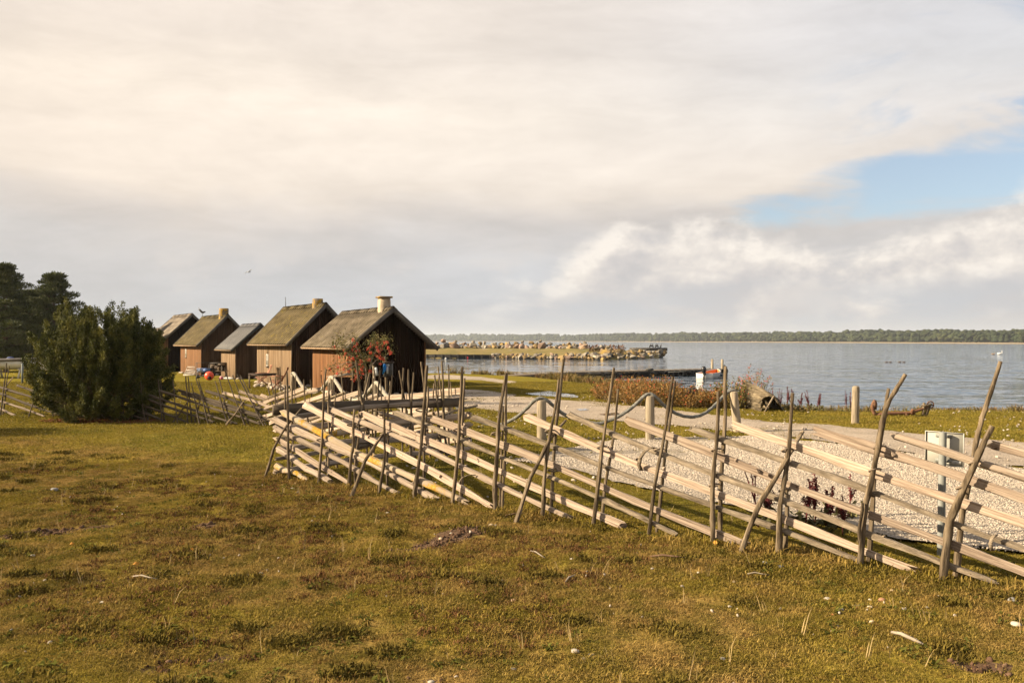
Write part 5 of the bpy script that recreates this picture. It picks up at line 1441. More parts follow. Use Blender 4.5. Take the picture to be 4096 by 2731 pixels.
def tuft(seed, n=26, h0=.014, h1=.042, spread=.062, wd=.0034, lean=1.5):
    g = np.random.default_rng(seed); V, F = [], []
    for i in range(n):
        b_ = g.normal(size=2) * spread; a = g.uniform(0, 6.28); l_ = g.uniform(.1, lean); h_ = g.uniform(h0, h1)
        d = np.array([math.cos(a), math.sin(a), 0]); s_ = np.array([-d[1], d[0], 0]) * wd * g.uniform(.7, 1.4)
        p0 = np.array([b_[0], b_[1], -.008]); p1 = p0 + d * l_ * h_ * .45 + np.array([0, 0, h_ * .62]); p2 = p0 + d * l_ * h_ * 1.25 + np.array([0, 0, h_ * (1.0 - .3 * l_)])
        k = len(V); V += [p0 - s_, p0 + s_, p1 + s_ * .8, p1 - s_ * .8, p2]; F += [(k, k + 1, k + 2, k + 3), (k + 3, k + 2, k + 4)]
    return npmesh('blades', V, F)
m = bpy.data.materials.new('grass_blades'); m.use_nodes = True; t = NT(m.node_tree); M_blade = m
out = t.new('ShaderNodeOutputMaterial'); b = t.new('ShaderNodeBsdfPrincipled')
gn = t.new('ShaderNodeNewGeometry'); pos = gn.outputs['Position']
rnd_ = t.math('FRACT', t.math('ADD', t.new('ShaderNodeObjectInfo').outputs['Random'], t.math('MULTIPLY', gn.outputs['Random Per Island'], 1.7)))
# beyond the front fence and towards the huts the sward is fresher
spx = t.new('ShaderNodeSeparateXYZ'); t.l.new(pos, spx.inputs[0])
side_ = t.math('ADD', t.math('MULTIPLY', t.math('SUBTRACT', spx.outputs[0], FA.x), FN.x), t.math('MULTIPLY', t.math('SUBTRACT', spx.outputs[1], FA.y), FN.y))
lsh = t.math('MAXIMUM', t.mapr(side_, .3, -1.2, 0, .8), t.mapr(spx.outputs[1], 22, 32, 0, .8))
col = grass_colour(t, pos, lsh, rnd_)
t.l.new(col, b.inputs['Base Color']); b.inputs['Roughness'].default_value = 1.0; b.inputs['Specular IOR Level'].default_value = .0
tr = t.new('ShaderNodeBsdfTranslucent'); t.l.new(col, tr.inputs['Color']); ms = t.new('ShaderNodeMixShader'); ms.inputs[0].default_value = .22
t.l.new(b.outputs[0], ms.inputs[1]); t.l.new(tr.outputs[0], ms.inputs[2]); t.l.new(ms.outputs[0], out.inputs[0])
g = np.random.default_rng(77)
def wedge(n, y0, y1, k=.72):
    """points spread evenly over the ground in the camera's field"""
    Y = np.sqrt(g.uniform(y0 * y0, y1 * y1, n)); X = g.uniform(-k, k, n) * Y
    return X, Y
def keep(X, Y, edge=.0):
    on = inside(road_w, X, Y) | inside(yard_w, X, Y) | inside(sand_w, X, Y)
    # grass creeps in over the edges of road and yard in broken patches
    q = fbm(X * .9, Y * .9, 91, 4)
    k = ~on | (q > .66)
    k &= dirt_amount(X, Y) * 1.1 + (fbm(X * 6, Y * 6, 33, 2) - .5) < .55
    k &= shore_dist(X, Y) > .4
    return k
X, Y = wedge(200000, 3.0, 15.5, .74); dens = fbm(X * 1.7, Y * 1.7, 101, 3); k = keep(X, Y) & (dens + g.uniform(-.3, .3, len(X)) > .34); X, Y = X[k], Y[k]
pts = np.stack([X, Y, gz(X, Y)], 1); rot = np.stack([g.uniform(-.15, .15, len(X)), g.uniform(-.15, .15, len(X)), g.uniform(0, 6.28, len(X))], 1)
hgt = .55 + .75 * fbm(X * .9, Y * .9, 111, 3)
# grass stands longer along the foot of the fence where nobody walks
near_f = np.exp(-(meadow_side(X, Y) / .45) ** 2)
scatter('meadow_grass', pts, hgt * g.uniform(.5, .95, len(X)) * (1 + .4 * near_f), rot, [tuft(i) for i in range(7)], M_blade, 'short dry meadow grass in the foreground')
X, Y = wedge(150000, 15.5, 46, .7); k = keep(X, Y); X, Y = X[k], Y[k]
pts = np.stack([X, Y, gz(X, Y)], 1); rot = np.stack([g.uniform(-.15, .15, len(X)), g.uniform(-.15, .15, len(X)), g.uniform(0, 6.28, len(X))], 1)
scatter('lawn_grass', pts, g.uniform(.8, 1.6, len(X)) * (.7 + .5 * fbm(X * .5, Y * .5, 121, 3)), rot, [tuft(20 + i, 24, .012, .032, .11, .0045, 1.2) for i in range(5)], M_blade, 'fresh short grass around the huts and the road')
# long straws and seed stalks here and there
X, Y = wedge(380, 3.2, 15); k = keep(X, Y); X, Y = X[k], Y[k]
pts = np.stack([X, Y, gz(X, Y)], 1); rot = np.stack([g.uniform(-.3, .3, len(X)), g.uniform(-.3, .3, len(X)), g.uniform(0, 6.28, len(X))], 1)
M_straw = pmat('straw', (.20, .14, .06), (.34, .25, .12), 5, coord='World', rough=.85, isl=.3)
scatter('straw_stalks', pts, g.uniform(.5, 1.2, len(X)), rot, [tuft(40 + i, 3, .10, .24, .02, .0022, .5) for i in range(4)], M_straw, 'scattered thin straw stalks in the meadow')
# low broad leaved weeds
X, Y = wedge(1900, 3, 15); q = fbm(X * .6, Y * .6, 131, 3); k = keep(X, Y) & (q > .52); X, Y = X[k], Y[k]
pts = np.stack([X, Y, gz(X, Y) + .004], 1); rot = np.stack([np.zeros(len(X)), np.zeros(len(X)), g.uniform(0, 6.28, len(X))], 1)
M_weed = pmat('meadow_weeds', (.060, .064, .014), (.105, .100, .022), 4, coord='World', rough=1, isl=.3, transl=.2, spec=.0)
scatter('meadow_weeds', pts, g.uniform(.6, 1.3, len(X)), rot, [tuft(50 + i, 14, .02, .045, .03, .011, 1.6) for i in range(4)], M_weed, 'low green broad leaved weeds in the turf')
# dry heathy patches
X, Y = wedge(13000, 3, 15); q = fbm(X * .75 + 3, Y * .75, 141, 4); k = keep(X, Y) & (q > .58) & (meadow_side(X, Y) > 0); X, Y = X[k], Y[k]
pts = np.stack([X, Y, gz(X, Y)], 1); rot = np.stack([g.uniform(-.2, .2, len(X)), g.uniform(-.2, .2, len(X)), g.uniform(0, 6.28, len(X))], 1)
M_heath = pmat('brown_heath', (.060, .028, .013), (.13, .068, .030), 6, coord='World', rough=1, isl=.4, spec=.0)
scatter('heath_patches', pts, g.uniform(.6, 1.1, len(X)), rot, [tuft(60 + i, 22, .025, .06, .04, .004, 1.0) for i in range(4)], M_heath, 'rusty brown heath tufts in the meadow')

# taller clumps that break the turf, hummock shadow put into their dark colour
cx_, cy_ = wedge(260, 3, 17); k = (meadow_side(cx_, cy_) > .1); cx_, cy_ = cx_[k], cy_[k]
nn_ = 30; rr_ = g.uniform(.03, .12, len(cx_)); X = (cx_[:, None] + g.normal(size=(len(cx_), nn_)) * rr_[:, None] * 1.3).ravel(); Y = (cy_[:, None] + g.normal(size=(len(cx_), nn_)) * rr_[:, None]).ravel()
pts = np.stack([X, Y, gz(X, Y)], 1); rot = np.stack([g.uniform(-.2, .2, len(X)), g.uniform(-.2, .2, len(X)), g.uniform(0, 6.28, len(X))], 1)
M_dkg = pmat('dark_turf_clumps', (.045, .036, .010), (.092, .070, .016), 2.5, coord='World', rough=1, isl=.4, c3=(.10, .072, .02), spec=.0)
scatter('dark_turf_clumps', pts, g.uniform(.7, 1.5, len(X)), rot, [tuft(100 + i, 18, .02, .055, .035, .005, 1.0) for i in range(4)], M_dkg, 'taller turf clumps toned dark for hummock shadow')
# longer growth along the foot of the fence
sF = g.uniform(-.3, 12.5, 1500); oF = g.normal(size=1500) * .16; X = FA.x + FD.x * sF + FN.x * oF; Y = FA.y + FD.y * sF + FN.y * oF; k = fbm(X * 1.6, Y * 1.6, 222, 2) > .42; X, Y = X[k], Y[k]
pts = np.stack([X, Y, gz(X, Y)], 1); rot = np.stack([g.uniform(-.2, .2, len(X)), g.uniform(-.2, .2, len(X)), g.uniform(0, 6.28, len(X))], 1)
scatter('fence_foot_grass', pts, g.uniform(.7, 1.5, len(X)), rot, [tuft(110 + i, 15, .035, .10, .045, .004, .9) for i in range(4)], M_blade, 'longer grass growing along the foot of the front fence')
# crumbs of soil where the turf is broken
X, Y = wedge(60000, 5.2, 15); dd = dirt_amount(X, Y); k = dd + (fbm(X * 7, Y * 7, 233, 2) - .5) * .9 > .5; X, Y = X[k][:2600], Y[k][:2600]
M_clod = pmat('soil_crumbs', (.030, .017, .011), (.085, .050, .032), 3, coord='World', rough=1, rnd=.35, c3=(.12, .078, .05), spec=.0)
def clod(seed):
    mb = MB(); mb.blob((0, 0, 0), 1.0, seed, .3, 1, (1.2, 1, .7)); return npmesh('clod', mb.V, mb.F)
scatter('soil_crumbs', np.stack([X, Y, gz(X, Y)], 1), g.uniform(.006, .030, len(X)) * g.uniform(.5, 1, len(X)), g.uniform(0, 6, (len(X), 3)), [clod(i) for i in range(5)], M_clod, 'crumbled brown soil on the bare patches')

# tall dry shore vegetation
def shore_band(n, d0, d1, x0, x1, hole=None):
    X = g.uniform(x0, x1, n * 6); Y = g.uniform(20, 75, n * 6); d = shore_dist(X, Y)
    k = (d > d0) & (d < d1) & (np.abs(X) < Y * .72); X, Y = X[k][:n], Y[k][:n]
    return X, Y
X, Y = shore_band(5200, .05, 1.9, 2.5, 30); q = fbm(X * .8, Y * .8, 151, 3); k = q > .36; X, Y = X[k], Y[k]
k = ~((X > 11.6) & (X < 14.3) & (q[k] < .55)); X, Y = X[k], Y[k]
pts = np.stack([X, Y, gz(X, Y)], 1); rot = np.stack([g.uniform(-.15, .15, len(X)), g.uniform(-.15, .15, len(X)), g.uniform(0, 6.28, len(X))], 1)
M_shore = pmat('shore_weeds', (.075, .072, .020), (.16, .115, .036), 1.1, coord='World', rough=.85, isl=.4, c3=(.17, .082, .034), transl=.2)
scatter('shore_weeds', pts, g.uniform(.45, 1.1, len(X)) * (.6 + .7 * fbm(X * .5, Y * .5, 161, 2)), rot, [tuft(70 + i, 26, .15, .42, .07, .011, .7) for i in range(5)], M_shore, 'tall dry weeds and grass along the water edge')
X, Y = shore_band(1500, .1, 2.3, 14.5, 32); k = fbm(X * .7, Y * .7, 77, 3) > .47; X, Y = X[k], Y[k]; pts = np.stack([X, Y, gz(X, Y)], 1); rot = np.stack([g.uniform(-.15, .15, len(X)), g.uniform(-.15, .15, len(X)), g.uniform(0, 6.28, len(X))], 1)
M_shore2 = pmat('shore_herbs', (.09, .088, .016), (.17, .135, .025), 1.1, coord='World', rough=.85, isl=.35, transl=.25)
scatter('shore_herbs', pts, g.uniform(.5, 1.0, len(X)), rot, [tuft(80 + i, 22, .10, .28, .08, .016, 1.0) for i in range(5)], M_shore2, 'yellow green herbs on the bank by the anchor')
X, Y = shore_band(500, .1, 2.6, -8, 8); pts = np.stack([X, Y, gz(X, Y)], 1); rot = np.stack([g.uniform(-.15, .15, len(X)), g.uniform(-.15, .15, len(X)), g.uniform(0, 6.28, len(X))], 1)
q = fbm(X * .35, Y * .35, 171, 2); k = (q > .5) | (X > 2); scatter('reed_tufts', pts[k], g.uniform(.7, 1.4, k.sum()), rot[k], [tuft(90 + i, 30, .2, .55, .10, .014, .6) for i in range(4)], M_shore, 'brown reed tufts at the far water edge')

# pebbles of the yard and crushed shells on the road
def pebble(seed):
    mb = MB(); mb.blob((0, 0, 0), 1.0, seed, .17, 1, (1.25, 1.0, .72)); return npmesh('pebble', mb.V, mb.F, True)
M_pb = pmat('pebble_stone', (.22, .18, .14), (.35, .30, .245), 1.2, coord='World', rough=.9, rnd=.22, c3=(.41, .355, .295), spec=.05)
xs = [p.x for p in yard_w]; ys = [p.y for p in yard_w]
X = g.uniform(min(xs), 11, 120000); Y = g.uniform(min(ys), max(ys), 120000); k = inside(yard_w, X, Y) & (np.abs(X) < Y * .68) & (fbm(X * .9, Y * .9, 91, 4) < .66); X, Y = X[k], Y[k]
pts = np.stack([X, Y, np.full(len(X), .041)], 1); rot = g.uniform(0, 6.28, (len(X), 3)) * np.array([.1, .1, 1])
scatter('yard_pebbles', pts, g.uniform(.005, .014, len(X)) * np.where(Y < 14, 1, 1.25), rot, [pebble(i) for i in range(6)], M_pb, 'white rounded pebbles covering the yard')
X, Y = wedge(2600, 12, 34, .68); k = ~inside(yard_w, X, Y) & (meadow_side(X, Y) < -.5) & ((X > -2) | (Y > 28)) & (shore_dist(X, Y) > 2) & (fbm(X * .7, Y * .7, 181, 3) > .47); X, Y = X[k], Y[k]
pts = np.stack([X, Y, gz(X, Y) + .02 + .03 * inside(road_w, X, Y)], 1)
scatter('road_stones', pts, g.uniform(.012, .035, len(X)), g.uniform(0, 6, (len(X), 3)) * np.array([.1, .1, 1]), [pebble(10 + i) for i in range(4)], M_pb, 'loose pale stones strewn over road and grass')
X, Y = wedge(420, 5, 15, .66); k = (fbm(X * .8, Y * .8, 191, 3) + .16 * (X / Y) > .50) & (meadow_side(X, Y) > -.2); X, Y = X[k], Y[k]
pts = np.stack([X, Y, gz(X, Y) + .008], 1); scatter('meadow_pebbles', pts, g.uniform(.006, .017, len(X)), g.uniform(0, 6, (len(X), 3)), [pebble(20 + i) for i in range(4)], M_pb, 'tiny pale pebbles and shells in the meadow turf')

# ------------------------------------------------------------------ mole of boulders across the harbour mouth
def Gs(u, v): return G(u, v, SEA)
g = np.random.default_rng(201)
front = [Gs(u, v) for u, v in ((1150, 1427), (1400, 1429), (1750, 1432), (1962, 1433), (2200, 1436), (2400, 1438.5), (2500, 1438), (2570, 1436), (2620, 1432))]
def fr(u):
    us = (1150, 1400, 1750, 1962, 2200, 2400, 2500, 2570, 2620)
    i = max(0, min(len(us) - 2, next((k for k in range(len(us) - 1) if u < us[k + 1]), len(us) - 2)))
    f = (u - us[i]) / (us[i + 1] - us[i]); return front[i].lerp(front[i + 1], f)
mole = thing('breakwater', fr(2000) + Vector((0, 8, 0)), 'long grassy breakwater edged with boulders across the harbour mouth', 'breakwater')
V, F = [], []
us = np.linspace(1150, 2640, 90)
for i, u in enumerate(us):
    p = fr(u); e = 1.0 - sstep(2440, 2640, u) * .55; w_ = 1.0 - sstep(2380, 2640, u) * .45
    for dy, z in ((-1.5, -1.3), (0, -.6), (1.2, -.15), (3, .1), (7, .55), (11, .95), (14, 1.05), (17, .7), (21, -.6), (22, -1.4)):
        V.append((p.x, p.y + dy * w_ + .25 * math.sin(u * .11 + dy), z * (e if z > 0 else 1) + .06 * math.sin(u * .07 + dy * 2)))
for i in range(len(us) - 1):
    for k in range(9): F.append((i * 10 + k, (i + 1) * 10 + k, (i + 1) * 10 + k + 1, i * 10 + k + 1))
M_mole = pmat('mole_grass', (.085, .078, .020), (.15, .115, .032), .35, coord='World', rough=.95, bump=1.0, bscale=3, c3=(.19, .14, .055), spots=(.55, .63, (.20, .165, .125)))
mb = MB(); mb.add(V, F); mb.build('bank', M_mole, mole, smooth=True)
M_bould = [pmat('boulder_%s' % n, c1, c2, 1.1, rough=.92, bump=.8, bscale=6, rnd=.28, spec=.12, spots=(1.4, th, (.27, .185, .055))) for n, c1, c2, th in (('grey', (.10, .088, .072), (.21, .185, .152), .60), ('ochre', (.15, .10, .05), (.25, .18, .09), .55), ('pink', (.17, .115, .085), (.27, .195, .15), .62), ('pale', (.19, .165, .13), (.30, .265, .215), .62))]
BM = []
for i in range(10):
    ms = MB(); ms.blob((0, 0, 0), 1.0, 400 + i, .20, 1, (random.uniform(1.0, 1.35), random.uniform(.85, 1.1), random.uniform(.7, .95)))
    import bmesh
    bm = bmesh.new(); gg = np.random.default_rng(700 + i); sc3 = np.array([gg.uniform(1.0, 1.35), gg.uniform(.8, 1.1), gg.uniform(.62, .9)])
    for q in range(17):
        d3 = gg.normal(size=3); d3 /= np.linalg.norm(d3); bm.verts.new(tuple(d3 * sc3 * gg.uniform(.86, 1.08)))
    res = bmesh.ops.convex_hull(bm, input=bm.verts[:])
    bmesh.ops.delete(bm, geom=[e for e in res['geom_interior'] if isinstance(e, bmesh.types.BMVert)], context='VERTS')
    me = bpy.data.meshes.new('boulder'); bm.to_mesh(me); bm.free()
    if i % 2: me.polygons.foreach_set('use_smooth', np.ones(len(me.polygons), dtype=bool)); me.set_sharp_from_angle(angle=R(42))
    me.materials.append(None); BM.append(me)
nb = [0]
def boulder(p, r):
    o = bpy.data.objects.new('boulder', BM[nb[0] * 7 % 10]); nb[0] += 1
    o.material_slots[0].link = 'OBJECT'; o.material_slots[0].material = M_bould[int(g.choice([0, 0, 1, 1, 2, 3]))]
    o.parent = mole; o.location = Vector(p) - mole.location; o.rotation_euler = (g.uniform(-.4, .4), g.uniform(-.4, .4), g.uniform(0, 6.28)); o.scale = (r, r, r); COL.objects.link(o)
u = 1640.0
while u < 2372:
    p = fr(u) + Vector((0, 13.2, 0)); r = g.uniform(.38, .8) if g.uniform() < .8 else g.uniform(.8, 1.05)
    if u > 2180: r *= .78
    r *= 1.0; boulder((p.x, p.y - .3, .88 + r * .45), r)
    if g.uniform() < .9: boulder((p.x + g.uniform(-.3, .3), p.y + .6, 1.0 + r * 1.0 + g.uniform(.0, .25)), g.uniform(.3, .55))
    if g.uniform() < .45: boulder((p.x + g.uniform(-.3, .3), p.y - 1.0, 1.0 + .2), g.uniform(.2, .38))
    u += r * 2 * FPX / p.y * g.uniform(.50, .68)
u = 1972.0
while u < 2430:
    p = fr(u); r = g.uniform(.30, .55)
    boulder((p.x, p.y + .1 + g.uniform(-.3, .3), -.42 + r * .35), r)
    if g.uniform() < .8: boulder((p.x, p.y + 1.0 + g.uniform(-.3, .4), -.02 + r * .3), g.uniform(.25, .45) * (1 + .5 * (u > 2250)))
    u += r * 2 * FPX / p.y * g.uniform(.48, .66)
for k in range(74):                                  # the mole's head
    u = g.uniform(2395, 2625); p = fr(u); f = (u - 2395) / 230
    dy = g.uniform(-.3, 5.5) * (1 - .45 * f); hgt = (-.45 + .36 * dy * (1 - .35 * f))
    boulder((p.x, p.y + dy, min(1.45, hgt) + .1), g.uniform(.3, .62))
boulder(fr(2430) + Vector((0, 2.4, .75)), 1.05)
for k in range(26):
    u = g.uniform(2570, 2662); Y = g.uniform(136, 143); x = (u - U0) / FPX * Y; boulder((x, Y, g.uniform(-.45, .55)), g.uniform(.3, .6))
M_wet = pmat('dark_wet_timber', (.010, .009, .008), (.028, .024, .02), 3, rough=.8, bump=.4)
mb = MB(); a, bq = P(2530, 1398, 142), P(2656, 1399, 144); a.z = bq.z = 0.83; mb.beam(a, bq, 2.4, .5); mb.build('timber_crib', pmat('grey_timber', (.045, .04, .034), (.09, .08, .068), 2, rough=.9), mole)
mb = MB(); p0, p1 = fr(1500), fr(1962); mb.beam((p0.x, p0.y - .2, -.35), (p1.x, p1.y - .2, -.35), .35, .86); q = mb.build('quay_wall', M_wet, mole)
mb = MB()
for k in range(16):
    p = p0.lerp(p1, k / 15); mb.tube([(p.x, p.y - .42, -.9), (p.x, p.y - .42, .12)], .11, 7)
mb.build('quay_piles', M_wet, mole)
for k, (u0, u1) in enumerate(((1826, 1862), (1870, 1885), (1898, 1910))):
    a = P(u0, 1417, 133.0); bq = P(u1, 1428, 132.0); mb = MB(); mb.tube([a, a.lerp(bq, .5) - Vector((0, 0, .12)), bq], .025, 5)
    tag(mb.build('mooring_line', flat('line_grey', (.12, .14, .15), .8), None, a), ('longest', 'middle', 'shortest')[k] + ' mooring line slung from the dark quay', 'rope', 'mooring lines at the quay')
# dry flower stalks on the mole's head
n = 500; U_ = g.uniform(2375, 2525, n); C_ = np.array([tuple(fr(x) + Vector((0, g.uniform(6, 9), 1.2))) for x in U_]); C_[:, 2] += g.uniform(-.1, .75, n)
leaves('weeds', C_, g.normal(size=(n, 3)) + np.array([0, 0, .7]), g.uniform(.25, .5, n), .16, pmat('mole_weeds', (.06, .028, .016), (.13, .065, .03), 1, coord='World', rough=.9, isl=.4), mole, g)
# floats on the harbour water
for (u, v, r, c, lb) in ((1871, 1430.5, .24, (.55, .03, .035), 'red ball float near the dark quay'), (1783, 1435.5, .17, (.6, .6, .57), 'white float on the calm harbour water')):
    p = Gs(u, v + 2); mb = MB(); mb.lathe(p + Vector((0, 0, .1)), [(r * math.cos(a), r * math.sin(a)) for a in np.linspace(-1.5, 1.5, 9)] + [(r * .25, r * 1.05), (r * .2, r * 1.25)], 12)
    tag(mb.build('float_buoy', flat('float_%.1f' % r, c, .4), None, p, smooth=True), lb, 'buoy')
# cormorants
M_corm = flat('cormorant_black', (.012, .012, .013), .6)
for k, u in enumerate((2600, 2611, 2623, 2631, 2643)):
    p = P(u, 1397, 143); p.z = 1.08; s_ = -1 if k in (1, 3) else 1
    mb = MB()
    mb.tube([p + Vector(v) for v in ((-.17 * s_, 0, .03), (-.08 * s_, 0, .14), (0, 0, .27), (.04 * s_, 0, .40), (.03 * s_, 0, .52), (.06 * s_, 0, .62), (.12 * s_, 0, .645), (.22 * s_, 0, .63))], [.02, .09, .125, .10, .05, .04, .042, .012], 8)
    mb.tube([p + Vector((-.02, .04, 0)), p + Vector((-.02, .04, .18))], .018, 5); mb.tube([p + Vector((.04, -.04, 0)), p + Vector((.04, -.04, .18))], .018, 5)
    if k in (1, 3): mb.add([p + Vector(v) for v in ((0, .02, .42), (-.4, .03, .5), (-.34, .03, .2), (0, .02, .2), (0, -.02, .42), (-.4, -.0, .5), (-.34, -.0, .2), (0, -.02, .2))], [(0, 1, 2, 3), (7, 6, 5, 4), (0, 4, 5, 1), (1, 5, 6, 2), (2, 6, 7, 3)])
    tag(mb.build('cormorant', M_corm, None, p, smooth=True), ('leftmost black cormorant on the timber end of the breakwater', 'second cormorant from the left, wing half open', 'middle cormorant standing upright on the timber end', 'fourth cormorant from the left, wing half open', 'rightmost cormorant at the tip of the timber end')[k], 'bird', 'cormorants on the breakwater end')

# ------------------------------------------------------------------ pier with tyres
JA, JM, JB = P(1980, 1497, 55.0), P(2300, 1489, 60.5), P(2912, 1477, 68.0)
for q in (JA, JM, JB): pass
JM.z = JA.z = JB.z = -.02
pier = thing('wooden_pier', Vector((JM.x, JM.y, SEA)), 'low dark wooden pier hung with old tyres', 'pier')
M_deck = pmat('pier_deck', (.075, .062, .05), (.15, .128, .105), 3, rough=.9, rnd=.15)
dj = (JB - JM).normalized(); nj = Vector((-dj.y, dj.x, 0)); Lj = (JB - JM).length
me = None
npk = int(Lj / .3)
mb0 = MB(); mb0.box((0, 0, 0), (.27, 1.8, .05)); plank_me = npmesh('plank', mb0.V, mb0.F); plank_me.materials.append(M_deck)
for k in range(npk):
    p = JM + dj * ((k + .5) * Lj / npk) + nj * .9; o = bpy.data.objects.new('plank', plank_me); o.parent = pier; o.location = p - pier.location + Vector((0, 0, -.025 + .01 * math.sin(k * 3.7))); o.rotation_euler = (0, 0, math.atan2(dj.y, dj.x) + .01 * math.sin(k * 2.1)); COL.objects.link(o)
mb = MB(); mb.beam(JM + nj * .05 + Vector((0, 0, -.17)), JB + nj * .05 + Vector((0, 0, -.17)), .12, .22); mb.build('edge_beam', M_wet, pier)
mb = MB(); mb.beam(JM + nj * .25 + Vector((0, 0, -.55)), JB + nj * .25 + Vector((0, 0, -.55)), .1, .62); mb.build('skirt', M_wet, pier)
da = (JA - JM); mb = MB(); mb.beam(JM + Vector((.3, .4, -.1)), JA + Vector((0, .4, -.16)), 1.4, .22); mb.build('shore_ramp', M_dark, pier)
for k in range(9):
    p = JM + dj * (Lj * (k + .5) / 9); mb = MB(); mb.tube([p + Vector((0, 0, -1.4)), p + Vector((0, 0, -.05))], .11, 8); mb.build('pile', M_wet, pier)
for u, vt in ((2849, 1436), (2889, 1437)):
    s = 1; p = P(u, 1476, 67.8 + (.9 if u < 2870 else .2)); mb = MB(); mb.tube([Vector((p.x, p.y, -1.4)), P(u, vt, p.y)], [.12, .10], 9); mb.build('mooring_pile', M_post, pier)
M_tyre2 = pmat('worn_tyre', (.02, .02, .02), (.07, .068, .064), 6, rough=.85, rnd=.4)
T2 = TYRE.copy(); T2.materials.clear(); T2.materials.append(M_tyre2)
for k, (u, v) in enumerate(((2478, 1506), (2545, 1501), (2610, 1499), (2665, 1496), (2723, 1495), (2755, 1498), (2781, 1492), (2898, 1472), (2906, 1490), (2886, 1488))):
    kk = (u - U0) / FPX; tt = (kk * JM.y - JM.x) / (dj.x - kk * dj.y); q = JM + dj * tt - nj * .1; q = P(u, v, q.y)
    o = bpy.data.objects.new('tyre', T2); o.parent = pier; o.location = q - pier.location; o.rotation_euler = (0, 0, math.atan2(dj.y, dj.x) + (.7 if k > 6 else -.25)); o.scale = (.85,) * 3; COL.objects.link(o)
q = P(2598, 1483, JM.y + 3.6); o = bpy.data.objects.new('tyre', T2); o.parent = pier; o.location = Vector((q.x, q.y, .08)) - pier.location; o.rotation_euler = (R(90), 0, 0); COL.objects.link(o)

# ------------------------------------------------------------------ boats
def boat_hull(L, B, D, mat_out, mat_in, parent, transom_cut=0.0, th=.05):
    """open boat along +x from transom (x=0) to stem; z=0 waterline"""
    ns, nc = 14, 7
    def sec(s, inset):
        b_ = (B / 2) * (1 - max(0, s - .30) ** 2.1 / (.70 ** 2.1)) ** .75 * (.90 + .10 * min(1, s / .25)) - inset
        b_ = max(b_, .012)
        sh = D * (.62 + .32 * s ** 2.2); kz = -D * .28 * (1 - s ** 3) + inset * 1.2 + (D * .25 * s ** 6)
        out = []
        for k in range(nc):
            f = k / (nc - 1); a = f * math.pi / 2
            out.append((b_ * math.sin(a) ** .75, kz + (sh - kz) * (1 - math.cos(a) ** .9) if k < nc - 1 else sh))
        return out
    for inset, mat, nm in ((0, mat_out, 'hull'), (th, mat_in, 'interior')):
        V, F = [], []
        for i in range(ns):
            s = i / (ns - 1); sc_ = sec(s, inset); x = s * L * (1 - inset / L * 1.5) + (inset if inset else 0)
            row_ = [(x, -y, z) for y, z in reversed(sc_)] + [(x, y, z) for y, z in sc_[1:]]
            V += row_
        m_ = 2 * nc - 1
        for i in range(ns - 1):
            for k in range(m_ - 1):
                q = (i * m_ + k, i * m_ + k + 1, (i + 1) * m_ + k + 1, (i + 1) * m_ + k)
                F.append(q if inset == 0 else q[::-1])
        F.append(tuple(range(m_)) if inset else tuple(range(m_ - 1, -1, -1)))
        mb = MB(); mb.add(V, F); o = loc_build(mb, nm, mat, parent); 
        for p_ in o.data.polygons: p_.use_smooth = True
        o.data.set_sharp_from_angle(angle=R(45))
    mb = MB()
    for sg_ in (-1, 1):
        pts_ = []
        for i in range(ns):
            s = i / (ns - 1); sc_ = sec(s, th * .4); pts_.append((s * L, sg_ * sc_[-1][0], sc_[-1][1] + .005))
        mb.tube(pts_, .035, 6)
    return loc_build(mb, 'gunwale', mat_out if mat_in is not None else mat_in, parent, smooth=True)
M_wht = pmat('white_hull', (.42, .41, .385), (.50, .49, .46), 3, rough=.4, spec=.4); M_org = pmat('orange_inside', (.50, .13, .028), (.62, .19, .045), 3, rough=.5); M_blkm = flat('motor_black', (.012, .012, .013), .35, .5)
bt = thing('motor_boat', Gs(2819, 1514), 'small white motor boat with orange inside moored at the pier', 'boat', None, math.atan2(3.8, 2.0))
boat_hull(3.7, 1.45, .62, M_wht, M_org, bt)
for x_ in (1.2, 2.5):
    mb = MB(); mb.box((x_, 0, .28), (.28, 1.35, .04)); loc_build(mb, 'thwart', M_wht, bt)
mb = MB(); mb.box((-.03, 0, .11), (.07, 1.24, .50)); loc_build(mb, 'transom', M_wht, bt)
mo = bpy.data.objects.new('outboard_motor', None); mo.parent = bt; mo.location = (0, 0, 0); COL.objects.link(mo)
mb = MB(); mb.tube([(-.22, 0, .42), (-.24, 0, .55), (-.26, 0, .78), (-.25, 0, .92)], [.10, .17, .18, .10], 10); loc_build(mb, 'cowl', M_blkm, mo, smooth=True)
mb = MB(); mb.box((-.22, 0, .12), (.16, .10, .7)); mb.box((-.2, 0, -.2), (.42, .22, .04)); mb.box((-.08, 0, .38), (.2, .2, .16)); loc_build(mb, 'leg', M_blkm, mo)
mb = MB(); mb.box((-.27, 0, .83), (.05, .24, .035)); loc_build(mb, 'red_stripe', flat('motor_red', (.4, .02, .03), .4), mo)
mb = MB(); mb.tube([(.1, .8, .62), (-.3, 1.6, .5), (-.6, 2.6, .46)], .015, 5); loc_build(mb, 'mooring_line', M_rope2, bt)
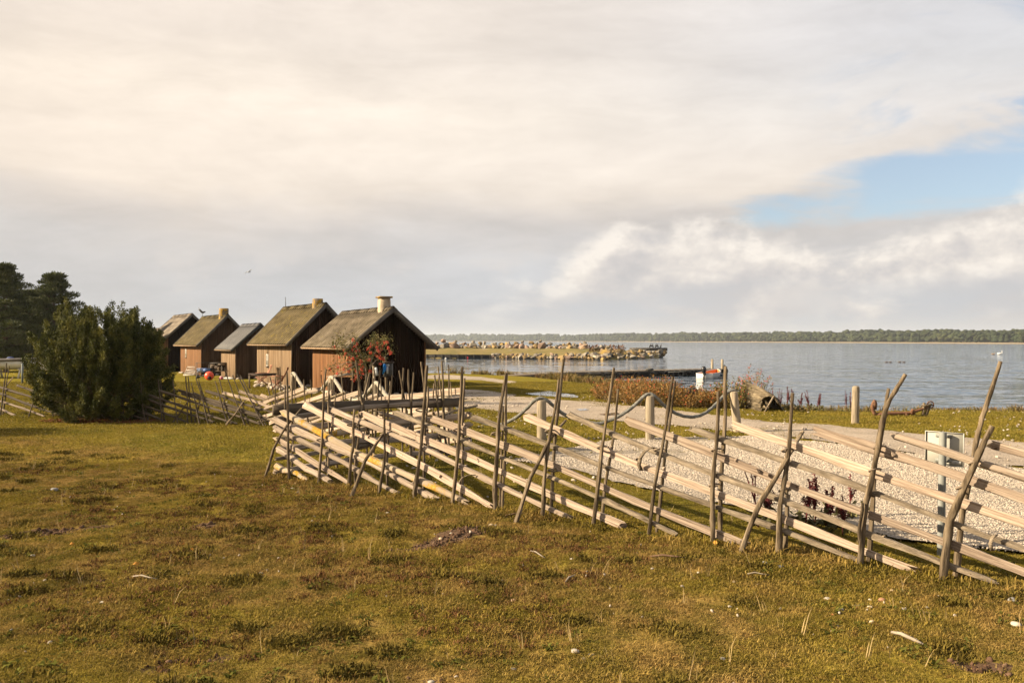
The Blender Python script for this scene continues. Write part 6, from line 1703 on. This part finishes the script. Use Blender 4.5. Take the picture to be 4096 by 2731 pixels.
# white boat on trestles at the left edge
c = P(20, 1509, 51.0); c.z = gzs(c.x, c.y)
wb_ = thing('covered_boat', c, 'long white boat on trestles under the pines', 'boat', None, 0.04)
M_cov = pmat('grey_boat_cover', (.075, .068, .062), (.15, .135, .12), 2, rough=.8); M_wht2 = pmat('white_boat_side', (.50, .51, .53), (.60, .61, .63), 3, rough=.4)
mb = MB(); V = []; F = []
for i in range(11):
    s = i / 10; x_ = -3.6 + 7.6 * s; b_ = .95 * (1 - max(0, s - .55) ** 2 * 3.2); b_ = max(b_, .06); lf = .25 * s ** 2
    V += [(x_, -b_ * .35, .50 + lf * .3), (x_, -b_ * .92, .72 + lf * .5), (x_, -b_, 1.02 + lf), (x_, b_, 1.02 + lf), (x_, b_ * .92, .72 + lf * .5), (x_, b_ * .35, .50 + lf * .3)]
for i in range(10):
    for k in range(6):
        F.append((6 * i + k, 6 * i + (k + 1) % 6, 6 * i + 6 + (k + 1) % 6, 6 * i + 6 + k))
F += [(0, 5, 4, 3, 2, 1), tuple(60 + k for k in range(6))]
F = [f[::-1] for f in F]
mb.add(V, F); loc_build(mb, 'hull', M_wht2, wb_)
mb = MB(); mb.tube([(-3.65, -.95, 1.08), (0, -.98, 1.10), (1.5, -.9, 1.14), (2.8, -.6, 1.2), (4.0, -.05, 1.32)], [.09, .10, .10, .09, .06], 8); mb.box((0, 0, 1.09), (7.0, 1.7, .06)); loc_build(mb, 'cover', M_cov, wb_)
for x_ in (-2.4, -.6, 1.2, 2.6):
    mb = MB(); mb.tube([(x_, -.75, 0), (x_ + .05, -.55, .66)], .06, 7); mb.tube([(x_, .75, 0), (x_, .55, .66)], .06, 7); mb.box((x_, 0, .52), (.1, 1.4, .1)); loc_build(mb, 'trestle', M_frame, wb_)
mb = MB(); q = P(42, 1435, 51); mb.blob(q, .17, 3, .08, 2, (1.3, 1, .8)); tag(mb.build('blue_bundle', flat('bundle_blue', (.03, .05, .14), .8), None, q, smooth=True), 'small dark blue bundle lying on the white boat', 'bundle')
f = G(89, 1532); f.z = gzs(f.x, f.y); mb = MB(); mb.tube([f - Vector((0, 0, .05)), P(90, 1453, f.y)], .055, 8); tag(mb.build('grey_pole', flat('pole_bluegrey', (.12, .145, .15), .7), None, f), 'slim blue grey pole in front of the white boat', 'pole')

# old upturned boat, broken open at its end
M_clk = pmat('rotten_planks', (.045, .035, .022), (.125, .098, .063), 4, (.8, .8, 5), .95, .5, 10, rnd=.35, c3=(.22, .178, .118), coord='Object')
E_ap, E_l, E_r = P(3091, 1584, 26.3), G(3052, 1648), P(3132, 1630, 27.4)
B_ap, B_l, B_r = P(2977, 1531, 28.2), P(2960, 1628, 28.6), P(3035, 1600, 30.6)
for q in (E_l, E_r, B_l, B_r): q.z = gzs(q.x, q.y) - .02
wr = thing('old_boat_wreck', (E_l + E_r) / 2, 'rotting upturned clinker boat, its broken end open like a tent', 'boat')
for side, (el_, bl_) in enumerate(((E_l, B_l), (E_r, B_r))):
    for k in range(6):
        V, F = [], []
        nst = 6
        for i in range(nst):
            s = i / (nst - 1); ap = E_ap.lerp(B_ap, s); ft = el_.lerp(bl_, s); ap = ap + Vector((0, 0, .10 * math.sin(math.pi * s)))
            out_ = (ft - ap); nrm_ = Vector((out_.x, out_.y, 0)).normalized()
            for e_, f in enumerate((k / 6 - .01, (k + 1) / 6 + .015)):
                p_ = ap.lerp(ft, f); bul = .20 * math.sin(math.pi * min(1, max(0, f))) * (1 - .25 * s)
                p_ = p_ + nrm_ * bul + Vector((0, 0, .55 * bul)) + nrm_ * (.045 * e_)
                if i == 0: p_ = p_ + (E_ap - B_ap).normalized() * random.uniform(-.10, .07)
                V.append(p_)
        for i in range(nst - 1):
            q = (2 * i, 2 * i + 1, 2 * i + 3, 2 * i + 2); F.append(q)
        mb = MB(); mb.add(V, F); o = mb.build('strake', M_clk, wr); sm = o.modifiers.new('thick', 'SOLIDIFY'); sm.thickness = .03
mb = MB(); mb.beam(E_ap + Vector((.03, -.05, .02)), E_l + Vector((.03, -.04, 0)), .045, .04); mb.build('end_frame', M_grey, wr)
mb = MB(); mb.beam(E_ap + Vector((.03, -.05, .0)), E_r + Vector((.0, -.04, 0)), .045, .04); mb.build('end_frame', M_grey, wr)
mb = MB(); mb.beam(E_ap, B_ap + Vector((0, 0, .05)), .08, .09); mb.build('keel', M_clk, wr)
for s in (.55, .9):
    mb = MB(); mb.tube([E_l.lerp(B_l, s), E_ap.lerp(B_ap, s) - Vector((0, 0, .08)), E_r.lerp(B_r, s)], .03, 5); mb.build('rib', M_dark, wr)
c = G(2775, 1628); c.z = gzs(c.x, c.y)
wf = thing('boat_fragment', c, 'dark upright fragment of an old boat sunk in the rosehip thicket', 'boat fragment')
for k in range(7):
    a = P(2742 + k * 7.5, 1626, c.y + .15 * k); a.z = c.z - .03; bq = P(2757 + k * 6.2, 1541 + 6 * abs(k - 2.0), c.y + .5 + .1 * k); mb = MB(); mb.beam(a, bq, .035, .12, (1, 0, 0)); mb.build('plank', M_dark, wf)
mb = MB(); mb.beam(P(2748, 1560, c.y + .2), P(2800, 1580, c.y + .9), .05, .09); mb.build('rib', M_dark, wf)

# rusty anchor on the bank
M_rust = pmat('rusty_iron', (.060, .030, .018), (.13, .062, .034), 7, rough=.95, bump=.7, c3=(.17, .095, .055))
Ya = 25.2
def AP(u, v, dy=0): return P(u, v, Ya + dy)
c = G(3560, 1664); c.z = gzs(c.x, c.y)
an = thing('ship_anchor', c, 'big rusty anchor lying on the grassy bank with one fluke raised', 'anchor')
mb = MB(); mb.tube([AP(3502, 1658), AP(3545, 1654), AP(3640, 1652), AP(3655, 1646), AP(3700, 1632), AP(3720, 1620)], [.055, .06, .055, .045, .04, .035], 8, .05); mb.build('shank', M_rust, an, smooth=True)
mb = MB(); mb.tube([AP(3503, 1662), AP(3497, 1650), AP(3491, 1638), AP(3489, 1622), AP(3493, 1608)], [.06, .06, .055, .045, .03], 8, .05); mb.tube([AP(3503, 1662), AP(3512, 1674, .15), AP(3516, 1682, .4)], [.06, .05, .04], 8); mb.build('arms', M_rust, an, smooth=True)
mb = MB(); q = AP(3497, 1618)
mb.add([q + Vector(v) for v in ((-.08, 0, -.13), (.05, -.05, -.15), (.10, 0, .02), (.06, 0, .14), (-.02, 0, .16), (-.09, 0, .05), (-.02, .09, 0), (-.0, -.07, .0))], [(0, 1, 7), (1, 2, 7), (2, 3, 7), (3, 4, 7), (4, 5, 7), (5, 0, 7), (1, 0, 6), (2, 1, 6), (3, 2, 6), (4, 3, 6), (5, 4, 6), (0, 5, 6)]); mb.build('fluke', M_rust, an)
mb = MB(); mb.tube([AP(3650, 1640, -.3), AP(3652, 1652), AP(3656, 1668, .3)], [.05, .07, .05], 7, .08); mb.tube([AP(3622, 1652), AP(3626, 1664)], .06, 7, .1); mb.build('stock', M_rust, an, smooth=True)
V, F = [], []
for i in range(14):
    a = 6.283 * i / 14
    for j in range(6):
        bb = 6.283 * j / 6; rr = .10 + .02 * math.cos(bb); V.append(AP(3722, 1618) + Vector((rr * math.cos(a), .02 * math.sin(bb), rr * math.sin(a))))
for i in range(14):
    for j in range(6): F.append((i * 6 + j, i * 6 + (j + 1) % 6, ((i + 1) % 14) * 6 + (j + 1) % 6, ((i + 1) % 14) * 6 + j))
mb = MB(); mb.add(V, F); mb.build('ring', M_rust, an, smooth=True)
c = AP(3692, 1670); c.z = gzs(c.x, c.y)
sp_ = thing('anchor_trestle', c, 'short crossed wooden posts propping up the anchor shank', 'trestle')
for (u0, u1, v1) in ((3690, 3697, 1610), (3700, 3716, 1616), (3703, 3722, 1612)):
    mb = MB(); a = AP(u0, 1668); a.z = c.z - .03; mb.tube([a, AP(u1, v1)], [.045, .04], 7, .06); mb.build('post', M_stake, sp_, smooth=True)
mb = MB(); mb.tube([AP(3686, 1623, -.08), AP(3730, 1619, -.08)], .03, 6, .05); mb.build('cross_bar', M_stake, sp_, smooth=True)

# ------------------------------------------------------------------ far shore
ang = [(5600, 1382), (4900, 1378.6), (4096, 1375.4), (3600, 1372.3), (3100, 1369.6), (2700, 1367.7), (2300, 1366.3), (1900, 1365.6), (1600, 1365.2), (900, 1364.9)]
coast = [Gs(u, v) for u, v in ang]
V, F = [], []
for i, p in enumerate(coast):
    dv = Vector((p.x, p.y, 0)).normalized(); rise = .018 if i < 5 else .010
    for d, z in ((-20, -1.5), (0, -.5), (14, .25), (45, .9), (160, 3.5), (420, 9.0), (900, 9)): q = p + dv * d; V.append((q.x, q.y, z))
for i in range(len(coast) - 1):
    for k in range(6): F.append((i * 7 + k, i * 7 + k + 1, (i + 1) * 7 + k + 1, (i + 1) * 7 + k))
M_sand = pmat('far_sand', (.22, .17, .105), (.30, .24, .155), .01, coord='World', rough=.95)
tag(link('far_shore', npmesh('far_shore', V, F), M_sand), 'low far shore with a pale beach', None, None, 'structure')
def far_tree(seed):
    g = np.random.default_rng(seed); mb = MB(); con = seed % 3 == 0
    if con:
        for k in range(5): mb.blob((g.uniform(-.05, .05), g.uniform(-.05, .05), .22 + k * .17), .26 - k * .042, seed * 9 + k, .3, 1, (1, 1, .8))
    else:
        for k in range(6): a = k * 1.1; mb.blob((.17 * math.cos(a), .17 * math.sin(a), .42 + .09 * k), g.uniform(.18, .27), seed * 9 + k, .3, 1, (1, 1, .85))
    mb.tube([(0, 0, -.05), (0, 0, .5)], [.03, .02], 5)
    return npmesh('far_tree', mb.V, mb.F)
M_far = pmat('far_wood', (.012, .019, .010), (.026, .033, .016), .03, coord='World', rough=.95, rnd=.35, c3=(.042, .046, .018), isl=.25, spec=.05)
n = 9500; U_ = g.uniform(900, 5600, n); us_ = np.array([a for a, _ in ang][::-1], float); xs_ = np.array([p.x for p in coast][::-1]); ys_ = np.array([p.y for p in coast][::-1])
bx = np.interp(U_, us_, xs_); by = np.interp(U_, us_, ys_); dist = np.hypot(bx, by); d = 24 + 330 * g.uniform(0, 1, n) ** 1.6
X = bx * (1 + d / dist); Y = by * (1 + d / dist); zz = .6 + d * .012
hgt = (5.4 + .0034 * dist) * g.uniform(.75, 1.15, n) * (.72 + .56 * fbm(X * .010, Y * .010, 211, 3)) * (1 + .3 * (d > 150))
scatter('far_wood', np.stack([X, Y, zz], 1), hgt, np.stack([np.zeros(n), np.zeros(n), g.uniform(0, 6.28, n)], 1), [far_tree(i) for i in range(8)], M_far, 'pine wood along the far shore, reading as one mass')

n = 420; k_ = g.uniform(-1.7, -.545, n); Yw = g.uniform(95, 190, n); Xw = k_ * Yw
scatter('inland_wood', np.stack([Xw, Yw, np.zeros(n) - .05], 1), g.uniform(5.5, 9.0, n), np.stack([np.zeros(n), np.zeros(n), g.uniform(0, 6.28, n)], 1), [far_tree(i + 20) for i in range(6)], M_far, 'dark wood inland behind the pines')

# ------------------------------------------------------------------ birds
M_swan = flat('swan_white', (.72, .71, .68), .7)
p = Gs(4000, 1418); mb = MB()
mb.tube([p + Vector(v) for v in ((-.62, 0, .28), (-.42, 0, .20), (-.12, 0, .19), (.18, 0, .17), (.40, 0, .13))], [.02, .15, .23, .21, .06], 10)
mb.tube([p + Vector(v) for v in ((.30, 0, .16), (.42, 0, .32), (.40, 0, .50), (.36, 0, .64), (.42, 0, .74), (.52, 0, .72))], [.09, .065, .05, .045, .055, .03], 8)
sw = thing('swan', p, 'white swan swimming far out on the right', 'bird'); mb.build('body', M_swan, sw, smooth=True)
mb = MB(); mb.tube([p + Vector((.51, 0, .72)), p + Vector((.62, 0, .69))], [.028, .012], 6); mb.build('bill', flat('bill_orange', (.45, .14, .03), .5), sw)
p = Gs(3972, 1418); mb = MB(); mb.tube([p + Vector(v) for v in ((-.4, 0, .14), (-.1, 0, .12), (.2, 0, .10), (.34, 0, .20), (.36, 0, .36), (.46, 0, .40))], [.02, .14, .13, .05, .045, .02], 8); tag(mb.build('cygnet', flat('cygnet_brown', (.30, .21, .14), .8), None, p, smooth=True), 'brown young swan swimming left of the white swan', 'bird')
for k, u in enumerate((3545, 3560, 3598, 3615)):
    p = Gs(u, 1449); mb = MB(); mb.tube([p + Vector(v) for v in ((-.22, 0, .06), (0, 0, .06), (.15, 0, .05), (.2, 0, .15), (.28, 0, .16))], [.02, .075, .06, .035, .012], 7); tag(mb.build('duck', flat('duck_%d' % k, (.13, .10, .085), .8), None, p, smooth=True), ('first', 'second', 'third', 'fourth')[k] + ' from the left of the four brown ducks out on the bay', 'bird', 'ducks on the bay')
p = P(996, 1088, 120); gu = thing('flying_gull', p, 'white gull flying in the grey sky above the huts', 'bird')
mb = MB(); mb.tube([p + Vector(v) for v in ((-.24, 0, 0), (-.1, 0, 0), (.08, 0, .0), (.2, 0, .03), (.27, 0, .02))], [.015, .06, .07, .045, .01], 8); mb.build('body', M_swan, gu, smooth=True)
for sg_ in (-1, 1):
    mb = MB(); V = [p + Vector(v) for v in ((-.10, 0, .03), (.08, 0, .04), (.16, sg_ * .28, .16), (.0, sg_ * .26, .14), (.02, sg_ * .66, .06), (-.04, sg_ * .64, .05))]
    mb.add(V, [(0, 1, 2, 3), (3, 2, 4, 5)]); o = mb.build('wing', flat('gull_grey%d' % sg_, (.5, .5, .5), .8), gu); sm = o.modifiers.new('thick', 'SOLIDIFY'); sm.thickness = .012
gu.rotation_euler = (R(-18), 0, R(65)); gu.scale = (1.4,) * 3

# ------------------------------------------------------------------ stones, sticks and leaves on the meadow
SC = {'w': flat('stone_white', (.36, .32, .26), .9), 'g': flat('stone_grey', (.20, .19, .175), .9), 'r': flat('stone_red', (.33, .165, .095), .9), 'o': flat('stone_orange', (.30, .13, .045), .9), 'c': flat('stone_cream', (.40, .315, .205), .9), 'd': flat('stone_dark', (.10, .098, .095), .9), 'p': flat('stone_pink', (.34, .22, .165), .9)}
stones = [(3529, 2396, 17, 'r', 'round reddish stone, largest of the stones at the right'), (3440, 2418, 12, 'g', 'blue grey stone in the cluster left of the reddish stone'), (3420, 2430, 13, 'o', 'flat orange stone in the cluster left of the reddish stone'), (3366, 2441, 12, 'w', 'pale stone at the left of the stone cluster'), (3418, 2412, 8, 'w', 'small white stone above the orange one'), (3481, 2434, 12, 'c', 'cream stone just below the reddish stone'),
    (3487, 2489, 12, 'c', 'round cream stone alone below the stone cluster'), (3614, 2437, 12, 'w', 'white oval stone right of the reddish stone'), (3707, 2434, 13, 'p', 'pinkish block under a small pale stone'), (3710, 2418, 9, 'w', 'small pale stone resting above the pinkish block'), (3570, 2359, 9, 'c', 'small cream stone near the fence foot at right'), (3309, 2380, 15, 'w', 'flat whitish stone, long and low, left of centre right'), (3122, 2272, 15, 'd', 'dark grey stone near the second brace'), (3058, 2260, 12, 'g', 'grey brown stone left of the dark one by the brace'),
    (2893, 2645, 12, 'g', 'grey round stone low in the middle right'), (2918, 2419, 9, 'w', 'small white stone in open turf, centre right'), (4066, 2491, 22, 'w', 'big white block at the right edge'), (4050, 2404, 20, 'g', 'hollow grey stone near the right edge'), (2937, 2316, 8, 'w', 'tiny white stone by a green tuft'), (3328, 2521, 8, 'c', 'small cream stone low at right centre'), (3331, 2459, 7, 'o', 'tiny orange stone under the cluster'),
    (2054, 2396, 13, 'p', 'pale pinkish stone in the middle of the meadow'), (2300, 2606, 20, 'w', 'largest of the flat white slabs bedded in the turf'), (2366, 2614, 15, 'w', 'right one of the white slabs bedded in the turf'), (2335, 2628, 14, 'g', 'grey slab between the white slabs'), (1724, 2704, 15, 'w', 'flat white stone at the bottom edge, centre left'), (1825, 2699, 9, 'w', 'small white stone near the bottom edge'), (2051, 2668, 13, 'g', 'pale grey flat stone low in the centre'), (1965, 2099, 13, 'c', 'cream stone beside the fence foot near the third brace'), (1982, 2100, 9, 'g', 'grey stone touching the cream one near the third brace'),
    (1762, 2156, 9, 'c', 'cream stone on the bare earth heap'), (1804, 2147, 7, 'w', 'small pale stone on top of the bare earth heap'), (1550, 2057, 7, 'w', 'tiny white stone left of the bare earth heap'), (2289, 2234, 10, 'w', 'thin white stone lying flat in mid meadow'), (1867, 2543, 9, 'w', 'small pale flat stone in the lower centre'), (131, 2224, 11, 'w', 'white stone near the left edge'), (217, 1967, 15, 'g', 'grey rounded stone far left in the meadow'), (408, 2423, 12, 'w', 'pale flat stone at lower left'), (355, 2420, 9, 'g', 'grey stone next to the pale flat one at lower left'), (1042, 2298, 10, 'g', 'grey stone in the open turf at left centre'), (1170, 1958, 9, 'w', 'white stone just in front of the fence corner'), (450, 2452, 8, 'p', 'small pinkish stone at lower left')]
for i, (u, v, r, cc, lb) in enumerate(stones):
    p = G(u, v); p.z = gzs(p.x, p.y); rr = r * p.y / FPX * .82
    ms = MB(); ms.blob((0, 0, rr * .22), rr, 500 + i, .17, 2, (1.15, .95, .45 if 'flat' in lb or 'slab' in lb else .72))
    tag(link('meadow_stone', npmesh('meadow_stone', ms.V, ms.F, True), SC[cc], None, p), lb, 'stone', 'stones lying in the meadow')
M_stick = pmat('bleached_stick', (.16, .13, .10), (.28, .235, .18), 6, rough=.9); M_stick2 = pmat('brown_stick', (.08, .045, .028), (.15, .09, .055), 6, rough=.9)
for i, (a, bq, r, m_, lb) in enumerate((((3567, 2526), (3694, 2575), .022, M_stick, 'bleached piece of driftwood lying at lower right'), ((526, 2320), (631, 2334), .012, M_stick, 'thin pale stick at the left of the meadow'), ((2600, 2235), (2746, 2242), .016, M_stick2, 'long brown stick just in front of the fence'), ((2022, 2073), (2140, 2062), .018, M_stick2, 'dark bark strip by the foot of the third brace'), ((2262, 2331), (2302, 2303), .012, M_stick, 'short grey stick in mid meadow'), ((2123, 2205), (2180, 2225), .011, M_stick, 'thin pale stick right of the bare earth heap'), ((2990, 2300), (3080, 2304), .010, M_stick, 'thin straw coloured twig near the dark stone'))):
    p = G(*a); q = G(*bq); p.z = gzs(p.x, p.y) + .02; q.z = gzs(q.x, q.y) + .02; mb = MB(); mb.tube([p, p.lerp(q, .35) + Vector((0, .02, .012)), p.lerp(q, .7) + Vector((0, -.01, .008)), q], [r * .5, r * .75, r * .6, r * .3], 6, .15)
    tag(mb.build('fallen_stick', m_, None, p, smooth=True), lb, 'stick', 'sticks on the meadow')
M_leaf = pmat('fallen_leaf', (.36, .15, .02), (.46, .24, .04), 8, rough=.8)
for i, (u, v, r, lb) in enumerate(((286, 2184, 9, 'orange fallen leaf standing in the turf at left'), (730, 2203, 8, 'yellow orange fallen leaf left of centre'), (769, 2222, 11, 'larger orange fallen leaf below the yellow one'), (2318, 2618, 10, 'orange leaf lying among the white slabs'), (2861, 2191, 13, 'red brown fallen leaf at the foot of the fence'), (542, 2286, 12, 'pale brown fallen leaf at left in the turf'))):
    p = G(u, v); p.z = gzs(p.x, p.y) + .035; rr = r * p.y / FPX; V = [(-rr, 0, 0), (-rr * .3, -rr * .5, .02), (rr * .5, -rr * .4, .01), (rr, .01, .025), (rr * .4, rr * .5, .03), (-rr * .4, rr * .45, .03)]
    me = npmesh('fallen_leaf', V, [(0, 1, 5), (1, 4, 5), (1, 2, 4), (2, 3, 4)]); o = link('fallen_leaf', me, M_leaf, None, p); o.rotation_euler = (.5, .3, i * 1.3); tag(o, lb, 'leaf', 'fallen leaves on the meadow')

# ------------------------------------------------------------------ sea air: far things fade
HZ = 1.1e-4
if HZ:
    m = bpy.data.materials.new('sea_haze'); m.use_nodes = True; t = NT(m.node_tree)
    out = t.new('ShaderNodeOutputMaterial'); pv = t.new('ShaderNodeVolumePrincipled')
    pv.inputs['Color'].default_value = (.86, .92, 1.0, 1); pv.inputs['Density'].default_value = HZ; pv.inputs['Anisotropy'].default_value = .2
    t.l.new(pv.outputs[0], out.inputs['Volume'])
    mb = MB(); mb.box((0, 5650, 20), (18400, 13000, 47))
    tag(mb.build('haze', m), 'thin sea haze over the bay', None, None, 'stuff')
